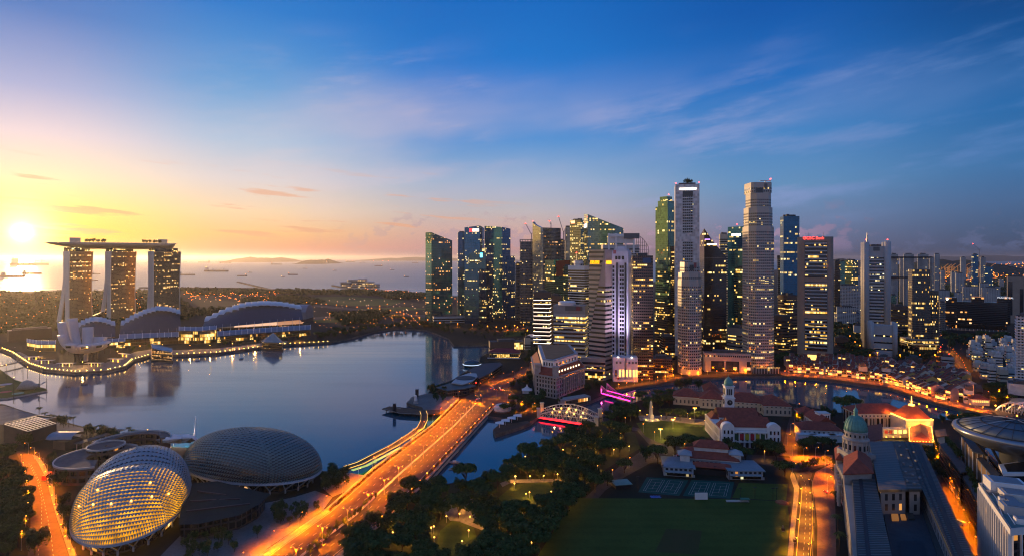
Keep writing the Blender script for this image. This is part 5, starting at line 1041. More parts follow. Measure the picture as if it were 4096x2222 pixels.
# ================================================================ spiky theatre shells
M_SHADE = mat('aluminium_sunshade', (.34, .36, .38), .5, .3, var=.15, scale=.3)
M_SHADE2 = mat('aluminium_sunshade_dim', (.12, .19, .19), .5, .3, var=.15, scale=.3)
def shell(label, cx, cy, ax, ay, rot, hz, prof, litfn, glassm, litm, NU, NV, shadem, open_amt, z0=9.0):
    """egg shaped glass shell under a grid of pointed metal sunshades; prof(s) height share along the long axis"""
    r_ = thing('theatre_shell', label, 'theatre', (cx, cy, 0)); ca, sa = math.cos(rot), math.sin(rot)
    def S(a, b):                                            # square grid wrapped over the shell, rim at its border
        dx, dy = a*math.sqrt(max(0, 1-b*b/2)), b*math.sqrt(max(0, 1-a*a/2)); r = min(1.0, math.hypot(dx, dy)); rr = math.sin(r*math.pi/2)**.9; k = rr/r if r > 1e-6 else 0
        x, y = dx*k, dy*k; z = z0+hz*prof(x)*max(0, math.cos(r*math.pi/2))**.8
        return Vector((cx+x*ax*ca-y*ay*sa, cy+x*ax*sa+y*ay*ca, z))
    g1, g2, sh = MB(), MB(), MB(); ga = [-1+2*i/NU for i in range(NU+1)]; gb = [-1+2*j/NV for j in range(NV+1)]
    for j in range(NV):
        for i in range(NU):
            q = [S(ga[i], gb[j]), S(ga[i+1], gb[j]), S(ga[i+1], gb[j+1]), S(ga[i], gb[j+1])]; am, bm = (ga[i]+ga[i+1])/2, (gb[j]+gb[j+1])/2
            (g1 if litfn(am, bm) else g2).add(q, [(0, 1, 2, 3)])
            n = (q[2]-q[0]).cross(q[3]-q[1]); n = n.normalized() if n.length > 1e-9 else Vector((0, 0, 1)); n = n if n.dot(q[0]-Vector((cx, cy, 0))) > 0 else -n
            k = min(range(4), key=lambda e: q[e].z+q[(e+1) % 4].z); a, b, c, d = q[k], q[(k+1) % 4], q[(k+2) % 4], q[(k+3) % 4]
            hgt = (d-a).length; op = open_amt*(1-.95*min(1, max(0, n.z)**1.2*1.1))
            t = (a+b)/2+(c-b)*(.02+.22*op)+n*(.3+hgt*.5*op); u1, u0 = d+n*.15, c+n*.15; m_ = (c+d)/2+n*(.35+hgt*.3*op)
            sh.add([u1, t, m_, u0], [(0, 1, 2), (2, 1, 3)]); w_ = max(.05, .62-op*.75); e0, e1 = a.lerp(d, 1-w_)+n*.15, b.lerp(c, 1-w_)+n*.15
            sh.add([u1, e0, t, e1, u0], [(0, 1, 2), (4, 2, 3)])
    g1.v and g1.build('lit_glass', litm, r_, True); g2.v and g2.build('glass_skin', glassm, r_, True); sh.build('sunshade', shadem, r_)
    def rim(u): x, y = math.sin(u), math.cos(u); return Vector((cx+x*ax*ca-y*ay*sa, cy+x*ax*sa+y*ay*ca, z0))
    B = MB(); ring = [rim(2*math.pi*i/64) for i in range(65)]; strip([p+Vector((0, 0, .6)) for p in ring], 2.6, 1.4, B); B.build('rim_gutter', mat('white_rim', (.5, .52, .58), .4), r_)
    B = MB(); pts = [tuple(Vector((cx, cy))+(Vector((p.x, p.y))-Vector((cx, cy)))*.86) for p in ring[:-1]]; B.prism(ccw(pts), 0, z0-.4); B.build('base_wall', facade('foyer_glass', (.03, .025, .015), (.06, .04, .03), 5, 3, 1, .75, (1, .42, .05), 2.2, sp=.2, pier=.12) if litm is not glassm else facade('foyer_dark_glass', (.015, .02, .02), (.05, .05, .05), 5, 3, .5, .3, YO, 1.2, sp=.2, pier=.12), r_)
    for i in range(24):
        u = 2*math.pi*i/24; p, q1, q2 = rim(u), rim(u-.1), rim(u+.1); f = Vector((cx+(p.x-cx)*.9, cy+(p.y-cy)*.9, 0)); B = MB()
        for q in (q1, q2): B.tube([f+Vector((0, 0, 2.5)), q-Vector((0, 0, .8))], .42, 4)
        B.tube([f, f+Vector((0, 0, 2.8))], .6, 5); B.build('y_column', M_PALE, r_)
    return r_, S
def prof_l(s): return .98-.2*math.exp(-((s-.02)/.2)**2)+.02*s        # saddle between two humps
M_GOLDG = NB('gold_lit_glass'); _b = M_GOLDG; _p = _b.pos(); _n = _b.noise(_p, .16, 3); _n2 = _b.noise(_p, .9, 2)
_b.set(Base_Color=(.08, .05, .02), Roughness=.2, Emission_Color=_b.mix(_n, (1, .34, .0), (1, .46, .015)), Emission_Strength=_b.math('ADD', _b.rng(_n, .35, .7, .5, 1.5), _b.rng(_n2, .6, .75, 0, 1.0))); M_GOLDG = _b.m
M_SHELLG = mat('shell_glass', (.03, .036, .04), .15, 0, spec=.8)
cL = Vector((-241, 371)); dirL = math.atan2(115, -52)
r_, SL = shell('near spiky egg shaped theatre shell glowing gold inside its front end', cL.x, cL.y, 60, 30, dirL, 30, prof_l, lambda a, b: a < -.12-.25*max(0, .5-abs(b)), M_SHELLG, M_GOLDG, 46, 40, M_SHADE, .8)
ps = [SL(f, t) for f, t in ((-.5, -.62), (-.56, -.4), (-.6, -.15), (-.6, .1), (-.56, .35), (-.5, .6), (-.4, -.3), (-.4, .3))]
for p in ps: 
    B = MB(); q = p+(p-Vector((cL.x, cL.y, 10))).normalized()*.9; B.ball(q, .55, 6, 4); B.build('spotlight', M_WARMW, r_)
r_, SR = shell('far spiky egg shaped theatre shell of dark grey sunshades by the bay', -196, 437, 58, 32, math.atan2(-45, 115), 27, lambda s: .96+.05*s-.12*max(0, s)**2, lambda a, b: False, M_SHELLG, M_SHELLG, 46, 40, M_SHADE2, 1.0)
# foyer roof between the shells
c = G(1000, 2060, 10); r_ = thing('foyer_building', 'dark green folded foyer roof between the two spiky shells', 'building', (c.x, c.y, 0))
z = 11; Q = [G(*p, z) for p in ((772, 1930), (870, 1922), (1082, 1974), (1040, 2012), (960, 2058), (790, 2094), (714, 2096), (728, 2010))]
B = MB(); m_ = sum(Q, Vector())/len(Q); m_.z = z+2.5; B.add(Q+[m_], [(i, (i+1) % len(Q), len(Q)) for i in range(len(Q))]); o = B.build('roof', mat('dark_green_roof', (.01, .035, .036), .85, 0, var=.3, spec=.2), r_)
B = MB()
for a, b in (((790, 1960), (905, 1975)), ((760, 2000), (960, 1990)), ((745, 2040), (1000, 2010))): strip([G(*a, z+2.6), G(*b, z+2.2)], 1.0, .8, B)
B.build('roof_fold', M_DARK, o)
B = MB(); B.prism(ccw([tuple(v)[:2] for v in [G(*p, 9.5) for p in ((775, 1938), (868, 1930), (1060, 1976), (1030, 2012), (955, 2052), (790, 2086), (722, 2088), (735, 2010))]]), 0, 10.3); B.build('wall', facade('foyer_dim_wall', (.015, .013, .01), (.05, .035, .03), 5, 4, .6, .35, YO, 1.6, sp=.25, pier=.2), r_)
# curved shopping terraces behind the near shell
def ringwall(name, label, cx_, cy_, r0, r1, a0, a1, h, m, mroof):
    c = G(cx_, cy_); r_ = thing(name, label, 'building', c); n = 28
    P0 = [(c.x+r0*math.cos(R(a0+(a1-a0)*i/n)), c.y+r0*math.sin(R(a0+(a1-a0)*i/n))) for i in range(n+1)]; P1 = [(c.x+r1*math.cos(R(a0+(a1-a0)*i/n)), c.y+r1*math.sin(R(a0+(a1-a0)*i/n))) for i in range(n+1)]
    B = MB()
    for i in range(n):
        for p, q in ((P1[i], P1[i+1]), (P0[i+1], P0[i])): B.add([(*p, 0), (*q, 0), (*q, h), (*p, h)], [(0, 1, 2, 3)], [[(i*3, 0), (i*3+3, 0), (i*3+3, h), (i*3, h)]])
    for i, f in ((0, 1), (n, 0)): B.add([(*P0[i], 0), (*P1[i], 0), (*P1[i], h), (*P0[i], h)], [(0, 1, 2, 3)])
    B.build('wall', m, r_); B = MB()
    for i in range(n): B.add([(*P0[i], h-.3), (*P1[i], h-.3), (*P1[i+1], h-.3), (*P0[i+1], h-.3)], [(0, 1, 2, 3)])
    B.build('roof', mroof, r_); B = MB(); strip([Vector((*p, h+.8)) for p in P1], .8, 1.3, B); B.build('parapet', M_PALE, r_); return r_
F_MALLB = facade('brick_mall_wall', (.02, .015, .012), (.14, .07, .05), 5, 4, .6, .4, YO, 1.8, sp=.4, pier=.3)
ringwall('mall_terrace', 'wide round mall roof terrace left of the gold lit shell', 396, 1884, 8, 28, 60, 300, 12, F_MALLB, M_ROOFG)
ringwall('drum_building', 'smaller round drum roof within the mall terrace', 424, 1850, 1, 13, 0, 360, 14, F_MALLB, M_ROOFD)
ringwall('arc_building', 'curved red brick arcade by the round mall terrace', 530, 1812, 20, 28, 20, 260, 11, F_MALLB, M_ROOFG)
for i in range(12):
    c = G(268+i*2.0, 1925-i*9); r_ = struct
tower('low grey plant block with roof equipment behind the round terrace', (356, 400, 452), 1815, 1785, None, M_PALE, None, ar=1, cat='building', name='plant_block', big=.8, plantm=M_METAL)
tower('brown box shaped hall with a gridded glass roof on the left shore', (14, 90, 226), 1778, 1700, None, M_BROWNC, None, ar=1.1, cat='building', name='event_hall', noplant=True, roofm=facade('x_grid_roof', (.05, .06, .07), (.2, .2, .2), 4, 4, 0, 0, Y1, 0))
r_ = bpy.data.objects.get('event_hall'); 
P = [G(x, y, 17.5) for x, y in ((18, 1694), (138, 1662), (224, 1690), (112, 1722))]
B = MB()
for i in range(9): strip([P[0].lerp(P[1], i/8), P[3].lerp(P[2], i/8)], .5, .5, B); strip([P[0].lerp(P[3], i/8), P[1].lerp(P[2], i/8)], .5, .5, B)
B.build('roof_grid', M_PALE, r_)
tower('small brown building with a curved blue roof beside the event hall', (212, 260, 330), 1800, 1766, None, M_BROWNC, None, ar=1, cat='building', name='pavilion_building', roofm=M_ROOFD, noplant=True)
r_ = bpy.data.objects.get('pavilion_building'); c = r_.location; B = MB(); vs = []
for k in range(7): t = math.pi*k/6; vs += [(c.x-9+math.cos(t)*0-4, c.y-4*math.cos(t)*2, 9+4*math.sin(t)), (c.x+9, c.y-4*math.cos(t)*2, 9+4*math.sin(t))]
B.add(vs, [(2*k, 2*k+1, 2*k+3, 2*k+2) for k in range(6)]); B.build('vault_roof', M_VAULT, r_)
r_ = thing('covered_walkway', 'long brown covered walkway leading to the bay from the mall', 'walkway', G(400, 1770)); B = MB(); strip([G(305, 1800)+Vector((0, 0, 6)), G(486, 1740)+Vector((0, 0, 6))], 7, .6, B); B.build('roof', M_BROWNC, r_)
for i in range(8): p = G(305, 1800).lerp(G(486, 1740), (i+.5)/8); B = MB(); B.box((p.x, p.y-3, 2.7), (.5, .5, 5.4)); B.build('post', M_PINKR, r_)
# white tent stage
c = G(700, 1784); r_ = thing('tent_stage', 'white peaked tent canopy with a tall leaning mast by the bay', 'canopy', c)
tops = [G(x, y, z) for x, y, z in ((725, 1752, 19), (768, 1750, 20))]; z = 5
rim = [G(612, 1756, 5), G(636, 1768, 5), G(676, 1772, 5), G(716, 1772, 5), G(760, 1770, 5), G(794, 1760, 5), G(780, 1742, 7), G(730, 1734, 8), G(664, 1742, 7)]
B = MB(); n = len(rim); 
for i in range(n):
    a, b = rim[i], rim[(i+1) % n]; t = tops[0] if i in (0, 1, 2, 7, 8) else tops[1]; m1, m2 = a.lerp(t, .45)-Vector((0, 0, 1.2)), b.lerp(t, .45)-Vector((0, 0, 1.2)); mm = ((a+b)/2).lerp(t, .4)+Vector((0, 0, .9)); ab = (a+b)/2+Vector((0, 0, .8))
    B.add([a, ab, b, m1, mm, m2, t], [(0, 1, 4, 3), (1, 2, 5, 4), (3, 4, 6), (4, 5, 6)])
B.add([tops[0], tops[1], rim[3], rim[7]], [(0, 1, 2), (1, 0, 3)]); B.build('membrane', mat('white_membrane', (.7, .66, .68), .6, var=.05), r_, True)
p = G(777, 1757); B = MB(); B.tube([p, G(779, 1757)+Vector((1, 0, 22))], .8, 6, .1); B.build('mast', M_WHITE, r_)
for x, y, h_ in ((640, 1784, 14), (694, 1782, 9), (760, 1782, 8)): B = MB(); q = G(x, y); B.tube([q, q+Vector((0, 0, h_))], .35, 5, .15); B.build('mast', M_PALE, r_)
point(r_, G(720, 1775)+Vector((0, 0, 2.5)), 16000, (1, .62, .5)); point(r_, G(660, 1778)+Vector((0, 0, 2)), 12000, (1, .62, .5))
# floating platform with whale
z = -2.6; Q = [G(*p, z) for p in ((-120, 1500), (0, 1478), (60, 1520), (186, 1556), (190, 1562), (30, 1592), (-120, 1600))]; c = Q[2]
o = flat('floating_platform', ccw([tuple(v)[:2] for v in Q]), M_GRASS, -1.6); struct(o); B = MB(); B.prism(ccw([tuple(v)[:2] for v in Q]), -4, -1.61, cap=False); struct(B.build('platform_edge', M_CONC))
c = G(95, 1557, -1.6); o = None; B = MB(); vs = []; n = 16
for i in range(n+1):
    s = i/n; rr = 8.5*math.sin(min(1, s*1.35)*math.pi*.5)*(1-max(0, s-.35)/.65)**.75+.25 if s > 0 else .2
    for k in range(12): a = 2*math.pi*k/12; vs.append((c.x-10+s*30, c.y+rr*math.cos(a), c.z+max(-.2, rr*.95+rr*math.sin(a)+(s > .75)*(s-.75)*20)))
B.add(vs, [(i*12+k, (i+1)*12+k, (i+1)*12+(k+1) % 12, i*12+(k+1) % 12) for i in range(n) for k in range(12)])
r_ = thing('whale_sculpture', 'large grey ribbed whale sculpture on the floating platform', 'sculpture', c); B.build('body', M_GREYST, r_, True)
B = MB(); 
for sy in (-1, 1): B.add([(c.x+19, c.y, c.z+5), (c.x+25, c.y+sy*5, c.z+9), (c.x+22, c.y+sy*5.5, c.z+9.4), (c.x+19, c.y, c.z+5.8)], [(0, 1, 2, 3), (3, 2, 1, 0)])
B.build('tail_fluke', M_GREYST, r_)
for i, (x, y, h_) in enumerate(((55, 1612, 30), (92, 1520, 34), (158, 1548, 38), (110, 1512, 16), (186, 1552, 14), (60, 1500, 40), (25, 1515, 20))):
    p = G(x, y, -1.6); r_ = thing('flag_mast', 'tall thin mast on the floating platform, '+nth(i+1)+' counted', 'mast', p, 'platform masts'); B = MB(); B.tube([p, p+Vector((0, 0, h_))], .35, 5, .15); B.build('pole', M_DARK, r_); B = MB(); B.ball(p+Vector((0, 0, h_)), .5, 5, 4); B.build('finial', M_WARMW if i % 3 == 0 else M_METAL, r_)
for i, (x, y, rr, m_) in enumerate(((22, 1535, 7, (.3, .34, .45)), (22, 1565, 6, (.4, .06, .08)), (72, 1571, 6, (.1, .35, .28)), (5, 1545, 4, (.5, .3, .06)))):
    p = G(x, y, -1.55); B = MB(); B.lathe((p.x, p.y, -1.6), [(rr, 0), (rr, .12), (0, .14)], 20); o = B.build('painted_disc', mat('disc_'+('blue', 'red', 'green', 'amber')[i], m_, .7), None, off=(p.x, p.y, -1.6)); o.location = (p.x, p.y, -1.6); tag(o, ('pale blue', 'red', 'green', 'amber')[i]+' patterned disc lying on the floating platform', 'ground disc')
# small jetty by the tent
r_ = thing('jetty', 'small dark jetty with lamps near the white tent', 'jetty', G(595, 1745)); B = MB(); strip([G(590, 1756)+Vector((0, 0, -.3)), G(585, 1730)+Vector((0, 0, -.3))], 6, .8, B); strip([G(560, 1742)+Vector((0, 0, -.3)), G(622, 1738)+Vector((0, 0, -.3))], 5, .8, B); B.build('deck', M_DECK, r_)
for i, (x, y) in enumerate(((562, 1742), (590, 1735), (618, 1738), (600, 1744))): p = G(x, y); B = MB(); B.tube([p-Vector((0, 0, 4)), p+Vector((0, 0, 4))], .3, 5); o = B.build('pile', M_DARK, r_); B = MB(); B.ball(p+Vector((0, 0, 4.3)), .5, 6, 4); B.build('lamp_head', M_WARMW, o)
# ================================================================ helpers for low buildings
def rect(p0, p1, d, z=0.0):
    a, b = G(*p0, z), G(*p1, z); e = (b-a); e.z = 0; e.normalize(); n = Vector((-e.y, e.x, 0)); return [tuple(v)[:2] for v in (a, b, b+n*d, a+n*d)]
def hiproof(poly, z, h, over=.8, ins=1.0, th=.5, gable=False):
    q = [Vector((*p, z)) for p in offset(ccw(poly), over)]
    if (q[1]-q[0]).length < (q[2]-q[1]).length: q = q[1:]+q[:1]
    w_ = (q[2]-q[1]).length/2*ins; e = (q[1]-q[0]).normalized(); l = (q[1]-q[0]).length
    if gable: w_ = 0
    w_ = min(w_, l/2-.1)
    m0, m1 = (q[0]+q[3])/2+e*w_, (q[1]+q[2])/2-e*w_; m0.z = m1.z = z+h; B = MB(); dn = Vector((0, 0, th))
    B.add(q+[m0, m1]+[v-dn for v in q], [(0, 1, 5, 4), (1, 2, 5), (2, 3, 4, 5), (3, 0, 4), (0, 6, 7, 1), (1, 7, 8, 2), (2, 8, 9, 3), (3, 9, 6, 0), (9, 8, 7, 6)]); return B
def wins(root, poly, i, n, z0, z1, wf, m, name='window', s0=.04, s1=.96, d=.05):
    st = (s1-s0)/n; L = (Vector(poly[(i+1) % len(poly)])-Vector(poly[i])).length
    for k in range(n): onface(poly, i, s0+st*(k+.5-wf/2), s0+st*(k+.5+wf/2), z0, z1, m, root, name, d, .3)
def house(label, poly, h, rh, wallm, roofm=M_TILE, cat='building', name='heritage_building', group=None, rows=(), gable=False, ins=1.0, parent=None, cornice=True, wm=M_GLASSD):
    poly = ccw(poly); c = cen(poly); r_ = parent or thing(name, label, cat, c, group)
    B = MB(); B.prism(poly, 0, h); o = B.build('wall', wallm, r_)
    if roofm: hiproof(poly, h+.35, rh, gable=gable, ins=ins).build('roof', roofm, r_)
    if cornice: B = MB(); B.prism(offset(poly, .45), h-.9, h-.2, bot=True); B.build('cornice', M_WHITE2, r_)
    for i, n, z0, z1 in rows: wins(r_, poly, i, n, z0, z1, .45, wm)
    return r_, poly
# ================================================================ wide road bridge
CL = [(G(*a)+G(*b))/2 for a, b in zip(BR_L, BR_R)]; LL = [G(*a) for a in BR_L]; RR_ = [G(*b) for b in BR_R]
r_ = thing('road_bridge', 'wide flat road bridge glowing orange under street lamps across the inlet', 'bridge', CL[3])
B = MB(); n = len(CL); dn = Vector((0, 0, 2.4)); up = Vector((0, 0, .03))
for i in range(n-1):
    a, b, c, d = LL[i], LL[i+1], RR_[i+1], RR_[i]; B.add([v+up for v in (a, b, c, d)]+[v-dn for v in (a, b, c, d)], [(3, 2, 1, 0), (4, 5, 6, 7), (0, 1, 5, 4), (2, 3, 7, 6)])
B.build('road_surface', M_ASPH, r_)
def bl(f, z=.0, off=0): return [LL[i].lerp(RR_[i], f)+Vector((0, 0, z)) for i in range(len(LL))]
B = MB(); strip(bl(-.045, .16), 3.6, .4, B); B.build('footway', M_PAVE, r_); B = MB(); strip(bl(1.06, .16), 4.4, .4, B); B.build('footway', M_PAVE, r_)
for f in (-.09, 1.11):
    B = MB(); strip(bl(f, 1.15), .35, .25, B); o = B.build('balustrade', M_CONC, r_)
    B = MB(); strip(bl(f, .95), .22, .9, B); B.build('baluster_panel', M_GREYST, o)
B = MB(); strip(bl(.5, .35), 1.6, .35, B); B.build('median_kerb', M_CONC, r_)
B = MB(); strip([p-Vector((0, 0, .6)) for p in bl(1.13)], .5, 2.2, B); B.build('fascia', M_CONC, r_)
for i, t in enumerate((.35, .5, .65, .8)):
    k = 2+t*2.6; j = int(k); f = k-j; p = CL[min(j, n-2)].lerp(CL[min(j+1, n-1)], f); B = MB(); B.box((p.x, p.y, -4.2), (3, 46, 4), R(35)); B.build('pier', M_CONC, r_)
B = MB()
for f in (.14, .26, .38, .62, .74, .86):
    for p, a in along(bl(f, .036), 13.0, 2): B.box(p, (3.6, .2, .006), a)
struct(B.build('lane_markings', M_LINE)); B = MB(); strip(bl(.025, .036), .22, .006, B); strip(bl(.965, .036), .3, .006, B); struct(B.build('edge_markings', M_LINE))
# planter hedge along the bridge edges
M_FLOWER = foliage_mat('red_flower_hedge', (.1, .03, .015), (.05, .05, .02))
def hedge(label, pts, wd, h, m, step=1.2, seed=1):
    r = random.Random(seed); B = MB(); c = Vector(pts[len(pts)//2])
    for p, a in along(pts, step):
        for k in range(5):
            q = Vector(p)+Vector((r.uniform(-wd, wd)/2, r.uniform(-wd, wd)/2, r.uniform(.1, h))); s = r.uniform(.35, .8); ax = Vector((r.gauss(0, 1), r.gauss(0, 1), r.gauss(0, 1))).normalized(); b = ax.orthogonal().normalized()*s; t = ax.cross(b); B.quad(q-b-t, q+b-t, q+b+t, q-b+t)
    o = B.build('hedge', m, None, off=tuple(c)); o.location = c; return tag(o, label, 'hedge')
hedge('low reddish planter hedge along the bay edge of the wide bridge', bl(-.02)[2:], 1.2, .9, M_FLOWER, 1.3, 1); hedge('low reddish planter hedge along the river edge of the wide bridge', bl(1.02)[2:], 1.4, .9, M_FLOWER, 1.3, 2)
# ------------------- curved footbridge
JB = [G(x, y, 2.5) for x, y in ((1384, 1868), (1440, 1850), (1500, 1819), (1579, 1778), (1646, 1735), (1682, 1708), (1696, 1680), (1697, 1655), (1692, 1642))]
r_ = thing('footbridge', 'slim curved footbridge with golden light strips beside the wide bridge', 'bridge', JB[4])
strip(JB, 6.5, .9).build('deck', M_DECK, r_); L_, R2 = ribbon(JB, 6.6)
for q in (L_, R2):
    strip([p+Vector((0, 0, 1.15)) for p in q], .2, .15).build('handrail', M_METAL, r_); strip([p+Vector((0, 0, .2)) for p in q], .35, .2).build('light_strip', glow('footbridge_strip', (1, .55, .08), 2.2), r_)
for i in (2, 4, 6): B = MB(); B.tube([JB[i]-Vector((0, 0, 7)), JB[i]-Vector((0, 0, .8))], 1.2, 8, .9); B.build('pier', M_WHITE2, r_)
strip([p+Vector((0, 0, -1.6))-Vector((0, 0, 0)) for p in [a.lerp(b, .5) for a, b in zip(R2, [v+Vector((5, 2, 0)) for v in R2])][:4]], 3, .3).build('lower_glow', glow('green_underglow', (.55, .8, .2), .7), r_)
# ------------------- jetty with dark tower, statue
r_ = thing('viewing_jetty', 'viewing jetty with white railings and dark pylon at the water park', 'jetty', G(1600, 1645)); Q = [G(*p, .3) for p in ((1528, 1632), (1600, 1649), (1700, 1655), (1760, 1650), (1762, 1636), (1700, 1636), (1560, 1622))]
B = MB(); B.prism(ccw([tuple(v)[:2] for v in Q]), -.8, .3, bot=True); B.build('deck', M_DECK, r_); 
B = MB()
for i in range(9): p = G(1545+i*24, 1634+i*1.6); B.tube([p-Vector((0, 0, 7)), p], .5, 5)
for i in range(1): pass
B.build('pile', M_DARK, r_); c = G(1578, 1645); B = MB(); B.box((c.x, c.y, 4.5), (3.2, 3.2, 8.4)); B.build('pylon', M_DARK, r_)
for pts in ([(1530, 1632), (1600, 1650), (1700, 1655)], [(1560, 1622), (1604, 1632)]): strip([G(*p, 1.5) for p in pts], .15, .12).build('railing', M_WHITE, r_)
c = G(1663, 1611); r_ = thing('fountain_statue', 'small white fountain statue with a maned head on a wavy base by the jetty', 'statue', c)
B = MB(); B.lathe(c, [(3.2, 0), (3.0, 1), (2.2, 1.6), (2.4, 2.4), (1.6, 3)], 12); B.build('base', M_GREYST, r_); B = MB(); B.lathe(c, [(1.5, 2.8), (2.0, 3.8), (1.7, 5.2), (1.3, 6.2), (1.5, 7.0)], 12); B.build('body', M_WHITE, r_, True); B = MB(); B.ball(c+Vector((0, -.2, 8.0)), 1.5, 10, 8, 1.15); B.box(c+Vector((-.2, -1.5, 7.7)), (1.1, 1.0, .9)); B.build('head', M_WHITE, r_, True)
r_ = thing('viewing_steps', 'grey stepped seating beside the fountain statue', 'steps', G(1640, 1600))
for i in range(5): B = MB(); a, b = G(1628+i*5, 1608-i*4), G(1660+i*3, 1614-i*4); strip([a+Vector((0, 0, .4+i*.5)), b+Vector((0, 0, .4+i*.5))], 2.6, .6, B); B.build('step', M_PAVE, r_)
c = G(1668, 1585); r_ = thing('pylon', 'dark square pylon on the plaza behind the fountain statue', 'pylon', c); B = MB(); B.box((c.x, c.y, 4.5), (3.4, 3.4, 9)); B.build('body', M_DARK, r_); B = MB(); B.box((c.x, c.y, 9.2), (3.9, 3.9, .4)); B.build('cap', M_METAL, r_)
# ------------------- waterfront pavilions by the bridge head
def lowroof(label, pts, z, th, roofm, wallm, name='waterfront_pavilion', shrink=-1.6, cat='building'):
    P = ccw([tuple(G(*p, z))[:2] for p in pts]); c = cen(P); r_ = thing(name, label, cat, c); B = MB(); B.prism(P, z-th, z, bot=True); B.build('roof', roofm, r_); B = MB(); B.prism(offset(P, shrink), 0, z-th); B.build('wall', wallm, r_); return r_, P
F_WF = facade('waterfront_glass', (.03, .025, .02), (.1, .08, .06), 4, 2.4, .6, .4, YO, 1.6, sp=.2, pier=.15)
lowroof('waterfront restaurant with a curved dark roof nearest the bridge head', [(1742, 1548), (1800, 1530), (1880, 1533), (1906, 1541), (1860, 1552), (1790, 1560)], 8, 1, M_SEAM, F_WF)
r_, P = lowroof('oval restaurant building with an open ring roof by the bridge head', [(1806, 1528), (1830, 1505), (1875, 1490), (1905, 1491), (1910, 1503), (1890, 1522), (1850, 1535)], 10, 1.2, M_PALE, F_WF)
c = G(1862, 1510, 10.1); B = MB(); B.lathe((c.x, c.y, 9.9), [(13, 0), (13, .5), (0, .55)], 24); B.build('roof_well', M_ROOFD, r_)
lowroof('long dark wave roofed pavilion running along the bay road', [(1870, 1480), (1930, 1452), (2000, 1447), (2010, 1456), (1960, 1490), (1915, 1512), (1900, 1494)], 9, 1, mat('dark_wave_roof', (.05, .045, .05), .6, var=.2), F_WF)
c = G(1888, 1463, -3); r_ = thing('floating_pod', 'glassy round floating pavilion at the edge of the bay', 'pavilion', c); B = MB(); B.lathe(c, [(12, 0), (14, 3), (14, 5), (11, 8), (0, 10)], 24); B.build('shell', M_GLASST, r_, True); B = MB(); B.lathe(c, [(14.3, 3.2), (14.3, 4.2), (13.5, 4.3)], 24); B.build('light_ring', glow('cool_ring', (.6, .75, 1), 1.2), r_)
r_, P = house('red roofed pier house lit yellow along its front by the bay', rect((1955, 1434), (2078, 1436), 22), 11, 5, F_WF, mat('crimson_roof', (.2, .02, .02), .6, var=.3), rows=()); onface(P, 0, .02, .98, 3.2, 8.6, facade('pier_house_glass', (.06, .05, .02), (.2, .16, .1), 4, 3, 1, 1.5, Y1, 2.2, pier=.25), r_, 'lit_front'); onface(P, 0, -.04, 1.03, 1.6, 2.4, M_WHITE, r_, 'balcony', 1.2, 2.4)
r_, P, H_ = tower('grey bay hotel with a bright glazed corner behind the red roofed pier house', (1955, 1960, 2094), 1416, 1366, None, M_BROWNC, B_SOFT, h=5, bf=.5, ar=2.5, cat='building', name='hotel', z0=3); onface(P, 1, .72, .98, 3, H_-2, facade('bright_atrium', (.1, .08, .03), (.15, .12, .06), 4, 3, 1, 1.5, Y2, 2.2, pier=.12), r_, 'glazed_corner'); onface(P, 1, .2, .68, 2, 7, M_WINW, r_, 'lobby')
tower('small cream block beside the bay hotel', (2096, 2098, 2122), 1398, 1350, None, M_CREAM, B_SOFT, h=5, bf=.4, cat='building', name='office_block', z0=3)
c = G(2154, 1392); r_ = thing('revolving_lounge', 'round white pier tower lounge on a stem with a lit drum on top', 'lounge', c); B = MB(); B.lathe(c, [(7, 0), (7, 12), (18, 15), (20, 17), (20, 19), (18, 19.2), (18, 22), (20, 22.2), (20, 24), (17, 25), (0, 25.5)], 28); B.build('body', M_WHITE2, r_); B = MB(); B.lathe(c+Vector((0, 0, 25.3)), [(8, 0), (8, 6), (0, 6.2)], 20); B.build('lit_drum', glow('amber_drum', (1, .4, .08), 1.6), r_); B = MB(); B.lathe(c+Vector((0, 0, 19.3)), [(18.3, 0), (18.3, 2.6), (18, 2.6)], 28); B.build('window_band', M_GLASSD, r_)
# ------------------- columned hotel
poly = ccw([tuple(G(*p))[:2] for p in ((2141, 1578), (2226, 1594), (2340, 1546), (2300, 1492), (2126, 1496))]); c = cen(poly); r_ = thing('grand_hotel', 'grey granite hotel with tall columns, red mansard roofs and white attic block', 'hotel', c)
ST = facade('granite_hotel_wall', (.02, .02, .022), (.3, .27, .26), 5, 4.2, .25, .2, YO, 1.8, sp=.35, pier=.55, rough=.2, wr=.7)
B = MB(); B.prism(poly, 0, 24); B.build('wall', ST, r_); B = MB(); B.prism(offset(poly, 1.2), 24, 25.6, bot=True); B.build('cornice', M_GREYST, r_)
o1, o2, o3 = offset(poly, -1), offset(poly, -7.5), offset(poly, -9); B = MB(); nn_ = len(poly)
for i in range(nn_): j = (i+1) % nn_; B.add([(*o1[i], 27), (*o1[j], 27), (*o2[j], 34), (*o2[i], 34)], [(0, 1, 2, 3)])
B.prism(o1, 25.6, 27, cap=False); B.build('mansard_roof', M_TILE, r_); B = MB(); B.prism(o3, 33, 42, cap=True); B.build('attic_block', M_WHITE, r_); B = MB(); B.prism(offset(poly, -13), 41.5, 43.6); B.build('roof_terrace', mat('timber_tile_terrace', (.2, .12, .06), .8), r_); B = MB(); B.prism(offset(poly, -8.5), 42, 43, bot=True); B.build('attic_cornice', mat('blue_grey_lead', (.3, .34, .4), .5), r_)
ip = [i for i in range(nn_)]
def edge_of(pa, pb):
    a = Vector(tuple(G(*pa))[:2]); return min(range(nn_), key=lambda i: (Vector(poly[i])-a).length if (Vector(poly[(i+1) % nn_])-Vector(tuple(G(*pb))[:2])).length < 1 else 1e9)
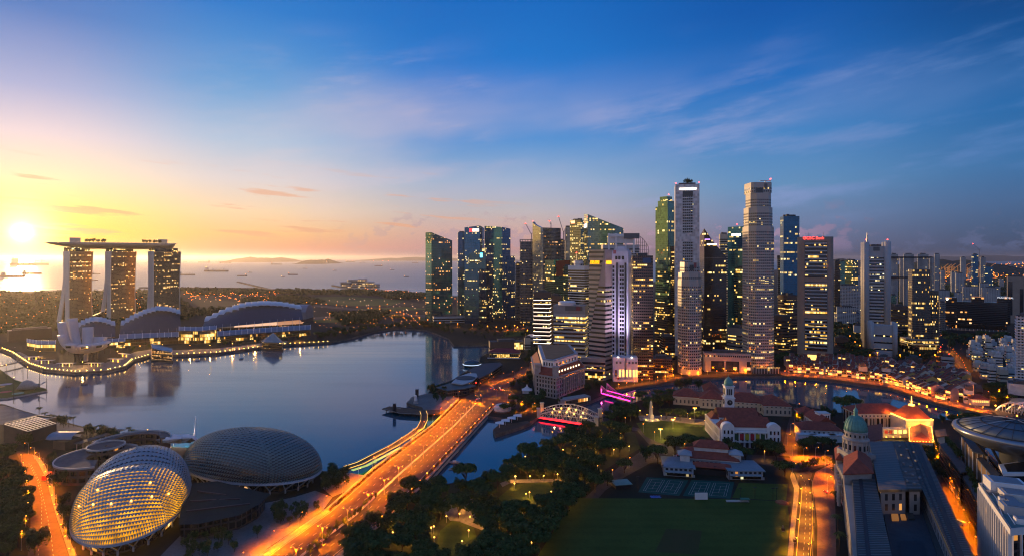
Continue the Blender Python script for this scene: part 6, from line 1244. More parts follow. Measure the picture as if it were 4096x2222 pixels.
eR = edge_of((2226, 1594), (2340, 1546)); eF = edge_of((2141, 1578), (2226, 1594)); eL = edge_of((2126, 1496), (2141, 1578))
for k in range(11):
    p, q = Vector(poly[eR]), Vector(poly[(eR+1) % nn_]); v = p.lerp(q, .22+.07*k); e_ = (q-p).normalized(); v = v+Vector((e_.y, -e_.x))*1.0; B = MB(); B.lathe((v.x, v.y, 0), [(1.0, 5), (.9, 20), (1.2, 21), (0, 21)], 8); B.build('column', M_GREYST, r_)
wins(r_, o3, eR, 7, 35.5, 39, .4, M_WIN if False else M_GLASSD, s0=.05, s1=.95); wins(r_, o3, eF, 4, 35.5, 39.5, .45, M_GLASSD); wins(r_, o1, eR, 8, 28.6, 31, .3, M_WINW, 'dormer_window', .1, .9, -2.0)
for i in (eF, (eF+1) % nn_):
    v = Vector(offset(poly, -3)[i]); B = MB(); B.box((v.x, v.y, 30), (7, 7, 13)); B.box((v.x, v.y, 37), (8.6, 8.6, 1)); B.build('turret', M_GREYST, r_)
pt_ = rect((2255, 1618), (2362, 1600), 11); B = MB(); B.prism(ccw(pt_), 0, 5.5); o = B.build('terrace_wing', M_GREYST, r_); onface(ccw(pt_), 0, .05, .95, .6, 4.2, facade('terrace_glass', (.06, .04, .02), (.1, .07, .04), 5, 2, 1, 1.2, YO, 2.4, pier=.15), o, 'lit_front')
c = G(2108, 1568); r_ = thing('marquee', 'white pointed marquee tent beside the columned hotel', 'tent', c); B = MB(); B.box(c+Vector((0, 0, 2)), (11, 11, 4)); B.build('wall', M_WHITE2, r_); B = MB(); B.lathe(c, [(9, 3.6), (5, 5), (2, 7), (.2, 10.5)], 4, rz=R(45)); B.build('roof', M_WHITE, r_)
c = G(2010, 1640); r_ = thing('kiosk_pavilion', 'round white roofed pavilion at the bridge foot', 'pavilion', c); B = MB(); B.lathe(c, [(9, -2), (9.5, 4), (8, 6), (0, 8.5)], 18); B.build('roof', M_WHITE2, r_, True); B = MB(); B.lathe(c+Vector((0, -2, 0)), [(9.8, -2), (10.5, .5), (9.5, .6)], 18); B.build('wall', M_DECK, r_)
for i, (x, y) in enumerate(((1998, 1708), (2022, 1698), (2046, 1688), (2070, 1678))):
    c = G(x, y); r_ = thing('sail_umbrella', 'white sail umbrella on the stone pier, '+nth(i+1)+' from the tip', 'umbrella', c, 'pier umbrellas'); B = MB(); B.tube([c, c+Vector((0, 0, 5))], .2, 5); B.build('pole', M_WHITE, r_); B = MB(); s = 4.2; B.add([c+Vector(v) for v in ((-s, -s, 5.2), (s, -s, 4.2), (s, s, 5.4), (-s, s, 4.4), (0, 0, 6.2))], [(0, 1, 4), (1, 2, 4), (2, 3, 4), (3, 0, 4)]); B.build('canopy', M_WHITE, r_)
# ------------------- arched truss bridge lit red and gold
def trussbridge():
    n0, n1, f0, f1 = G(2155, 1664), G(2385, 1700), G(2168, 1640), G(2400, 1665); r_ = thing('truss_bridge', 'white arched steel truss bridge with red lit edge and gold lamps', 'bridge', (n0+n1)/2)
    B = MB(); B.add([n0+Vector((0, 0, .5)), n1+Vector((0, 0, .5)), f1+Vector((0, 0, .5)), f0+Vector((0, 0, .5)), n0-Vector((0, 0, .8)), n1-Vector((0, 0, .8)), f1-Vector((0, 0, .8)), f0-Vector((0, 0, .8))], [(0, 1, 2, 3), (7, 6, 5, 4), (0, 4, 5, 1), (2, 6, 7, 3)]); B.build('deck', M_ASPH, r_)
    k = 0
    for a, b, nm in ((n0, n1, 'near'), (f0, f1, 'far'), (n0.lerp(f0, .5), n1.lerp(f1, .5), 'mid')):
        N = 16; B = MB(); lo = [a.lerp(b, i/N)+Vector((0, 0, .6)) for i in range(N+1)]; hi = [a.lerp(b, i/N)+Vector((0, 0, 1.6+8.5*math.sin(math.pi*i/N)**.9)) for i in range(N+1)]
        B.tube(hi, .55, 5); B.tube(lo, .4, 4)
        for i in range(N): B.tube([lo[i], hi[i+1]] if i % 2 else [hi[i], lo[i+1]], .26, 4); B.tube([lo[i], hi[i]], .2, 4)
        B.build('truss', mat('bridge_white_steel', (.55, .5, .46), .5), r_)
        if nm != 'mid': B = MB(); strip([a-Vector((0, 0, .2)), b-Vector((0, 0, .2))], .5, 1.4, B); B.build('red_light_strip', M_REDS, r_)
        for i in range(4, 13, 2):
            if nm == 'far': continue
            B = MB(); B.ball(hi[i]+Vector((0, 0, -1.2)), .8, 6, 4); B.build('lamp_globe', M_WARMW, r_); k += 1
    for q in (n0, f0, n1, f1): B = MB(); B.box(q+Vector((0, 0, 3.5)), (3.6, 3.6, 9)); B.box(q+Vector((0, 0, 8.4)), (4.6, 4.6, .8)); B.build('portal_pier', M_CREAM, r_)
    for t in (.25, .5, .75): point(r_, (n0.lerp(n1, t)).lerp(f0.lerp(f1, t), .5)+Vector((0, 0, 6)), 9000, (1, .5, .12))
    point(r_, n0.lerp(n1, .4)+Vector((-1, -3, .5)), 1500, (1, .03, .03))
trussbridge()
# ------------------- magenta suspension bridge
a0, a1, b0, b1 = G(2405, 1572), G(2524, 1604), G(2427, 1562), G(2541, 1592); r_ = thing('suspension_bridge', 'small old suspension bridge lit bright magenta over the river', 'bridge', (a0+a1)/2)
B = MB(); u_ = Vector((0, 0, .4)); B.add([a0+u_, a1+u_, b1+u_, b0+u_, a0-u_, a1-u_, b1-u_, b0-u_], [(0, 1, 2, 3), (7, 6, 5, 4), (0, 4, 5, 1), (2, 6, 7, 3)]); B.build('deck', M_DECK, r_)
for p, q in ((a0, a1), (b0, b1)):
    strip([p+Vector((0, 0, 1.0)), q+Vector((0, 0, 1.0))], .5, 1.1).build('magenta_light_strip', M_MAG, r_)
    for e, f in ((p, q), (q, p)):
        tp = e+Vector((0, 0, 10)); B = MB(); B.tube([e-Vector((0, 0, 2)), tp], 1.1, 6, .7); B.build('pylon', M_GREYST, r_); B = MB()
        for k in range(1, 6): B.tube([tp, e.lerp(f, k*.09)+Vector((0, 0, 1.0))], .14, 4)
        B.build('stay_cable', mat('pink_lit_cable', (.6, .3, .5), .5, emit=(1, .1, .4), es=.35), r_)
point(r_, (a0+a1)/2+Vector((0, -2, 3)), 2500, (1, .06, .4)); point(r_, a0+Vector((0, -2, 4)), 1800, (1, .06, .4))
# ------------------- obelisk
c = G(2604, 1677); r_ = thing('obelisk', 'pale floodlit obelisk on a stepped base by the lawn', 'monument', c)
B = MB(); B.box(c+Vector((0, 0, .4)), (13, 13, .8), .3); B.box(c+Vector((0, 0, 1.1)), (9, 9, .8), .3); B.box(c+Vector((0, 0, 3.4)), (4.2, 4.2, 4), .3); B.build('base', M_CREAM, r_); B = MB(); B.lathe(c, [(1.9, 5.4), (1.25, 17.5), (0, 20)], 4, rz=R(60)); B.build('shaft', M_CREAM, r_); 
for dx, dy in ((-6, -4), (6, -3), (0, -7)): point(r_, c+Vector((dx, dy, 1.2)), 1300, (1, .62, .2)); B = MB(); B.ball(c+Vector((dx, dy, 1.2)), .45, 6, 4); B.build('floodlight', M_WARMW, r_)
# ------------------- museum with red hipped roofs
CRM = facade('museum_wall', (.03, .03, .035), (.5, .44, .34), 6, 4.4, .1, .2, YO, 1.5, sp=.4, pier=.62, wr=.7, rough=.3)
r_, P = house('long cream riverside museum with red hipped roofs behind the clock tower', rect((2693, 1615), (2800, 1623), 22), 9.5, 7, CRM)
for p0, p1, d in (((2800, 1629), (2905, 1636), 26), ((2905, 1640), (3060, 1652), 26), ((3055, 1660), (3166, 1664), 34), ((2820, 1600), (2880, 1603), 30)): house('', rect(p0, p1, d), 10.5, 7.5, CRM, parent=r_)
# ------------------- theatre with twin halls, arched pavilions, clock tower
WV = facade('white_theatre_wall', (.03, .032, .04), (.62, .6, .62), 7, 4.0, .06, .2, YO, 1.5, sp=.3, pier=.6, wr=.6, rough=.3)
P0 = rect((2880, 1787), (3122, 1793), 52); p0, p1, p2, p3 = [Vector(v) for v in P0]; ex, ey = (p1-p0).normalized(), (p3-p0).normalized(); W, D_ = (p1-p0).length, 52.0
def TP(s, t): v = p0+ex*(s*W)+ey*(t*D_); return (v.x, v.y)
def tq(s0, t0, s1, t1): return [TP(s0, t0), TP(s1, t0), TP(s1, t1), TP(s0, t1)]
r_ = thing('concert_theatre', 'white twin hall theatre with red tiled roofs and coloured banners', 'theatre', cen(P0))
B = MB(); B.prism(ccw(tq(0, 0, 1, 1)), 0, 15.5); B.build('wall', WV, r_)
for t0, t1, rh in ((.03, .36, 6.5), (.62, .97, 6.5)): q = ccw(tq(.16, t0, .84, t1)); B = MB(); B.prism(q, 15.5, 18); B.build('upper_wall', M_WHITE, r_); hiproof(q, 18.2, rh, gable=True).build('roof', M_TILE, r_)
for s0, s1 in ((.02, .17), (.83, .98)):
    for t0, t1 in ((.03, .33), (.64, .95)): q = ccw(tq(s0, t0, s1, t1)); hiproof(q, 15.8, 5, over=.2).build('roof', M_TILE, r_)
q = ccw(tq(.16, .4, .97, .58)); B = MB(); B.prism(q, 15, 16.6); B.build('glass_roof', M_GLASST, r_)
B = MB()
for k in range(12): a, b = TP(.2+k*.06, .4), TP(.2+k*.06, .58); strip([Vector((*a, 16.9)), Vector((*b, 16.9))], .5, .3, B)
B.build('glass_roof_bar', M_PALE, r_)
for s in (.12, .88):
    q = ccw(tq(s-.1, -.06, s+.1, .06)); B = MB(); B.prism(q, 0, 18.5); o = B.build('pavilion_front', M_WHITE, r_); B = MB(); a, b = Vector((*TP(s-.1, -.065), 18.5)), Vector((*TP(s+.1, -.065), 18.5)); m_ = (a+b)/2; rad = (b-a).length/2; vs = []
    for k in range(11): t = math.pi*k/10; v = m_+(a-m_)*math.cos(t)+Vector((0, 0, rad*.75*math.sin(t))); vs += [v, v+Vector((*(ey*6), 0))]
    B.add(vs, [(2*k, 2*k+2, 2*k+3, 2*k+1) for k in range(10)]+[tuple(2*k for k in range(10, -1, -1)), tuple(2*k+1 for k in range(11))]); B.build('arched_gable', M_WHITE, o)
    qq = ccw(tq(s-.1, -.062, s+.1, .05)); 
    for z0, z1 in ((13, 16), (6.5, 10.5)): wins(o, qq, 0, 3, z0, z1, .42, M_GLASSD)
    B = MB(); B.box((*TP(s, -.07), 1.9), (3.2, .5, 3.8), math.atan2(ex.y, ex.x)); B.build('door', M_GLASSD, o)
qq = ccw(tq(0, 0, 1, 1)); cols = [(.015, .09, .05), (.5, .03, .05), (.5, .42, .03), (.5, .03, .05), (.5, .42, .03), (.015, .09, .05)]
for k in range(6): onface(qq, 0, .245+k*.087, .305+k*.087, 7, 12.2, mat(('green_banner', 'red_banner', 'yellow_banner', 'red_banner', 'yellow_banner', 'green_banner')[k], cols[k], .7), r_, 'banner', .2)
for k in range(7): onface(qq, 0, .222+k*.087, .238+k*.087, 6, 13.4, M_WHITE, r_, 'pilaster', .35)
for k in range(6): onface(qq, 0, .25+k*.087, .3+k*.087, .4, 4.4, M_DARK, r_, 'arch', .12)
onface(qq, 0, .22, .78, 13.4, 14.6, M_WHITE, r_, 'balcony', .9, 1.6); onface(qq, 0, .2, .8, 5, 5.8, M_WHITE, r_, 'string_course', .4, .7); wins(r_, qq, 1, 12, 9, 13, .45, M_GLASSD); wins(r_, qq, 1, 12, 2.5, 6.5, .45, M_GLASSD)
c = G(2914, 1722); r_ = thing('clock_tower', 'slender white clock tower with a green dome beside the theatre', 'tower', c); rz = math.atan2(ex.y, ex.x)
B = MB(); B.box((c.x, c.y, 16), (8.6, 8.6, 32), rz); B.build('wall', M_WHITE, r_); B = MB(); B.box((c.x, c.y, 32.4), (10, 10, .9), rz); B.box((c.x, c.y, 38), (7.8, 7.8, 10.4), rz); B.box((c.x, c.y, 43.4), (9.4, 9.4, .8), rz); B.build('belfry', M_WHITE, r_); B = MB(); B.box((c.x, c.y, 18.4), (9.4, 9.4, .7), rz); B.build('string_course', M_WHITE, r_)
sq = ccw(ngon((c.x, c.y), 7.8/2*1.414, 4, rz+R(45))); 
for i in range(4):
    for k in range(3): onface(sq, i, .2+k*.22, .34+k*.22, 35.4, 41, M_DARK, r_, 'louvre', .06)
    s2 = ccw(ngon((c.x, c.y), 8.6/2*1.414, 4, rz+R(45))); a, b = Vector(s2[i]), Vector(s2[(i+1) % 4]); e_ = (b-a).normalized(); v = (a+b)/2+Vector((e_.y, -e_.x))*.25
    B = MB(); B.lathe((0, 0, 0), [(2.5, -.2), (2.5, .15), (2.1, .2), (0, .2)], 18); o = B.build('clock_face', mat('clock_black', (.02, .02, .022), .4), r_, off=(0, 0, 0)); o.location = Vector((v.x, v.y, 28.3))-parent_world(r_); o.rotation_euler = (R(90), 0, math.atan2(e_.y, e_.x))
    B = MB(); B.box((0, .6, .3), (.28, 1.8, .1)); B.box((.5, 0, .3), (1.2, .28, .1)); o2 = B.build('clock_hand', M_WHITE, o, off=(0, 0, 0)); o2.location = (0, 0, 0)
B = MB(); B.lathe(c+Vector((0, 0, 43.6)), [(4.0, 0), (4.2, 2), (3.6, 4.6), (2.2, 6.6), (.8, 7.8), (.3, 8.4), (.15, 10.5)], 16); B.build('dome', M_COPPER, r_, True)
for s, col in ((-1, (.05, .45, 1)), (1, (1, .5, .12))): point(r_, (c.x+s*7.5, c.y-7, 17), 2200, col)
# ------------------- club house
WC = facade('club_wall', (.02, .02, .022), (.3, .33, .36), 6, 3.4, .25, .25, YO, 1.5, sp=.35, pier=.4)
r_, P = house('cricket club house with tiered red roofs and flat white wings', rect((2742, 1868), (2955, 1886), 24), 8.2, 5.5, WC, name='club_house')
c = cen(P); ex2 = (Vector(P[1])-Vector(P[0])).normalized(); q = offset(P, -7); B = MB(); B.prism(q, 11, 15); B.build('upper_wall', M_WHITE2, r_); hiproof(q, 15.2, 4.5).build('upper_roof', M_TILE, r_)
f_ = rect((2770, 1893), (2930, 1907), 8); B = MB(); B.prism(ccw(f_), 0, 4.2); B.build('veranda_wall', M_DARK, r_); hiproof(ccw(f_), 6.2, 2.4, over=1).build('veranda_roof', M_TILE, r_)
for p0_, p1_, d in (((2655, 1900), (2780, 1908), 24), ((2915, 1916), (3058, 1918), 22)): q = ccw(rect(p0_, p1_, d)); B = MB(); B.prism(q, 0, 6.2); o = B.build('wing', WC, r_); B = MB(); B.prism(offset(q, .6), 6.2, 6.9, bot=True); B.build('flat_roof', mat('blue_grey_roof', (.2, .25, .29), .6), o); q2 = ccw(rect((p0_[0]+6, p0_[1]+8), (p1_[0]-6, p1_[1]+8), 5)); B = MB(); B.prism(q2, 4.0, 4.4, bot=True); B.build('awning', mat('canvas_awning', (.25, .3, .34), .7), o); onface(q, 0, .1, .9, .6, 2.4, facade('club_low_light', (.03, .025, .02), (.05, .045, .04), 6, 2, 1, .5, YW, 1.0), o, 'lit_front', .1)
for x in (2745, 2950): c = G(x, 1878); B = MB(); e_ = math.atan2(ex2.y, ex2.x); B.box((c.x, c.y+4, 6), (7, 9, 12), e_); o = B.build('gable_block', M_WHITE2, r_); hiproof(ccw(ngon((c.x, c.y+4), 6.5, 4, e_+R(45))), 12.1, 3).build('gable_roof', mat('pale_roof', (.3, .34, .38), .6), o)
c = G(2805, 1999); r_ = thing('sight_screen', 'white slatted sight screen standing on the field edge', 'screen', c); B = MB(); B.box(c+Vector((0, 0, 2.9)), (8.6, .4, 4.6)); B.build('panel', M_WHITE, r_)
for s in (-3.4, 0, 3.4): B = MB(); B.tube([c+Vector((s, 1.2, 0)), c+Vector((s, 0, .9))], .15, 4); B.build('leg', M_METAL, r_)
c = G(2950, 2008); r_ = thing('bench_shelter', 'green roofed spectator bench at the field edge', 'shelter', c); B = MB(); B.box(c+Vector((5, 0, 2.6)), (6, 3, .3)); B.build('roof', mat('green_sheet', (.02, .16, .1), .6), r_); B = MB(); B.box(c+Vector((0, 0, .7)), (15, .8, .2)); B.box(c+Vector((0, .8, 1.3)), (15, .8, .2)); B.build('bench', M_WHITE2, r_)
for s in (2.3, 7.7): B = MB(); B.box(c+Vector((s, 0, 1.3)), (.2, .2, 2.5)); B.build('post', M_METAL, r_)
c = G(2622, 1986); B = MB(); n = 8; vs = [c+Vector((x*7-3.5+.4*math.sin(y*9), y*4-2, .15+.25*math.sin(x*11+y*7)**2)) for y in [j/5 for j in range(6)] for x in [i/n for i in range(n+1)]]; B.add(vs, [(j*9+i, j*9+i+1, (j+1)*9+i+1, (j+1)*9+i) for j in range(5) for i in range(n)]); o = B.build('tarpaulin', mat('blue_sheet', (.02, .1, .4), .5), None, off=tuple(c)); o.location = c; tag(o, 'crumpled blue tarpaulin lying at the edge of the field', 'tarpaulin')
c = G(2485, 1945); r_ = thing('shed', 'small shed with pale green metal roof under the trees by the courts', 'shed', c); B = MB(); B.box(c+Vector((0, 0, 1.5)), (11, 8, 3), .2); B.build('wall', M_DARK, r_); B = MB(); B.box(c+Vector((0, 0, 3.3)), (13, 10, .4), .2); B.build('roof', mat('pale_green_sheet', (.16, .3, .26), .6), r_)
for i, (x, y) in enumerate(((3132, 2122), (3179, 2168))):
    c = G(x, y); r_ = thing('roller' if i == 0 else 'speaker_box', ('dark pitch roller standing on the grass by the road', 'black speaker box on a stand on the roadside pavement')[i], ('roller', 'speaker')[i], c); B = MB(); B.box(c+Vector((0, 0, 1.2)), (1.6, 1.2, 1.4)); B.build('body', M_DARK, r_); B = MB(); B.lathe(c+Vector((0, 0, .0)), [(.7, 0), (.7, .5), (.15, .55), (.15, 2.9), (.4, 3.2), (0, 3.3)], 8); B.build('frame', M_METAL, r_)
c = G(3128, 2008); B = MB(); B.lathe(c, [(4.5, 0), (3, .7), (1.2, 1.5), (0, 1.7)], 12); o = B.build('soil_heap', ground_mat('red_soil', (.2, .09, .05), (.24, .11, .06), (.15, .07, .04), .3, 1), None, off=tuple(c), smooth=True); o.location = c; tag(o, 'heap of reddish soil at the corner of the field', 'soil heap')
# ------------------- old white assembly house
r_, P = house('low white colonial hall with red roofs and a small square lantern tower', rect((3205, 1752), (3368, 1760), 20), 8.5, 5, WV, ins=.8, name='arts_house')
house('', rect((3212, 1690), (3268, 1690), 16), 9.5, 5, WV, parent=r_); house('', rect((3270, 1732), (3340, 1734), 30), 9.5, 6, WV, parent=r_, gable=True)
c = G(3290, 1715); B = MB(); B.box(c+Vector((0, 0, 8)), (10, 9, 16)); o = B.build('lantern_tower', M_WHITE, r_); B = MB(); B.box(c+Vector((0, 0, 16.2)), (11, 10, .6)); B.build('cornice', M_WHITE2, o)
sq = ccw([(c.x-5, c.y-4.5), (c.x+5, c.y-4.5), (c.x+5, c.y+4.5), (c.x-5, c.y+4.5)]); wins(o, sq, 0, 4, 10, 14.5, .5, M_GLASSD, 'louvre')
for x, y, w_, h_ in ((3230, 1765, 16, 6), (3300, 1770, 22, 6), (3355, 1768, 14, 6)): c = G(x, y); B = MB(); B.box(c+Vector((0, 3, h_/2)), (w_, 6, h_)); o = B.build('porch', M_WHITE, r_); B = MB(); B.box(c+Vector((0, 3, h_+.3)), (w_+1, 7, .6)); B.build('cornice', M_WHITE2, o)
# ------------------- parliament
PW = facade('parliament_wall', (.03, .025, .02), (.42, .36, .28), 14, 5.2, 1, .35, (1, .42, .06), 1.6, sp=.12, pier=.35, wr=.7)
M_TILEG = mat('glow_tinted_terracotta_tile', (.45, .1, .03), .65, var=.3, scale=.35)  # orange lamp glow on the roofs is put into this tile colour
r_, P = house('long parliament block with red hipped roof and tall columns', rect((3430, 1716), (3632, 1716), 24), 15.5, 6.5, PW, name='parliament_building')
for k in range(13): onface(P, 0, .04+k*.077, .055+k*.077, 1, 11, M_CREAM, r_, 'column', .8, .9)
onface(P, 0, -.02, 1.02, 11.2, 15.4, M_CREAM, r_, 'entablature', .9, .8); wins(r_, P, 0, 12, 12.6, 14.2, .25, M_GLASSD, d=1.4)
q = ccw(rect((3533, 1748), (3632, 1748), 6)); B = MB(); B.prism(q, 0, 8); o = B.build('court_wall', M_CREAM, r_)
for k in range(5): onface(q, 0, .05+k*.19, .17+k*.19, 3.8, 6.8, M_WIN if k > 1 else M_RED, o, 'window', .15)
for k in range(3): c = G(3545+k*28, 1760); point(r_, c+Vector((0, 0, 3)), 2600, (1, .5, .1)); B = MB(); B.ball(c+Vector((0, 0, 3.4)), .5, 6, 4); B.build('lamp_globe', M_ORANGEW, r_)
c = G(3682, 1748); r_ = thing('parliament_tower', 'square parliament tower block with a floodlit glowing pyramid roof and spire', 'building', c); B = MB(); B.box(c+Vector((0, 12, 8)), (25, 22, 16)); B.build('wall', M_CREAM, r_)
B = MB(); b_ = c+Vector((0, 12, 0)); B.lathe((b_.x, b_.y, 16.4), [(15.5, 0), (5, 10), (0, 10.2)], 4, sx=1.0, sy=1.0, rz=R(45)); o = B.build('pyramid_roof', M_TILEG, r_); B = MB(); B.lathe((b_.x, b_.y, 26.4), [(2.4, 0), (2.4, 1.2), (.5, 1.6), (.15, 9)], 8); B.build('spire', M_GOLDS, o)
B = MB()
for s in (-1, 1): B.box((b_.x, b_.y+s*11.2, 16.2), (24, .7, .6)); B.box((b_.x+s*12.2, b_.y, 16.2), (.7, 23, .6))
B.build('eaves_light', M_GOLDS, r_)
for dx, dy in ((-13.5, -12.5), (13.5, -12.5), (13.5, 12.5), (-13.5, 12.5), (0, -13), (-13.5, 0), (13.5, 0)): point(r_, b_+Vector((dx, dy, 18.6)), 3200, (1, .3, .02))
for dx in (-8, 8): point(r_, c+Vector((dx, -2.0, 13.5)), 500, (1, .6, .15))
q = ccw([tuple(G(*p, 10))[:2] for p in ((3641, 1763), (3732, 1766), (3722, 1706), (3640, 1708))]); r_ = thing('parliament_wing', 'low front wing with a red roof outlined by rows of small lights', 'building', cen(q)); B = MB(); B.prism(q, 0, 9.4); B.build('wall', M_CREAM, r_); hiproof(q, 9.8, 6, over=.4).build('roof', M_TILEG, r_)
for i in (0, 1, 2, 3):
    a, b = Vector((*offset(q, .6)[i], 10.4)), Vector((*offset(q, .6)[(i+1) % 4], 10.4)); m_ = int((b-a).length/2.2)
    for k in range(m_): B = MB(); B.ball(a.lerp(b, (k+.5)/m_), .3, 5, 3); B.build('eaves_lamp', M_WARMW, r_)
    for k in range(4): v = a.lerp(b, (k+.5)/4); point(r_, v+Vector((0, 0, 1.5)), 1400, (1, .3, .02))
lowroof('dark flat annex with barred skylights beside the glowing front wing', [(3738, 1718), (3782, 1712), (3788, 1740), (3745, 1746)], 7, .6, M_ROOFD, M_CREAM, 'annex_building')
lowroof('dark red roofed block behind the green dome', [(3470, 1700), (3530, 1692), (3528, 1755), (3474, 1762)], 14, .8, M_TILE2, M_CREAM, 'annex_building')
# ------------------- gallery: two joined classical blocks with metal roofs
r_ = thing('national_gallery', 'large classical gallery complex with metal strip roofs, dark courtyard and green dome', 'gallery', G(3500, 2000, 0))
def zp(pts, z): return ccw([tuple(G(*p, z))[:2] for p in pts])
F_CLS = facade('classical_wall', (.03, .03, .032), (.36, .32, .28), 6, 4.4, .05, .2, YO, 1.5, sp=.35, pier=.6, wr=.75)
def block(name, pts, z, m, roofm, th=1.4, z0=0):
    P = zp(pts, z); B = MB(); B.prism(offset(P, -1.0), z0, z-th); o = B.build('wall', m, r_); B = MB(); B.prism(P, z-th, z, bot=True); B.build(name, roofm, r_); return P
block('wing_roof', [(3407, 1897), (3496, 1893), (3568, 2222), (3605, 2400), (3450, 2400), (3429, 2222)], 24, F_CLS, M_SEAM)
for a, b, c_, d in (((3434, 1900), (3448, 1900), (3484, 2222), (3466, 2222)),): B = MB(); B.prism(zp([a, b, c_, d], 24.3), 24.0, 24.3); B.build('roof_gutter', M_DARK, r_)
G_ROOF = facade('glazed_roof_x', (.03, .04, .045), (.09, .1, .1), 4, 3, 0, 0, Y1, 0)
bq = NB('ribbed_glass_roof'); pp_ = bq.pos(); sx, sy_, sz = bq.sep(pp_); wv = bq.math('FRACT', bq.math('MULTIPLY', bq.math('ADD', sy_, bq.math('MULTIPLY', sx, .12)), .28)); ln = bq.math('GREATER_THAN', wv, .78); nz = bq.noise(pp_, .05, 3)
bq.set(Base_Color=bq.mix(ln, (.05, .055, .055), (.14, .14, .13)), Roughness=.4, Emission_Color=(1, .5, .15), Emission_Strength=bq.math('MULTIPLY', bq.rng(nz, .55, .75, 0, .12), bq.math('SUBTRACT', 1.0, ln))); M_RGLASS = bq.m
block('glass_roof', [(3476, 1763), (3570, 1761), (3630, 1954), (3516, 1957)], 27, F_CLS, M_RGLASS); block('metal_roof', [(3570.6, 1761), (3617, 1763), (3688, 1954), (3631, 1954)], 27.5, F_CLS, M_SEAM)
block('wing_roof', [(3620, 1764), (3684, 1772), (3898, 2222), (3975, 2400), (3880, 2400), (3808, 2222), (3690, 1956)], 24, F_CLS, M_SEAM)
for q in ([(3652, 1772), (3674, 1774), (3858, 2222), (3836, 2222)], [(3634, 1768), (3640, 1768), (3822, 2222), (3812, 2222)]): B = MB(); B.prism(zp(q, 24.3), 24.0, 24.3); B.build('roof_gutter', M_DARK, r_)
for q0_, q1_, z_ in ((((3407, 1897), (3450, 2400)), ((3496, 1893), (3605, 2400)), 24), (((3620, 1764), (3880, 2400)), ((3684, 1772), (3975, 2400)), 24), (((3570.6, 1761), (3631, 1954)), ((3617, 1763), (3688, 1954)), 27.5)):
    B = MB(); a0, a1, b0, b1 = G(*q0_[0], z_), G(*q0_[1], z_), G(*q1_[0], z_), G(*q1_[1], z_); m_ = int((a1-a0).length/2.6)
    for k in range(m_): u_ = Vector((0, 0, .16)); strip([a0.lerp(a1, k/m_)+u_, b0.lerp(b1, k/m_)+u_], .22, .14, B)
    B.build('roof_seam', M_METAL, r_)
for k in range(14): c = G(3600+k*2.5+(k % 3)*26, 1785+k*11.5, 27.6); B = MB(); B.box(c+Vector((0, 0, .5)), (1.0+.4*(k % 2), 1.4, 1.0), .2); B.build('roof_vent', M_METAL, r_)
block('courtyard_deck', [(3518, 1962), (3688, 1958), (3806, 2225), (3870, 2400), (3600, 2400), (3568, 2225)], 12, M_DARK, M_ROOFD, .8)
for q, m_ in (([(3565, 2052), (3592, 2052), (3596, 2075), (3568, 2075)], M_WIN), ([(3601, 2053), (3620, 2053), (3626, 2072), (3606, 2072)], M_WIN), ([(3615, 2018), (3640, 2018), (3660, 2072), (3632, 2072)], M_SEAM), ([(3672, 1985), (3690, 1985), (3780, 2222), (3752, 2222)], M_SEAM), ([(3600, 2160), (3690, 2160), (3710, 2222), (3600, 2222)], M_DARK)):
    B = MB(); B.prism(zp(q, 13.0), 11.9, 13.0); B.build('skylight', mat('dim_amber_skylight', (.1, .05, .03), .5, emit=(1, .4, .1), es=.25) if m_ is M_WIN else m_, r_)
P = zp([(3374, 1894), (3494, 1889), (3478, 1820), (3376, 1824)], 28); B = MB(); B.prism(offset(P, -.8), 0, 27.5); B.build('wall', M_GREYST, r_); hiproof(P, 28, 7, over=.3).build('tile_roof', M_TILE, r_)
P = zp([(3338, 1790), (3372, 1788), (3374, 1836), (3342, 1836)], 24); B = MB(); B.prism(offset(P, -.8), 0, 23.5); B.build('wall', M_GREYST, r_); hiproof(P, 24, 3, over=.2).build('tile_roof', M_TILE, r_)
P = zp([(3346, 1850), (3372, 1896), (3380, 1958), (3392, 2046), (3412, 2222), (3432, 2400), (3460, 2400), (3430, 2222), (3408, 1900), (3380, 1850)], 21); B = MB(); B.prism(P, 0, 21); B.build('front_wall', F_CLS, r_)
for k in range(7):
    c = G(3350+k*2.2, 1856+k*13, 18); B = MB(); B.lathe((c.x-1.2, c.y, 0), [(1.1, 4), (.95, 17), (1.3, 18), (0, 18)], 10); B.build('column', M_GREYST, r_)
c = G(3352, 1898, 5); 
dc = G(3423, 1824, 26); K = .84; B = MB(); B.box(dc+Vector((0, 0, 1.4)), (17, 17, 5)); B.lathe(dc, [(r*K, z*.92) for r, z in ((9.9, 3), (10.2, 4), (9.2, 4.6), (9.2, 13), (10, 13.4), (10, 14.3), (8.6, 15), (8.6, 19.2), (9, 19.6), (8.4, 20.2))], 32); B.build('drum', M_GREYST, r_)
for k in range(16):
    a = 2*math.pi*k/16; B = MB(); B.lathe((dc.x+9.35*K*math.cos(a), dc.y+9.35*K*math.sin(a), dc.z+4.3), [(.5, 0), (.45, 7.5), (.6, 7.9), (0, 7.9)], 7); B.build('drum_column', M_GREYST, r_); a += math.pi/16; B = MB()
    B.box((dc.x+9.15*K*math.cos(a), dc.y+9.15*K*math.sin(a), dc.z+7.8), (.4, 1.2, 3.6), a); B.build('drum_window', M_GLASSD, r_); B = MB(); B.box((dc.x+8.55*K*math.cos(a), dc.y+8.55*K*math.sin(a), dc.z+15.9), (.4, .9, 1.7), a); B.build('drum_window', M_GLASSD, r_)
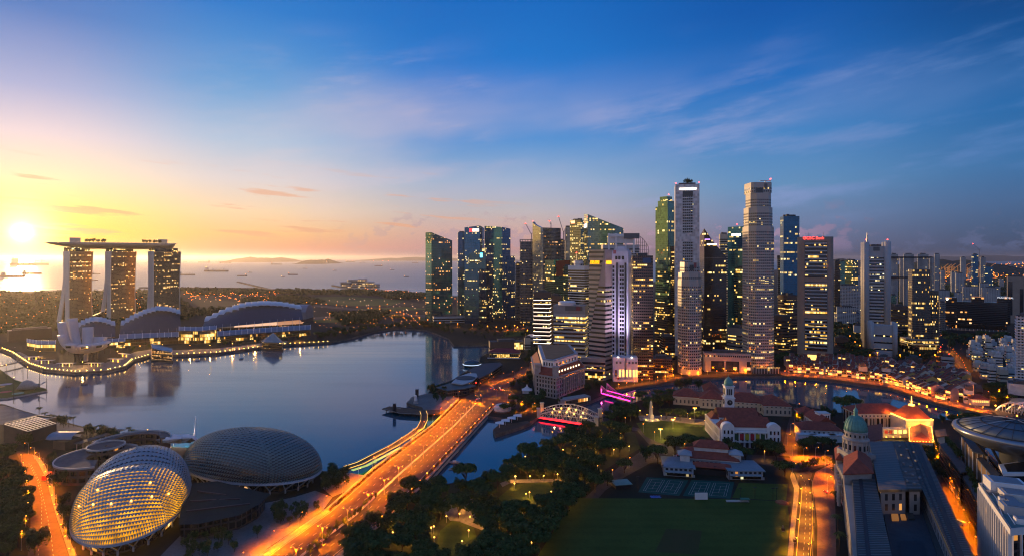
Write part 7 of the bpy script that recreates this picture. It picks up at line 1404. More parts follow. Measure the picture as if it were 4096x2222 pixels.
B = MB(); B.lathe(dc+Vector((0, 0, 18.4)), [(8.5*K*math.cos(t)**.9, 10.4*math.sin(t)) for t in [R(a) for a in (0, 12, 24, 36, 48, 60, 70, 78)]]+[(1.5, 10.3)], 40); o = B.build('dome', M_COPPER, r_, True); B = MB(); B.lathe(dc+Vector((0, 0, 28.3)), [(1.6, 0), (1.4, .6), (1.3, 3.4), (1.6, 3.6), (1.3, 4.5), (.6, 5.6), (.2, 6.2), (.08, 8.4)], 12); B.build('lantern', M_COPPER, o)
for k in range(20): a = 2*math.pi*k/20; B = MB(); B.tube([(dc.x+(8.6*K*math.cos(t)**.9+.1)*math.cos(a), dc.y+(8.6*K*math.cos(t)**.9+.1)*math.sin(a), dc.z+18.4+10.5*math.sin(t)) for t in [R(v) for v in (0, 15, 30, 45, 60, 74)]], .17, 4); B.build('dome_rib', M_COPPER, o)
# ------------------- court with disc roof
r_ = thing('court_building', 'modern court building of brown stone panels with planted terraces', 'building', G(3900, 1900))
for pts, z, rm in (([(3757, 1771), (3800, 1767), (3882, 1882), (3842, 1890)], 22, M_ROOFG), ([(3844, 1893), (3892, 1887), (3928, 1996), (3912, 2008)], 20, M_ROOFG)):
    P = zp(pts, z); B = MB(); B.prism(P, 0, z-.4); o = B.build('louvre_wall', facade('louvre_wall', (.02, .015, .012), (.07, .045, .03), 3.6, 3.0, .3, .25, YO, 1.4, sp=.35, pier=.2), r_); B = MB(); B.prism(offset(P, -.3), z-.4, z); B.build('roof_terrace', rm, o)
M_PANEL = mat('brown_stone_panel', (.2, .12, .06), .6, var=.3, scale=.6)
for pts, z in (([(3848, 1747), (3872, 1745), (3950, 1822), (3893, 1806)], 34), ([(3909, 1832), (3928, 1827), (4003, 1900), (3969, 1905)], 32)):
    P = zp(pts, z); B = MB(); B.prism(P, 0, z-.4); o = B.build('panel_wall', M_PANEL, r_); B = MB(); B.prism(offset(P, .1), z-.4, z+.4); B.build('roof', M_ROOFD, o)
    for i in range(4): 
        for s in (0, .33, .66, .985): onface(P, i, s, s+.015, 12, z, M_WHITE, o, 'white_fin', .2)
P = zp([(3940, 1790), (4060, 1775), (4200, 1800), (4200, 1850), (4000, 1856)], 26); B = MB(); B.prism(P, 0, 26); B.build('podium', M_PALE, r_)
P = zp([(3998, 1856), (4100, 1842), (4230, 1850), (4230, 1890), (4016, 1892)], 36); B = MB(); B.prism(P, 0, 35); o = B.build('penthouse_wall', M_GLASSD, r_); B = MB(); B.prism(offset(P, .4), 34.6, 36.2, bot=True); B.prism(offset(P, .4), 24, 25.5, bot=True); B.build('white_frame', M_WHITE, o); B = MB(); B.prism(offset(P, -2), 36.2, 36.8); B.build('solar_roof', M_GLASSD, o)
dc = G(4066, 1730, 52); r_ = thing('disc_roof', 'huge grey saucer shaped disc raised above the court building', 'roof', (dc.x, dc.y, 26)); Rr_ = 33.5
B = MB(); B.lathe(dc, [(8, -26), (9, -13), (20, -9), (29, -4.5), (32.6, -1.6), (33.5, 0), (33.2, 1.2), (31.5, 2.0)], 64); B.build('hull', mat('silver_disc_skin', (.3, .33, .37), .3, .6, var=.1), r_, True)
B = MB(); B.lathe(dc, [(31.4, 1.9), (22, 5.0), (11, 7.4), (0, 8.4)], 64); o = B.build('top_skin', mat('grey_disc_top', (.13, .155, .175), .45, .3, var=.2), r_, True)
for k in range(24): a = 2*math.pi*k/24; B = MB(); B.tube([(dc.x+r0*math.cos(a), dc.y+r0*math.sin(a), dc.z+z+.1) for r0, z in ((31.2, 2), (22, 5.1), (11, 7.5), (1, 8.5))], .13 if k % 6 else .25, 4); B.build('seam', M_DARK if k % 6 else M_PALE, o)
for r0, z in ((30.2, 2.4), (18, 6.0), (7, 7.95)): B = MB(); B.lathe(dc, [(r0, z+.02), (r0+.35, z+.25), (r0+.7, z-.12)], 64); B.build('ring_groove', M_DARK, o)
for k in range(6): a = 2*math.pi*k/6+.3; B = MB(); B.tube([(dc.x+9*math.cos(a), dc.y+9*math.sin(a), 26), (dc.x+22*math.cos(a), dc.y+22*math.sin(a), 44)], .8, 6); B.build('strut', M_DARK, r_)
# ------------------- white finned office at the bottom right corner
P = zp([(3919, 1934), (4044, 2116), (4260, 2100), (4260, 1960), (4030, 1926)], 40); r_ = thing('office_building', 'white office with close vertical fins and teal roof at the bottom right corner', 'building', cen(P)); B = MB(); B.prism(P, 0, 39); B.build('glass_facade', facade('finned_glass', (.02, .015, .018), (.05, .03, .03), 4.2, 3.4, .2, .25, YO, 1.4, sp=.3), r_)
B = MB(); B.prism(offset(P, -.2), 38, 40.6, cap=False); B.build('parapet_lining', M_WHITE, r_); B = MB(); B.prism(offset(P, .5), 37.5, 40.6, cap=False, bot=True); o = B.build('parapet', M_WHITE, r_); B = MB(); B.add([(*p, 39.2) for p in P], [tuple(range(len(P)))]); B.build('roof', mat('teal_roof_membrane', (.1, .22, .23), .7, var=.3), r_)
for i in range(len(P)):
    a, b = Vector(P[i]), Vector(P[(i+1) % len(P)]); m_ = max(2, int((b-a).length/4.2)); 
    if (b-a).length > 90: m_ = 12
    for k in range(m_+1): onface(P, i, max(0, k/m_-.006), min(1, k/m_+.006), 0, 38, M_WHITE, r_, 'fin', .5, 1.2)
for x, y, w_, d, h_, m_ in ((4020, 1962, 16, 12, 6, M_WHITE), (4060, 1995, 12, 10, 4, M_WHITE2), (4010, 2010, 3, 3, 3, M_WHITE), (4020, 2030, 3, 3, 2.5, M_WHITE), (3985, 1975, 8, 4, 1.2, M_METAL), (4075, 2050, 14, 8, 4, M_PALE), (4046, 2020, 5, 14, 3, M_METAL), (4085, 2090, 5, 4, 2.5, M_WHITE)): c = G(x, y, 39.2); B = MB(); B.box(c+Vector((0, 0, h_/2)), (w_, d, h_), -.4); o = B.build('roof_plant', m_, r_); B = MB(); B.box(c+Vector((0, 0, h_+.15)), (w_*.8, d*.8, .35), -.4); B.build('plant_lid', M_METAL, o)
for pts in ([(3950, 1945), (3985, 1990), (4010, 2060)], [(3960, 1950), (4000, 1950)], [(4030, 2050), (4060, 2095)]): B = MB(); B.tube([G(*p, 40.2) for p in pts], .2, 5); B.build('roof_pipe', M_WHITE, r_)
# ------------------- triple arched bridge, far right
a0, a1 = G(3958, 1650), G(4020, 1690); r_ = thing('arch_bridge', 'white concrete bridge with three tall arches lit orange', 'bridge', G(4040, 1660)); c0, c1 = G(3990, 1645), G(4020, 1705); d_ = Vector((1, -.12, 0))
B = MB(); strip([G(3965, 1640)+Vector((8, 4, .6)), G(4110, 1720)+Vector((8, 4, .6))], 16, 1.2, B); B.build('deck', M_ASPH, r_)
for k in range(3):
    a = G(3985+k*42, 1640); b = a+Vector((14, -30, 0)); pts = [a.lerp(b, i/12)+Vector((0, 0, .5+11.5*math.sin(math.pi*i/12)**.8)) for i in range(13)]; B = MB(); B.tube(pts, .9, 6)
    for i in range(1, 12): B.tube([pts[i], Vector((pts[i].x, pts[i].y, .5))], .28, 4)
    B.build('arch', M_WHITE, r_)
for k in range(2): B = MB(); a = G(3985+k*42, 1640)+Vector((7, -15, 11.5)); B.tube([a, G(3985+(k+1)*42, 1640)+Vector((7, -15, 11.5))], .6, 5); B.build('cross_beam', M_WHITE, r_)
for k, (x, y) in enumerate(((3982, 1640), (4016, 1640), (4052, 1637), (4028, 1688), (4068, 1682))): c = G(x, y); B = MB(); B.tube([c, c+Vector((0, 0, 5))], .2, 5); o = B.build('lamp_post', M_DARK, r_); B = MB(); B.ball(c+Vector((0, 0, 5.5)), .8, 6, 4); B.build('lamp_globe', M_ORANGEW, o); point(r_, c+Vector((0, -1.5, 5.5)), 4500, (1, .4, .08))
# ------------------- shophouses
SH = []; M_WIN2 = glow('dim_shop_glow', (1, .42, .08), .9); M_PARTY = mat('party_wall_cement', (.2, .17, .15), .85, var=.3)
walls = [('cream', M_CREAM), ('white', M_WHITE2), ('pink', M_PINKR), ('pale blue', M_BLUER), ('ochre', mat('ochre_render', (.5, .33, .1), .75, var=.2))]
for ci, (cn, wm) in enumerate(walls):
    for st in (2, 3):
        w_, d, h = 5.6, 15.0, 3.6*st; r_ = thing('shophouse', 'proto', 'shophouse', (0, 0, 0), 'riverside shophouses')
        pl = [(-w_/2, 0), (w_/2, 0), (w_/2, d), (-w_/2, d)]; B = MB(); B.prism(pl, 0, h, cap=False); B.add([(-w_/2, 0, h), (-w_/2, d, h), (-w_/2, d*.5, h+3.3)], [(0, 2, 1)]); B.add([(w_/2, 0, h), (w_/2, d, h), (w_/2, d*.5, h+3.3)], [(0, 1, 2)]); B.build('wall', wm, r_)
        B = MB(); dn = .35
        for s in (0, 1): y0, y1 = (-.7, d/2) if s == 0 else (d+.7, d/2); B.add([(-w_/2+.25, y0, h-.1), (w_/2-.25, y0, h-.1), (w_/2-.25, y1, h+3.4), (-w_/2+.25, y1, h+3.4)], [(0, 1, 2, 3) if s == 0 else (3, 2, 1, 0)])
        B.build('roof', M_TILE if (ci+st) % 3 else M_TILE2, r_)
        B = MB()
        for sx in (-1, 1): x = sx*(w_/2-.12); B.add([(x-.1, -.8, h+.3), (x+.1, -.8, h+.3), (x+.15, d/2, h+3.9), (x-.15, d/2, h+3.9), (x-.15, d+.8, h+.3), (x+.15, d+.8, h+.3), (x-.15, -.8, h-.4), (x-.15, d/2, h+3.1), (x+.15, -.8, h-.4), (x+.15, d/2, h+3.1)], [(0, 1, 2, 3), (3, 2, 5, 4), (6, 0, 3, 7), (8, 9, 2, 1)])
        B.build('party_wall', M_PARTY, r_)
        for k in range(1, st): B = MB(); [B.box((x, -.1, k*3.6+1.8), (1.2, .3, 1.9)) for x in (-1.8, 0, 1.8)]; B.build('shutter_window', M_WIN if (k+ci) % 3 == 1 else M_GLASSD, r_)
        B = MB(); B.box((0, -.12, 1.5), (4.6, .3, 2.4)); B.build('shop_front', (M_WIN, M_WIN2, M_GLASSD)[(ci+st) % 3], r_); B = MB(); B.box((0, -1.2, 3.2), (5.4, 2.6, .2)); B.build('awning', M_PINKR if ci % 2 else M_PALE, r_); SH.append((cn, st, r_))
QL = [(3158, 1487), (3250, 1490), (3336, 1500), (3448, 1513), (3540, 1528), (3622, 1549), (3734, 1588), (3800, 1602)]
LQ = [G(*p) for p in QL]; SHPOLY = [(3150, 1492), (3150, 1462), (3200, 1446), (3420, 1440), (3560, 1446), (3700, 1456), (3800, 1452), (3838, 1500), (3860, 1560), (3860, 1612), (3740, 1592), (3560, 1535)]
rr_ = random.Random(12); used = {}; cnt = {}
first_use = set()
for row in range(7):
    off = row*21.0+(0 if row == 0 else 3); line = []
    for i, p in enumerate(LQ):
        d_ = (LQ[min(i+1, len(LQ)-1)]-LQ[max(0, i-1)]).normalized(); line.append(p+Vector((-d_.y, d_.x, 0))*off)
    k = 0
    for p, a in along(line, 5.75, 2+row*1.3):
        px, py = CX+p.x/p.y*F, HZ+CAMH*F/p.y; k += 1
        if row and (not inside(px, py, SHPOLY) or rr_.random() < .12) or k % 9 == 0: continue
        ci = rr_.choice((0, 1, 1, 2, 3, 4)) ; st = rr_.choice((2, 3, 3)) if row == 0 else rr_.choice((2, 2, 3)); cn, st, src = SH[ci*2+st-2]
        cnt[row] = cnt.get(row, 0)+1; lb = cn+' '+('two', 'three')[st-2]+' storey shophouse, '+nth(cnt[row])+' along '+('the waterfront row' if row == 0 else 'the '+nth(row+1)+' row from the river')
        flip = 0 if row % 2 == 0 else 0
        q = (p.x, p.y, 0); sc_ = (1.0, 1.0, rr_.uniform(.88, 1.2))
        if src.name not in first_use: first_use.add(src.name); src.location = q; src.rotation_euler = (0, 0, a); src.scale = sc_; LABELS['proto'] -= 1; src['label'] = lb; LABELS[lb] = 1
        else: copy_thing(src, q, a, sc_, lb)
for cn, st, src in SH:
    if src.name not in first_use:
        for ch in list(src.children): bpy.data.objects.remove(ch)
        bpy.data.objects.remove(src)
for i, (x0, x1, yb_, yt_, m_, lb) in enumerate(((3432, 3470, 1512, 1462, M_CREAM, 'cream four storey block set among the waterfront shophouses'), (3526, 3566, 1528, 1470, M_BLUER, 'narrow pale block with a dark slotted front in the waterfront row'), (3853, 3895, 1610, 1552, M_WHITE2, 'white banded five storey block at the end of the shophouse rows'), (3896, 3930, 1600, 1552, M_BROWNC, 'dark brick block behind the white banded block'), (3763, 3818, 1462, 1424, M_PALE, 'pink and white banded car park block behind the shophouses'), (3612, 3650, 1468, 1446, M_WHITE2, 'white corner block with a small tower among the shophouses'), (3805, 3868, 1520, 1480, M_WHITE2, 'plain white block beside the orange road'), (3510, 3560, 1452, 1424, M_GREYST, 'grey block behind the shophouse roofs'), (3620, 3690, 1450, 1428, M_BROWNC, 'brown pitched block behind the shophouses'))):
    tower(lb, (x0, x0+4 if i != 3 else x0+6, x1), yb_, yt_, None, m_, B_DARK, h=4.2, bf=.45, ar=1.6, cat='building', name='shop_block', z0=4, ztop_gap=1)
house('low lit yellow riverside house with red roof at the bridge end of the quay', rect((3886, 1618), (3958, 1622), 14), 7, 4, M_CREAM, rows=((0, 9, 3.6, 5.6),), wm=M_WIN)
CP = [(3858, 1400), (3930, 1378), (4070, 1375), (4070, 1520), (4010, 1560), (3960, 1545), (3900, 1480)]; n_ = 0; rr_ = random.Random(77)
for t in range(400):
    x, y = rr_.uniform(3850, 4075), rr_.uniform(1378, 1560)
    if not inside(x, y, CP): continue
    P_ = G(x, y)
    if any((P_-q).length < 19 for q in used.setdefault('cp', [])): continue
    used['cp'].append(P_); n_ += 1; s = (y-HZ)/CAMH; wd = rr_.uniform(12, 20)*s; hh = rr_.uniform(10, 22); m_ = rr_.choice((M_WHITE2, M_WHITE2, M_PALE, M_CREAM, M_BLUER, M_GREYST))
    mn = {'M_': ''}; tower('low rise town block, '+nth(n_)+' of the white cluster beside the apartment tower', (x-wd*.35, x-wd*.1, x+wd*.6), y, y-hh*s, None, m_, rr_.choice((B_DARK, B_DARK, B_SOFT)), h=4.2, bf=.4, ar=1.3, cat='building', name='town_block', group='white low rise town blocks', z0=3.5, ztop_gap=1, plantm=M_WHITE2)
    if n_ >= 40: break
# ================================================================ trees
def crown_mesh(seed, lobes, nleaf, size):
    r = random.Random(seed); B = MB(); tot = sum(l[3]*l[4]**2 for l in lobes)
    for cx_, cy_, cz, rx, rz in lobes:
        n = max(10, int(nleaf*rx*rz**2/tot)) if False else max(12, int(nleaf*(rx*rx*rz)/sum(l[3]**2*l[4] for l in lobes)))
        for k in range(n):
            d = Vector((r.gauss(0, 1), r.gauss(0, 1), r.gauss(0, 1))).normalized(); rad = .55+.5*r.random()**.6
            if d.z < -.35 and r.random() < .75: d.z = -d.z*.4
            p = Vector((cx_+d.x*rx*rad, cy_+d.y*rx*rad, cz+d.z*rz*rad)); s = size*r.uniform(.55, 1.35)
            nrm = (d+Vector((r.gauss(0, .5), r.gauss(0, .5), r.gauss(.25, .5)))).normalized(); a = nrm.orthogonal().normalized(); b = nrm.cross(a); t = r.random()*6.28
            u = (a*math.cos(t)+b*math.sin(t))*s; v = (b*math.cos(t)-a*math.sin(t))*s*r.uniform(.5, .9)
            B.add([p-u, p-v*.8+u*.1, p+u, p+v], [(0, 1, 2, 3)])
    return B
def lobes_for(seed, R_, H, n, flat_=.45, umb=True):
    r = random.Random(seed); out = []
    for k in range(n):
        a = 2*math.pi*k/n+r.uniform(-.4, .4); d = R_*r.uniform(.25, .72) if k else 0
        out.append((d*math.cos(a), d*math.sin(a), H*r.uniform(.72, .9) if umb else H*r.uniform(.5, .82), R_*r.uniform(.3, .48), R_*flat_*r.uniform(.5, .9)*(.7 if umb else 1.25)))
    return out
PROTO = {}
def make_tree(kind, seed, R_, H, nl, n, flat_, umb, m, size):
    t = thing(kind, 'proto '+str(seed), 'tree', (0, 0, 0)); lb = lobes_for(seed, R_, H, nl, flat_, umb); r = random.Random(seed); B = MB(); fork = H*(.28 if umb else .4)
    B.tube([(0, 0, -.3), (.15, .1, fork*.6), (0, 0, fork)], R_*.055, 7, R_*.038)
    for l in lb[:8]: B.tube([(0, 0, fork*.9), (l[0]*.45, l[1]*.45, fork+(l[2]-fork)*.55), (l[0]*.9, l[1]*.9, l[2])], R_*.03, 5, R_*.008)
    B.build('trunk', M_BARK, t); crown_mesh(seed, lb, n, size).build('crown', m, t); return t
def make_palm(seed, H):
    t = thing('palm_tree', 'proto p'+str(seed), 'tree', (0, 0, 0)); r = random.Random(seed); B = MB(); B.tube([(0, 0, -.3), (.3, .1, H*.5), (.5, .2, H)], .3, 6, .2); B.build('trunk', M_BARK, t); B = MB()
    for k in range(17):
        a = 2*math.pi*k/17+r.uniform(-.15, .15); up = r.uniform(.1, 1.1); L_ = r.uniform(2.6, 3.6); pts = []
        for j in range(5): s = j/4; pts.append(Vector((.5+math.cos(a)*L_*s, .2+math.sin(a)*L_*s, H+up*L_*s*.7-L_*.75*s*s)))
        sd = Vector((-math.sin(a), math.cos(a), 0))
        for j in range(4):
            w0, w1 = .55*(1-.5*j/4), .55*(1-.5*(j+1)/4); B.quad(pts[j]-sd*w0-Vector((0, 0, .25)), pts[j], pts[j+1], pts[j+1]-sd*w1-Vector((0, 0, .25))); B.quad(pts[j], pts[j]+sd*w0-Vector((0, 0, .25)), pts[j+1]+sd*w1-Vector((0, 0, .25)), pts[j+1])
    B.build('fronds', M_PALM, t); return t
PROTO['rain'] = [make_tree('rain_tree', 10+i, 10, 13, 11, 1700, .42, True, M_LEAF, .8) for i in range(4)]
PROTO['round'] = [make_tree('broadleaf_tree', 30+i, 6, 12, 8, 1200, .8, False, M_LEAF2, .68) for i in range(4)]
PROTO['small'] = [make_tree('small_tree', 50+i, 2.6, 6, 5, 420, .8, False, M_LEAF, .42) for i in range(3)]
PROTO['palm'] = [make_palm(70+i, 8+i) for i in range(3)]
UND = set(p.name for v in PROTO.values() for p in v); FAR_L = {}
def plant_tree(kind, p, scale, label, group, rz=None):
    src = RNG.choice(PROTO[kind]); rz = RNG.uniform(0, 6.28) if rz is None else rz; s = (scale*RNG.uniform(.92, 1.08), scale*RNG.uniform(.92, 1.08), scale*RNG.uniform(.88, 1.1))
    if src.name in UND:
        UND.discard(src.name); del LABELS[src['label']]; src.location = p; src.rotation_euler = (0, 0, rz); src.scale = s; src['label'] = label; LABELS[label] = LABELS.get(label, 0)+1; src['group'] = group; return src
    return copy_thing(src, p, rz, s, label, group)
KW = {'rain': 'wide crowned rain tree', 'round': 'dense round crowned tree', 'small': 'small leafy tree', 'palm': 'palm tree'}
def grove(where, poly, kinds, mind, scale, seed, excl=(), maxn=200, group=None, tries=1500):
    r = random.Random(seed); pts = []; xs = [p[0] for p in poly]; ys = [p[1] for p in poly]
    for t in range(tries):
        x, y = r.uniform(min(xs), max(xs)), r.uniform(min(ys), max(ys))
        if not inside(x, y, poly) or any(inside(x, y, e) for e in excl): continue
        p = G(x, y); md = mind*r.uniform(.8, 1.2)
        if any((p-q[0]).length < md for q in pts): continue
        pts.append((p, x)); 
        if len(pts) >= maxn: break
    pts.sort(key=lambda q: q[1]); c = {}
    for p, x in pts:
        k = r.choice(kinds); c[k] = c.get(k, 0)+1
        plant_tree(k, p, scale*r.uniform(.8, 1.15), KW[k]+' '+where+', '+nth(c[k])+' from the left', group or 'trees '+where)
def spots(where, lst, group=None):
    c = {}
    for a in lst:
        k, x, y = a[:3]; s = a[3] if len(a) > 3 else 1.0; c[k] = c.get(k, 0)+1; plant_tree(k, G(x, y), s, KW[k]+' '+where+', '+nth(c[k])+' from the left', group or 'trees '+where)
PARK = [(1350, 2260), (1425, 2170), (1520, 2090), (1600, 2010), (1680, 1968), (1800, 1945), (2000, 1915), (2110, 1830), (2240, 1768), (2370, 1702), (2430, 1720), (2500, 1760), (2520, 1800), (2440, 1850), (2380, 1910), (2300, 2000), (2230, 2080), (2160, 2180), (2120, 2300), (1380, 2330)]
EX = [[(1960, 1985), (2060, 1925), (2200, 1918), (2230, 1950), (2190, 2000), (2130, 2055), (2010, 2060)], [(1720, 2260), (1745, 2105), (1800, 2062), (1900, 2075), (1935, 2140), (1900, 2290)], [(1775, 1995), (1900, 1990), (1930, 2040), (1890, 2062), (1780, 2062)], [(2080, 2190), (2140, 2130), (2210, 2130), (2170, 2230), (2090, 2260)]]
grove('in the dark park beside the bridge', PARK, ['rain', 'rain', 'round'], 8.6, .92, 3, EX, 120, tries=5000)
spots('by the near edge of the park path', [('small', 1790, 2010, 1.1), ('small', 1860, 2005, 1.1), ('small', 1915, 2030, 1.2), ('rain', 1850, 2020, .75), ('rain', 1900, 1985, .8)])
spots('behind the club house courts', [('rain', 2498, 1890, .75), ('round', 2584, 1845, .95), ('rain', 2631, 1852, 1.0), ('rain', 2700, 1822, 1.15), ('rain', 2785, 1806, 1.15), ('round', 2905, 1800, .8), ('rain', 2982, 1848, .85), ('rain', 3072, 1815, .95), ('rain', 3105, 1840, .9), ('rain', 3140, 1902, .95)])
spots('beside the small lawn', [('rain', 2665, 1674, .85), ('rain', 2720, 1682, .9), ('rain', 2780, 1684, .85), ('rain', 2832, 1692, .9)])
grove('behind the obelisk', [(2545, 1600), (2640, 1588), (2700, 1585), (2690, 1610), (2660, 1640), (2570, 1645)], ['rain', 'round'], 11, .75, 5, (), 14)
grove('between the two small bridges', [(2410, 1668), (2480, 1640), (2550, 1650), (2545, 1690), (2440, 1690)], ['rain', 'round'], 9, .8, 6, (), 14)
spots('behind the cream museum', [('round', 2718, 1560, 1.1), ('round', 2750, 1556, 1.1), ('round', 2795, 1556, 1.0), ('rain', 2830, 1562, .8)])
grove('beside the left road', [(-10, 1830), (40, 1830), (70, 1900), (95, 1990), (108, 2070), (100, 2160), (70, 2230), (-10, 2260)], ['round', 'rain'], 6.0, .8, 8, (), 36)
spots('on the kerb of the left road', [('round', 215, 1878, .75), ('round', 232, 1950, .95), ('round', 252, 2025, .8), ('round', 258, 2075, .75), ('round', 140, 2215, 1.0), ('round', 100, 1795, 1.2), ('round', 205, 1850, .7), ('small', 268, 2120, 1.1), ('small', 275, 2150, 1.1)])
spots('on the left shore promenade', [('palm', 155, 1668), ('palm', 176, 1680), ('palm', 194, 1686), ('palm', 212, 1690), ('round', 225, 1700, .75), ('palm', 240, 1702), ('round', 255, 1708, .8), ('palm', 275, 1706), ('palm', 294, 1702)])
spots('on the shore before the mall terrace', [('palm', 345, 1740), ('round', 360, 1742, .9), ('palm', 376, 1745), ('palm', 400, 1742), ('round', 410, 1750, .9), ('palm', 432, 1752), ('round', 450, 1755, .7), ('small', 470, 1760, 1.2), ('palm', 512, 1752), ('palm', 530, 1758), ('palm', 556, 1764), ('small', 480, 1775, 1.4), ('round', 580, 1770, .6)])
grove('right of the dark shell', [(1290, 1920), (1330, 1900), (1390, 1895), (1410, 1925), (1370, 1960), (1300, 1980)], ['round', 'small'], 5.5, .8, 9, (), 14)
grove('in the entrance plaza beds', [(1080, 2060), (1160, 2030), (1230, 2010), (1280, 2035), (1200, 2085), (1120, 2110)], ['small', 'small', 'round'], 4.5, .8, 10, (), 18)
grove('below the foyer roof', [(740, 2190), (800, 2150), (900, 2130), (930, 2170), (860, 2215), (740, 2260)], ['small', 'small'], 4.5, 1.1, 11, (), 16)
spots('standing alone on the entrance plaza', [('small', 1030, 2150, 1.2), ('small', 938, 2205, 1.1), ('small', 1266, 1884, 1.4)])
grove('in the median before the bridge', [(1225, 2215), (1300, 2150), (1420, 2050), (1505, 1985), (1515, 1992), (1430, 2064), (1315, 2165), (1245, 2225)], ['small'], 4.2, .75, 12, (), 34)
grove('below the columned hotel', [(2040, 1610), (2100, 1590), (2150, 1595), (2160, 1635), (2110, 1672), (2060, 1668), (2020, 1650)], ['round', 'rain', 'palm'], 8.5, .72, 13, (), 22)
spots('beside the columned hotel', [('round', 2168, 1602, 1.1), ('small', 2240, 1612, 1.3), ('round', 2350, 1570, .8), ('round', 2385, 1552, .8), ('round', 2400, 1560, .7), ('small', 2275, 1598, 1.1)])
grove('left of the columned hotel', [(2040, 1545), (2120, 1500), (2128, 1520), (2130, 1560), (2080, 1570)], ['palm', 'round'], 7, .75, 14, (), 16)
grove('by the bridge head restaurant', [(1712, 1572), (1760, 1560), (1800, 1572), (1770, 1612), (1720, 1602)], ['round', 'small'], 6, .75, 15, (), 12)
grove('behind the columned hotel', [(2085, 1440), (2140, 1400), (2215, 1405), (2210, 1440), (2130, 1475)], ['round'], 11, 1.0, 16, (), 18)
grove('below the concrete slab tower', [(3105, 1440), (3200, 1436), (3230, 1446), (3160, 1458), (3110, 1462)], ['round', 'rain'], 11, .9, 17, (), 12)
grove('right of the concrete slab tower', [(3325, 1442), (3380, 1420), (3470, 1420), (3510, 1436), (3440, 1442)], ['round', 'rain'], 12, .9, 18, (), 18)
grove('below the bronze ribbed tower', [(3585, 1430), (3700, 1425), (3745, 1430), (3700, 1444), (3600, 1444)], ['round'], 11, .85, 19, (), 14)
grove('on the slope below the black hotel', [(3765, 1350), (4096, 1345), (4090, 1372), (3940, 1380), (3800, 1400)], ['round', 'rain'], 13, 1.0, 20, (), 34)
grove('by the white car park podium', [(3935, 1570), (4000, 1560), (4060, 1590), (4050, 1625), (3970, 1612)], ['round', 'rain'], 9, .85, 21, (), 12)
spots('along the left edge of the field', [('rain', 2150, 2212, 1.1), ('rain', 2184, 2162, 1.1), ('rain', 2220, 2112, 1.0), ('rain', 2256, 2062, 1.0), ('rain', 2294, 2014, .95), ('round', 2336, 1984, .9), ('rain', 2380, 1962, .85), ('round', 2430, 1940, .8)])
spots('before the white twin hall theatre', [('round', 2870, 1806, .65), ('rain', 2935, 1812, .7), ('round', 3030, 1812, .8), ('rain', 3075, 1806, .8), ('round', 3115, 1806, .7)])
spots('by the white colonial hall', [('round', 3193, 1688, .9), ('round', 3205, 1676, .8), ('round', 3300, 1668, .9), ('round', 3325, 1674, .9), ('rain', 3234, 1806, .85), ('round', 3215, 1800, .8), ('rain', 3290, 1795, .8), ('round', 3325, 1790, .7), ('rain', 3250, 1790, .7)])
spots('behind the parliament roof', [('rain', 3368, 1650, 1.1), ('rain', 3412, 1645, 1.25), ('round', 3440, 1650, .9), ('round', 3770, 1688, .6), ('round', 3805, 1686, .65), ('rain', 3850, 1700, .8), ('rain', 3890, 1702, .9), ('round', 3870, 1690, .8)])
grove('in the sunken street beside the gallery', [(3705, 1790), (3745, 1785), (3790, 1880), (3810, 1940), (3770, 1930), (3725, 1860)], ['round'], 6, .7, 23, (), 16)
spots('along the gallery steps', [('palm', 3336, 1918, 1.05), ('palm', 3342, 2018, 1.1), ('palm', 3352, 2130, 1.1), ('palm', 3356, 2205, 1.1), ('palm', 3332, 1880, .9)])
grove('by the brick forecourt', [(3190, 1862), (3240, 1850), (3320, 1832), (3318, 1846), (3240, 1872), (3200, 1882)], ['small'], 3.2, .6, 24, (), 26)
grove('on the planted terrace of the court building', [(3790, 1895), (3815, 1890), (3880, 2010), (3935, 2120), (3915, 2130), (3850, 2020)], ['small'], 2.6, .9, 25, (), 0)
for i in range(22):                                      # planted terraces, at roof level
    t = i/21; p = G(3789+t*88, 1772+t*112, 22) if t < .6 else G(3873+(t-.6)*105, 1893+(t-.6)*240, 20); plant_tree('small', p, .85, 'small leafy tree on the court building terrace, '+nth(i+1)+' from the far end', 'court terrace trees')
for i, (p, z) in enumerate(PARKTREES): plant_tree('round', Vector((p.x, p.y, z)), .8, 'rooftop tree on the long roof park, '+nth(i+1)+' from the left', 'roof park trees')
for i, (p, z) in enumerate(tree_spots_roof): plant_tree('small', Vector((p.x, p.y, z-.5)), 1.6, 'rooftop tree on the tall white panelled tower, '+nth(i+1)+' from the left', 'tower roof trees')
for i, (p, a) in enumerate(along([G(x, y) for x, y in ((250, 1418), (430, 1412), (560, 1396), (640, 1388))], 9)+along([G(x, y) for x, y in ((880, 1382), (1010, 1372), (1140, 1360), (1230, 1352))], 9)):
    plant_tree('palm' if i % 3 else 'round', p, 1.3 if i % 3 else .7, 'promenade tree in front of the lit malls, '+nth(i+1)+' from the left', 'mall promenade trees')
grove('on the shore beyond the resort', [(1255, 1345), (1330, 1335), (1500, 1312), (1640, 1300), (1790, 1310), (1790, 1330), (1700, 1312), (1500, 1318), (1380, 1345), (1280, 1356)], ['round', 'round', 'rain'], 13, .95, 26, (), 60)
grove('below the blue glass towers', [(1720, 1305), (1850, 1304), (2000, 1306), (2100, 1318), (2120, 1345), (1960, 1360), (1830, 1345)], ['round', 'small'], 16, .8, 27, (), 34)
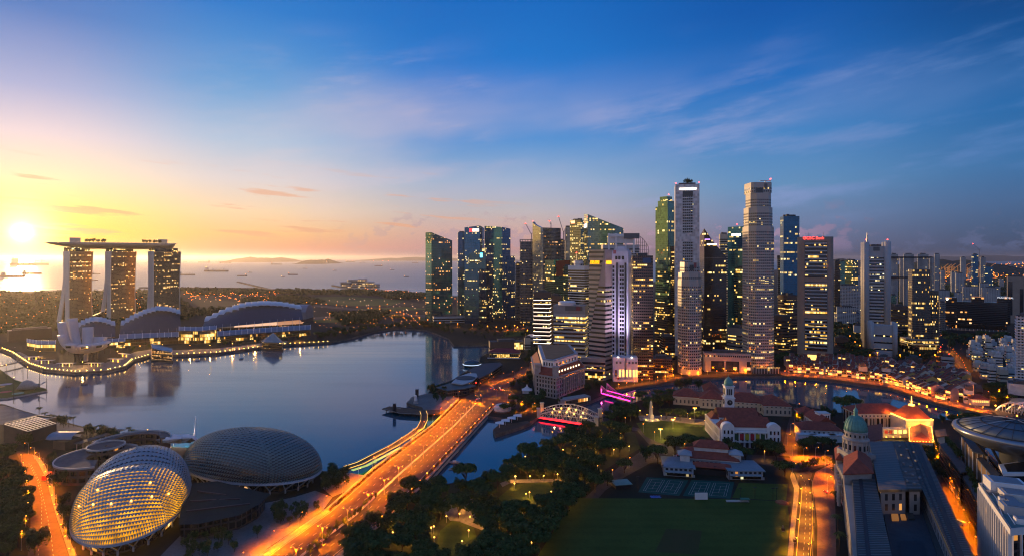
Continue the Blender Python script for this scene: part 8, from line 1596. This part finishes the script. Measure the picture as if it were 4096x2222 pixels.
# ---- far woodland that reads as one mass, and the shrubs of the gardens
def woodland(name, poly, n, h, seed, size):
    r = random.Random(seed); B = MB(); xs = [p[0] for p in poly]; ys = [p[1] for p in poly]; m_ = 0
    while m_ < n:
        x, y = r.uniform(min(xs), max(xs)), r.uniform(min(ys), max(ys))
        if not inside(x, y, poly): continue
        m_ += 1; c = G(x, y); rr = size*r.uniform(.6, 1.3); hh = h*r.uniform(.55, 1.25)
        for k in range(9):
            d = Vector((r.gauss(0, 1), r.gauss(0, 1), abs(r.gauss(0, 1)))).normalized(); p = c+Vector((d.x*rr, d.y*rr, hh*.45+d.z*hh*.55)); s = rr*r.uniform(.3, .6)
            a = Vector((r.gauss(0, 1), r.gauss(0, 1), r.gauss(0, 1))).normalized(); b = a.orthogonal().normalized()*s; t = a.cross(b); B.add([p-b, p-t, p+b, p+t], [(0, 1, 2, 3)])
    return struct(B.build(name, M_LEAF2), 'stuff')
woodland('woodland', [(-300, 1170), (250, 1168), (560, 1163), (717, 1160), (722, 1200), (760, 1240), (900, 1240), (1060, 1258), (1100, 1290), (900, 1262), (760, 1268), (720, 1290), (600, 1290), (300, 1318), (0, 1340), (-300, 1300)], 3400, 11, 1, 9)
woodland('woodland', [(717, 1158), (1086, 1164), (1400, 1166), (1619, 1173), (1690, 1184), (1500, 1182), (1100, 1176), (760, 1180)], 420, 13, 2, 14)
woodland('woodland', [(960, 1198), (1180, 1188), (1240, 1196), (1300, 1212), (1180, 1230), (1000, 1225)], 380, 10, 3, 11); woodland('woodland', [(1500, 1176), (1700, 1180), (1720, 1196), (1560, 1196)], 130, 12, 4, 13)
woodland('woodland', [(1320, 1256), (1500, 1246), (1560, 1250), (1500, 1290), (1380, 1300)], 240, 10, 5, 9); woodland('woodland', [(3560, 1170), (3900, 1130), (4096, 1090), (4096, 1230), (3900, 1240), (3700, 1250), (3560, 1210)], 700, 12, 6, 12)
woodland('woodland', [(3340, 1300), (3470, 1290), (3640, 1340), (3600, 1400), (3420, 1410), (3340, 1390)], 300, 10, 7, 8)
# ================================================================ lamps
M_SOD = (1, .19, .0); M_YEL = (1, .4, .05)
def make_lamp(name, label, cat, h, arm, headm, e, col, headr, drop=.6, both=False):
    t = thing(name, label, cat, (0, 0, 0)); B = MB(); B.tube([(0, 0, 0), (0, 0, h*.7), (0, 0, h)], .16, 5, .1); o = B.build('post', M_METAL, t)
    for s in ((-1, 1) if both else (1,)):
        if arm: B = MB(); B.tube([(0, 0, h*.86), (s*arm*.5, 0, h+.5), (s*arm, 0, h+.2)], .1, 4); B.build('arm', M_METAL, t)
        B = MB(); B.ball((s*arm, 0, h+.1), headr, 6, 4, .6 if arm else 1.0); B.build('lamp_head', headm, t)
    l = bpy.data.lights.new('lamp_light', 'SPOT' if h > 5 else 'POINT'); l.energy = e; l.color = col; l.shadow_soft_size = headr
    if h > 5: l.spot_size = R(140 if e > 33000 else 118); l.spot_blend = 1.0
    lo = bpy.data.objects.new('lamp_light', l); COL.objects.link(lo); lo.parent = t; lo.location = (0 if both else arm, 0, h-drop-headr); return t
LAMPS = {}
def lamp_row(kind, where, pts, group, **kw):
    for i, (p, a) in enumerate(pts):
        lb = kw['lab']+' '+where+', '+nth(i+1)+' from the '+kw.get('end', 'near end')
        if kind not in LAMPS: LAMPS[kind] = MAKE[kind](); t = LAMPS[kind]; del LABELS[t['label']]; t.location = p; t.rotation_euler = (0, 0, a); t['label'] = lb; t['group'] = group; LABELS[lb] = 1
        else: copy_thing(LAMPS[kind], p, a, 1.0, lb, group)
MAKE = {
 'street': lambda: make_lamp('street_lamp', 'proto l1', 'street lamp', 10, 2.4, M_ORANGEW, 72000, M_SOD, .36),
 'bridge': lambda: make_lamp('street_lamp', 'proto l2', 'street lamp', 11, 3.2, M_ORANGEW, 165000, M_SOD, .35),
 'median': lambda: make_lamp('street_lamp', 'proto l9', 'street lamp', 11, 3.0, M_ORANGEW, 165000, M_SOD, .35, both=True),
 'globe': lambda: make_lamp('globe_lamp', 'proto l3', 'lamp', 3.2, 0, M_ORANGEW, 1200, M_SOD, .5),
 'park': lambda: make_lamp('park_lamp', 'proto l4', 'lamp', 4.0, 0, M_WARMW, 2200, M_YEL, .42, .0),
 'quay': lambda: make_lamp('quay_lamp', 'proto l5', 'lamp', 4.5, 0, M_ORANGEW, 9000, M_SOD, .5),
 'yellow': lambda: make_lamp('street_lamp', 'proto l6', 'street lamp', 9, 2.0, M_WARMW, 34000, (1, .3, .008), .3),
 'dim': lambda: make_lamp('street_lamp', 'proto l7', 'street lamp', 8, 0, M_ORANGEW, 8000, M_YEL, .35),
 'far': lambda: make_lamp('street_lamp', 'proto l8', 'street lamp', 9, 0, M_ORANGEW, 40000, M_SOD, .95),
}
def px(pts): return [G(*p) for p in pts]
lamp_row('bridge', 'on the bay side of the wide bridge', along(bl(-.02)[0:], 25, 6), 'wide bridge bay side lamps', lab='arched street lamp')
lamp_row('median', 'on the median of the wide bridge', [(p, a+math.pi/2) for p, a in along(bl(.62), 25, 14)], 'wide bridge median lamps', lab='tall slim street lamp')
lamp_row('globe', 'on the bridge river rail', along(bl(1.05)[2:], 15, 2), 'wide bridge globe lamps', lab='small orange globe lamp')
lamp_row('street', 'along the left road', [(p, a+math.pi/2) for p, a in along(px([(300, 2260), (262, 2150), (232, 2060), (212, 1980), (190, 1905), (150, 1845), (100, 1803)]), 19)], 'left road lamps', lab='orange street lamp')
lamp_row('street', 'on the far kerb of the left road', along(px([(85, 2200), (112, 2100), (112, 2010), (100, 1930), (85, 1870)]), 24), 'left road far kerb lamps', lab='orange street lamp')
lamp_row('street', 'at the junction beyond the bridge', [(G(x, y), a) for x, y, a in ((1915, 1562, 0), (1968, 1536, 0), (2008, 1520, 0), (2058, 1514, 3), (2040, 1560, 3), (1985, 1590, 3), (2030, 1610, 0), (1930, 1612, 3), (2080, 1640, 0), (2130, 1648, 0), (2080, 1496, 0), (2118, 1474, 0), (2142, 1452, 0), (1960, 1525, 0))], 'junction lamps', lab='orange street lamp', end='bay end')
lamp_row('yellow', 'along the road past the field', [(p, a+math.pi/2) for p, a in along(px([(3250, 2260), (3256, 2150), (3256, 2060), (3252, 1985), (3242, 1925)]), 26, 5)], 'field road lamps', lab='yellow street lamp')
lamp_row('yellow', 'on the field side pavement', [(p, a-math.pi/2) for p, a in along(px([(3168, 2250), (3176, 2150), (3186, 2050), (3196, 1960), (3168, 1890)]), 26, 12)], 'field pavement lamps', lab='yellow street lamp')
lamp_row('street', 'round the brick forecourt', [(G(x, y), 0) for x, y in ((3170, 1826), (3215, 1838), (3262, 1836), (3300, 1850), (3150, 1780), (3162, 1735), (3178, 1690), (3188, 1650), (3300, 1905), (3310, 1960))], 'forecourt lamps', lab='orange street lamp')
lamp_row('street', 'in the sunken gallery street', along(px([(3730, 1800), (3775, 1900), (3830, 2040), (3870, 2140), (3905, 2222)]), 20), 'sunken street lamps', lab='orange street lamp', end='far end')
lamp_row('dim', 'on the drive behind the courts', along(px([(2450, 1920), (2520, 1868), (2620, 1832), (2760, 1806), (2960, 1830), (3060, 1842)]), 32), 'drive lamps', lab='low street lamp')
lamp_row('dim', 'on the diagonal road by the small lawn', along(px([(2410, 1682), (2480, 1696), (2560, 1716), (2610, 1758), (2680, 1784)]), 26), 'diagonal road lamps', lab='low street lamp')
lamp_row('quay', 'along the quay below the granite towers', along(px([(2475, 1549), (2600, 1524), (2720, 1506), (2830, 1496), (2954, 1490), (3100, 1492)]), 15), 'granite tower quay lamps', lab='quay lamp', end='bay end')
lamp_row('quay', 'along the quay below the shophouses', along(px([(3140, 1494), (3332, 1506), (3564, 1538), (3719, 1590), (3835, 1620), (3950, 1646)]), 13), 'shophouse quay lamps', lab='quay lamp', end='west end')
lamp_row('street', 'along the road behind the shophouses', along(px([(3880, 1560), (3870, 1510), (3850, 1465), (3822, 1430), (3790, 1402)]), 24), 'back road lamps', lab='orange street lamp')
lamp_row('street', 'in the street by the brown tower', along(px([(2672, 1505), (2664, 1450), (2650, 1400)]), 24), 'side street lamps', lab='orange street lamp')
lamp_row('park', 'beside the park path', [(G(x, y), 0) for x, y in ((1838, 2078), (1880, 2090), (1930, 2104), (1975, 2120), (2030, 2062), (2120, 1924), (2175, 1922), (2230, 1916), (2060, 1925), (2010, 1905), (1855, 2040), (1925, 2010), (1890, 2035), (1990, 2075), (2118, 1990), (2340, 1915), (2230, 2020), (2010, 2090), (1735, 2130), (1600, 2170), (1500, 2200), (2390, 1880), (2455, 1815), (2490, 1790), (2330, 1750), (2400, 1735), (2300, 1800), (2260, 1850), (2180, 1890), (2430, 1770), (1700, 2000), (1960, 1960))], 'park path lamps', lab='park lamp', end='path start')
lamp_row('park', 'round the small lawn and obelisk', [(G(x, y), 0) for x, y in ((2588, 1672), (2645, 1676), (2700, 1684), (2760, 1688), (2820, 1695), (2560, 1655), (2680, 1655), (2750, 1668), (2800, 1660), (2610, 1640))], 'small lawn lamps', lab='park lamp', end='left')
for i, (x, y) in enumerate(((2779, 1694), (2692, 1712), (2642, 1758))):
    c = G(x, y); r_ = thing('flood_mast', ('tallest', 'middle', 'nearest')[i]+' of the three lamp masts beside the small lawn', 'lamp mast', c, 'lawn lamp masts'); h_ = (16, 9, 10)[i]; B = MB(); B.tube([c, c+Vector((0, 0, h_))], .22, 5, .14); B.build('post', M_METAL, r_); B = MB()
    for k in (-1, 0, 1): B.box(c+Vector((k*1.3, 0, h_+.1)), (.9, .7, .4))
    B.build('lamp_head', M_ORANGEW, r_); point(r_, c+Vector((0, -.5, h_-.8)), 12000, (1, .56, .12))
for i, (x, y) in enumerate(((3020, 1995), (3032+60, 1998), (3107, 1996), (2961, 1998), (2728, 1960), (2765, 1915), (2918, 1925), (2552, 1950), (2650, 1900), (2860, 1905))):
    c = G(x, y); r_ = thing('court_lamp', 'slim unlit floodlight post by the courts, '+nth(i+1)+' in order', 'lamp post', c, 'court lamp posts'); B = MB(); B.tube([c, c+Vector((0, 0, 8))], .14, 4); B.build('post', M_DARK, r_); B = MB(); B.box(c+Vector((0, 0, 8.1)), (2.2, .5, .3)); B.build('lamp_head', M_DARK, r_)
lamp_row('far', 'on the roads of the fields', along(px([(1240, 1270), (1500, 1254), (1700, 1262), (1815, 1273)]), 55)+along(px([(1190, 1214), (1340, 1228), (1555, 1250), (1715, 1292)]), 60)+along(px([(1450, 1252), (1560, 1222), (1720, 1222)]), 80)+along(px([(1985, 1322), (2115, 1310)]), 26), 'reclaimed field lamps', lab='far street lamp', end='west end')
lamp_row('far', 'in the car parks beyond the gardens', [(G(x, y), 0) for x, y in ((760, 1178), (800, 1180), (840, 1178), (890, 1176), (950, 1175), (1010, 1180), (1060, 1182), (1100, 1180), (780, 1192), (830, 1196), (880, 1192), (1140, 1192), (1180, 1200), (1500, 1160), (1560, 1166), (1640, 1176), (1690, 1180), (1670, 1205), (1700, 1198), (1820, 1202), (1830, 1215))], 'car park lamps', lab='far street lamp', end='left')
lamp_row('far', 'at the foot of the towers', [(G(x, y), 0) for x, y in ((1700, 1302), (1760, 1304), (1830, 1308), (1890, 1312), (1950, 1318), (2010, 1326), (2070, 1322), (2110, 1335), (2640, 1440), (2660, 1470), (2690, 1500), (3020, 1440), (3480, 1440), (3510, 1430), (3410, 1420), (3440, 1400), (3420, 1385), (3600, 1440), (3680, 1440), (3740, 1440), (3760, 1425), (3400, 1360), (3370, 1440))], 'tower foot lamps', lab='far street lamp', end='left')
lamp_row('street', 'in the lanes of the town blocks', [(G(x, y), x) for x, y in ((3870, 1440), (3900, 1400), (3925, 1450), (3950, 1500), (3985, 1430), (3990, 1520), (4020, 1480), (4035, 1400), (3915, 1490), (3965, 1470), (3930, 1585), (3960, 1600), (3990, 1590), (4020, 1615), (3900, 1640))], 'town lane lamps', lab='orange street lamp', end='left')
lamp_row('dim', 'between the shophouse rows', [(G(x, y), 0) for x, y in ((3230, 1478), (3300, 1476), (3380, 1486), (3450, 1494), (3520, 1504), (3590, 1520), (3660, 1540), (3720, 1560), (3420, 1462), (3560, 1480), (3650, 1500), (3740, 1520), (3790, 1560))], 'shophouse lane lamps', lab='low street lamp', end='left')
# lights of the city too far off to tell apart
def sprinkle(name, poly, n, seed, m, r0, z=(3, 12)):
    r = random.Random(seed); B = MB(); xs = [p[0] for p in poly]; ys = [p[1] for p in poly]; k = 0
    while k < n:
        x, y = r.uniform(min(xs), max(xs)), r.uniform(min(ys), max(ys))
        if not inside(x, y, poly): continue
        k += 1; p = G(x, y); s = r0*p.y/2500*r.uniform(.5, 1.3); B.ball(p+Vector((0, 0, r.uniform(*z))), s, 4, 3)
    return struct(B.build(name, m), 'stuff')
sprinkle('distant_lights', [(-20, 1185), (560, 1175), (600, 1250), (300, 1310), (0, 1335)], 150, 1, glow('far_amber', (1, .3, .03), 5), 1.1, (8, 16))
sprinkle('distant_lights', [(720, 1172), (1090, 1170), (1180, 1200), (1060, 1210), (760, 1205)], 110, 2, glow('far_orange', (1, .24, .02), 6), 1.4)
sprinkle('distant_lights', [(760, 1200), (1200, 1195), (1700, 1200), (1800, 1262), (1500, 1262), (1240, 1300), (900, 1262)], 110, 3, glow('far_pale', (1, .6, .3), 5), 1.0); sprinkle('distant_lights', [(1250, 1290), (1640, 1265), (1800, 1285), (1700, 1308), (1300, 1340)], 70, 9, MATS['far_amber'], 1.2)
sprinkle('distant_lights', [(1420, 1156), (1640, 1170), (1700, 1184), (1560, 1172)], 60, 4, MATS['far_orange'], 1.5)
sprinkle('distant_lights', [(3340, 1052), (3460, 1050), (3460, 1066), (3340, 1066)], 60, 5, MATS['far_orange'], 1.5, (5, 60)); sprinkle('distant_lights', [(3760, 1060), (4096, 1050), (4096, 1130), (3760, 1130)], 240, 6, MATS['far_orange'], 1.6, (3, 30)); sprinkle('distant_lights', [(3340, 1130), (4096, 1120), (4096, 1400), (3340, 1420)], 260, 7, MATS['far_orange'], .9, (2, 9))
sprinkle('distant_lights', [(1380, 1041), (1680, 1040), (1680, 1043), (1380, 1044)], 26, 8, MATS['far_orange'], .8)
_r = random.Random(4); _q = []
while len(_q) < 46:
    x, y = _r.uniform(1380, 2520), _r.uniform(1700, 2220)
    if inside(x, y, PARK) and all((G(x, y)-v).length > 11 for v in _q): _q.append(G(x, y))
_q.sort(key=lambda v: v.x/v.y)
lamp_row('park', 'under the dark park trees', [(v, 0) for v in _q], 'park tree lamps', lab='park lamp', end='left')
B = MB()
for pts in ([(150, 2240), (165, 2100), (168, 2000), (150, 1920), (115, 1850)], [(215, 2240), (205, 2140), (180, 2020), (160, 1930), (125, 1855)], [(3212, 2240), (3220, 2120), (3226, 2000), (3222, 1930), (3205, 1900)], [(3232, 2240), (3240, 2120), (3240, 2000)]):
    for p, a in along([G(x, y, .03) for x, y in pts], 7, 1): B.box(p, (3, .18, .006), a)
struct(B.build('lane_markings', M_LINE))
B = MB()
for pts in ([(3184, 2240), (3194, 2120), (3205, 2000), (3209, 1945)], [(3240, 2240), (3249, 2130), (3249, 2000)]): strip([G(x, y, .03) for x, y in pts], .2, .006, B)
struct(B.build('edge_markings', M_LINEY))
# vehicles
def car(label, p, rz, col, L_=4.4, W_=1.8, H_=1.45, cat='car', name='parked_car', lights=True):
    t = thing(name, label, cat, p, None, rz); B = MB(); big = H_ > 2
    prof = [(-L_/2, .35), (-L_/2, H_*.6), (-L_*.38, H_*.66), (-L_*.28, H_), (L_*.18, H_), (L_*.32, H_*.64), (L_/2, H_*.56), (L_/2, .35)] if not big else [(-L_/2, .4), (-L_/2, H_), (L_/2-.3, H_), (L_/2, H_*.6), (L_/2, .4)]
    n = len(prof); B.add([(x, -W_/2, z) for x, z in prof]+[(x, W_/2, z) for x, z in prof], [tuple(range(n)), tuple(range(2*n-1, n-1, -1))]+[(i, n+i, n+(i+1) % n, (i+1) % n) for i in range(n)]); B.build('body', col, t, off=(0, 0, 0))
    B = MB()
    for s in (-1, 1): B.box((-L_*.05, s*(W_/2+.01), H_*.8), (L_*(.5 if not big else .8), .04, H_*.22))
    B.box((L_*.26 if not big else L_/2-.12, 0, H_*.8), (.1, W_*.86, H_*.25)); B.build('window', M_GLASSD, t, off=(0, 0, 0))
    for sx in (-.3, .3):
        for sy in (-1, 1): B = MB(); B.tube([(sx*L_, sy*W_*.42, .34), (sx*L_, sy*W_*.52, .34)], .34, 8); B.build('wheel', M_DARK, t, off=(0, 0, 0))
    if lights:
        for s in (-1, 1): B = MB(); B.ball((L_/2, s*W_*.36, .7), .16, 5, 3); B.build('headlight', M_WHITEL, t, off=(0, 0, 0)); B = MB(); B.ball((-L_/2, s*W_*.36, .75), .14, 5, 3); B.build('tail_light', M_REDL, t, off=(0, 0, 0))
car('red double deck bus stopped at the kerb of the left road', G(188, 1912), R(105), M_RED, 10, 2.5, 3.8, 'bus', 'bus'); car('white van parked in the sunken street beside the gallery', G(3842, 2095), R(115), M_WHITE, 5.4, 2.0, 2.3, 'van', 'van')
for i, (x, y, a, m_, lb) in enumerate(((1970, 1553, 40, M_WHITE, 'white car waiting at the junction, leftmost'), (1992, 1556, 40, M_DARK, 'dark car waiting at the junction beside the white car'), (2005, 1550, 220, M_RED, 'red car crossing the junction'), (2008, 1558, 40, M_PALE, 'pale car waiting at the junction, rightmost'), (1912, 1595, 40, M_WHITE, 'white car leaving the junction onto the bridge'), (3305, 1968, 95, M_RED, 'red car at the gallery drop off'), (2060, 1512, 30, M_DARK, 'dark car on the bay road by the hotel'))): car(lb, G(x, y)+Vector((0, 0, .05)), R(a), m_)
for i, (x, y) in enumerate(((2120, 2195), (2140, 2180))): pass
# traffic lights, red
for i, (x, y) in enumerate(((1866, 1570), (1904, 1546), (3762, 1398), (3796, 1428), (3308, 1996))):
    c = G(x, y); r_ = thing('traffic_light', 'traffic light showing red, '+('left at the bridge head', 'right at the bridge head', 'far on the back road', 'nearer on the back road', 'by the gallery drop off')[i], 'traffic light', c); B = MB(); B.tube([c, c+Vector((0, 0, 5))], .12, 5); B.build('post', M_DARK, r_); B = MB(); B.box(c+Vector((0, 0, 5.4)), (.6, .5, 1.6)); B.build('housing', M_DARK, r_); B = MB(); B.ball(c+Vector((0, -.5, 5.9)), .55, 6, 4); B.build('red_signal', M_REDL, r_)
# barriers on the club road
for i in range(16):
    c = G(2700+(i % 8)*9.5, 1822+(i//8)*14-(i % 3)*2); B = MB(); B.box(c+Vector((0, 0, .5)), (3.0, .8, 1.0), -.1); o = B.build('road_barrier', M_RED if i % 2 else M_WHITE, None, off=tuple(c)); o.location = c; tag(o, ('red' if i % 2 else 'white')+' plastic road barrier on the club road, '+nth(i+1)+' counted from the left row', 'barrier', 'road barriers')
# moored and floating things on the water
for i, (x, y) in enumerate(((790, 1440), (965, 1434), (1034, 1410), (2330-1000, 1345))):
    c = G(x, y, -3.4); r_ = thing('floating_buoy', 'pale floating buoy pod on the bay, '+nth(i+1)+' from the left', 'buoy', c, 'bay buoys'); B = MB(); B.lathe(c, [(3.4, 0), (3.6, 1), (2.8, 2), (0, 2.6)], 12); B.build('float', M_PALE, r_, True); B = MB(); B.tube([c+Vector((0, 0, 2.4)), c+Vector((0, 0, 4.4))], .15, 5); B.build('mast', M_DARK, r_)
for i, (x, y) in enumerate(((1860, 1708), (1893, 1668), (1812, 1780), (1765, 1842), (1730, 1880))):
    c = G(x, y, -3.4); r_ = thing('mooring_float', 'small white float on the dark water under the wide bridge, '+nth(i+1)+' from the far end', 'float', c, 'bridge floats'); B = MB(); B.lathe(c, [(1.8, 0), (2, .5), (1.2, 1.1), (0, 1.3)], 10); B.build('float', M_WHITE2, r_); B = MB(); B.ball(c+Vector((0, 0, 2)), .4, 6, 4); B.build('lamp_globe', M_WHITEL, r_)
c = G(1830, 1874, -3.4); r_ = thing('flat_raft', 'long pale raft drifting on the river beside the bridge', 'raft', c); B = MB(); B.box(c+Vector((0, 0, .3)), (14, 2.4, .8), .1); B.build('deck', M_PALE, r_); B = MB(); B.box(c+Vector((0, 0, .9)), (13, .3, .4), .1); B.build('rail', M_METAL, r_)
c = G(1818, 1850, -3.4); r_ = thing('small_boat', 'small pinkish boat tied near the river side of the bridge', 'boat', c); B = MB(); B.lathe(c, [(1.2, -.3), (2.2, .8), (2.3, 1.0), (0, .7)], 12, 2.2, .8); B.build('hull', M_PINKR, r_); B = MB(); B.box(c+Vector((0, 0, 1.6)), (3, 1.4, 1.3)); B.build('cabin', M_WHITE2, r_)
B = MB()                                                 # left footbridge lattice
r_ = thing('lattice_footbridge', 'dark lattice footbridge at the left edge by the promenade', 'bridge', G(20, 1440)); a, b = G(-60, 1480), G(96, 1446); strip([a+Vector((0, 0, 2)), b+Vector((0, 0, 2))], 6, .8).build('deck', M_DARK, r_); N = 22
for ph in (0, math.pi): B = MB(); B.tube([a.lerp(b, i/60)+Vector((0, 3.6*math.cos(i*.42+ph), 5+3.8*math.sin(i*.42+ph))) for i in range(61)], .25, 4); B.build('helix_tube', M_METAL, r_)
left = [p.name for v in PROTO.values() for p in v if p.name in UND]
for nm in left:
    o = bpy.data.objects[nm]
    for ch in list(o.children): bpy.data.objects.remove(ch)
    bpy.data.objects.remove(o)
# ================================================================ haze
B = MB(); B.box((0, 30400, 146.5), (120000, 61400, 307)); o = B.build('haze', bpy.data.materials.new('haze_air')); struct(o, 'stuff'); hm = o.data.materials[0]; hm.use_nodes = True; nt = hm.node_tree; nt.nodes.clear()
vo = nt.nodes.new('ShaderNodeVolumePrincipled'); vo.inputs['Color'].default_value = (.9, .86, .86, 1); vo.inputs['Density'].default_value = HAZE; vo.inputs['Anisotropy'].default_value = .68
nt.links.new(vo.outputs[0], nt.nodes.new('ShaderNodeOutputMaterial').inputs['Volume'])
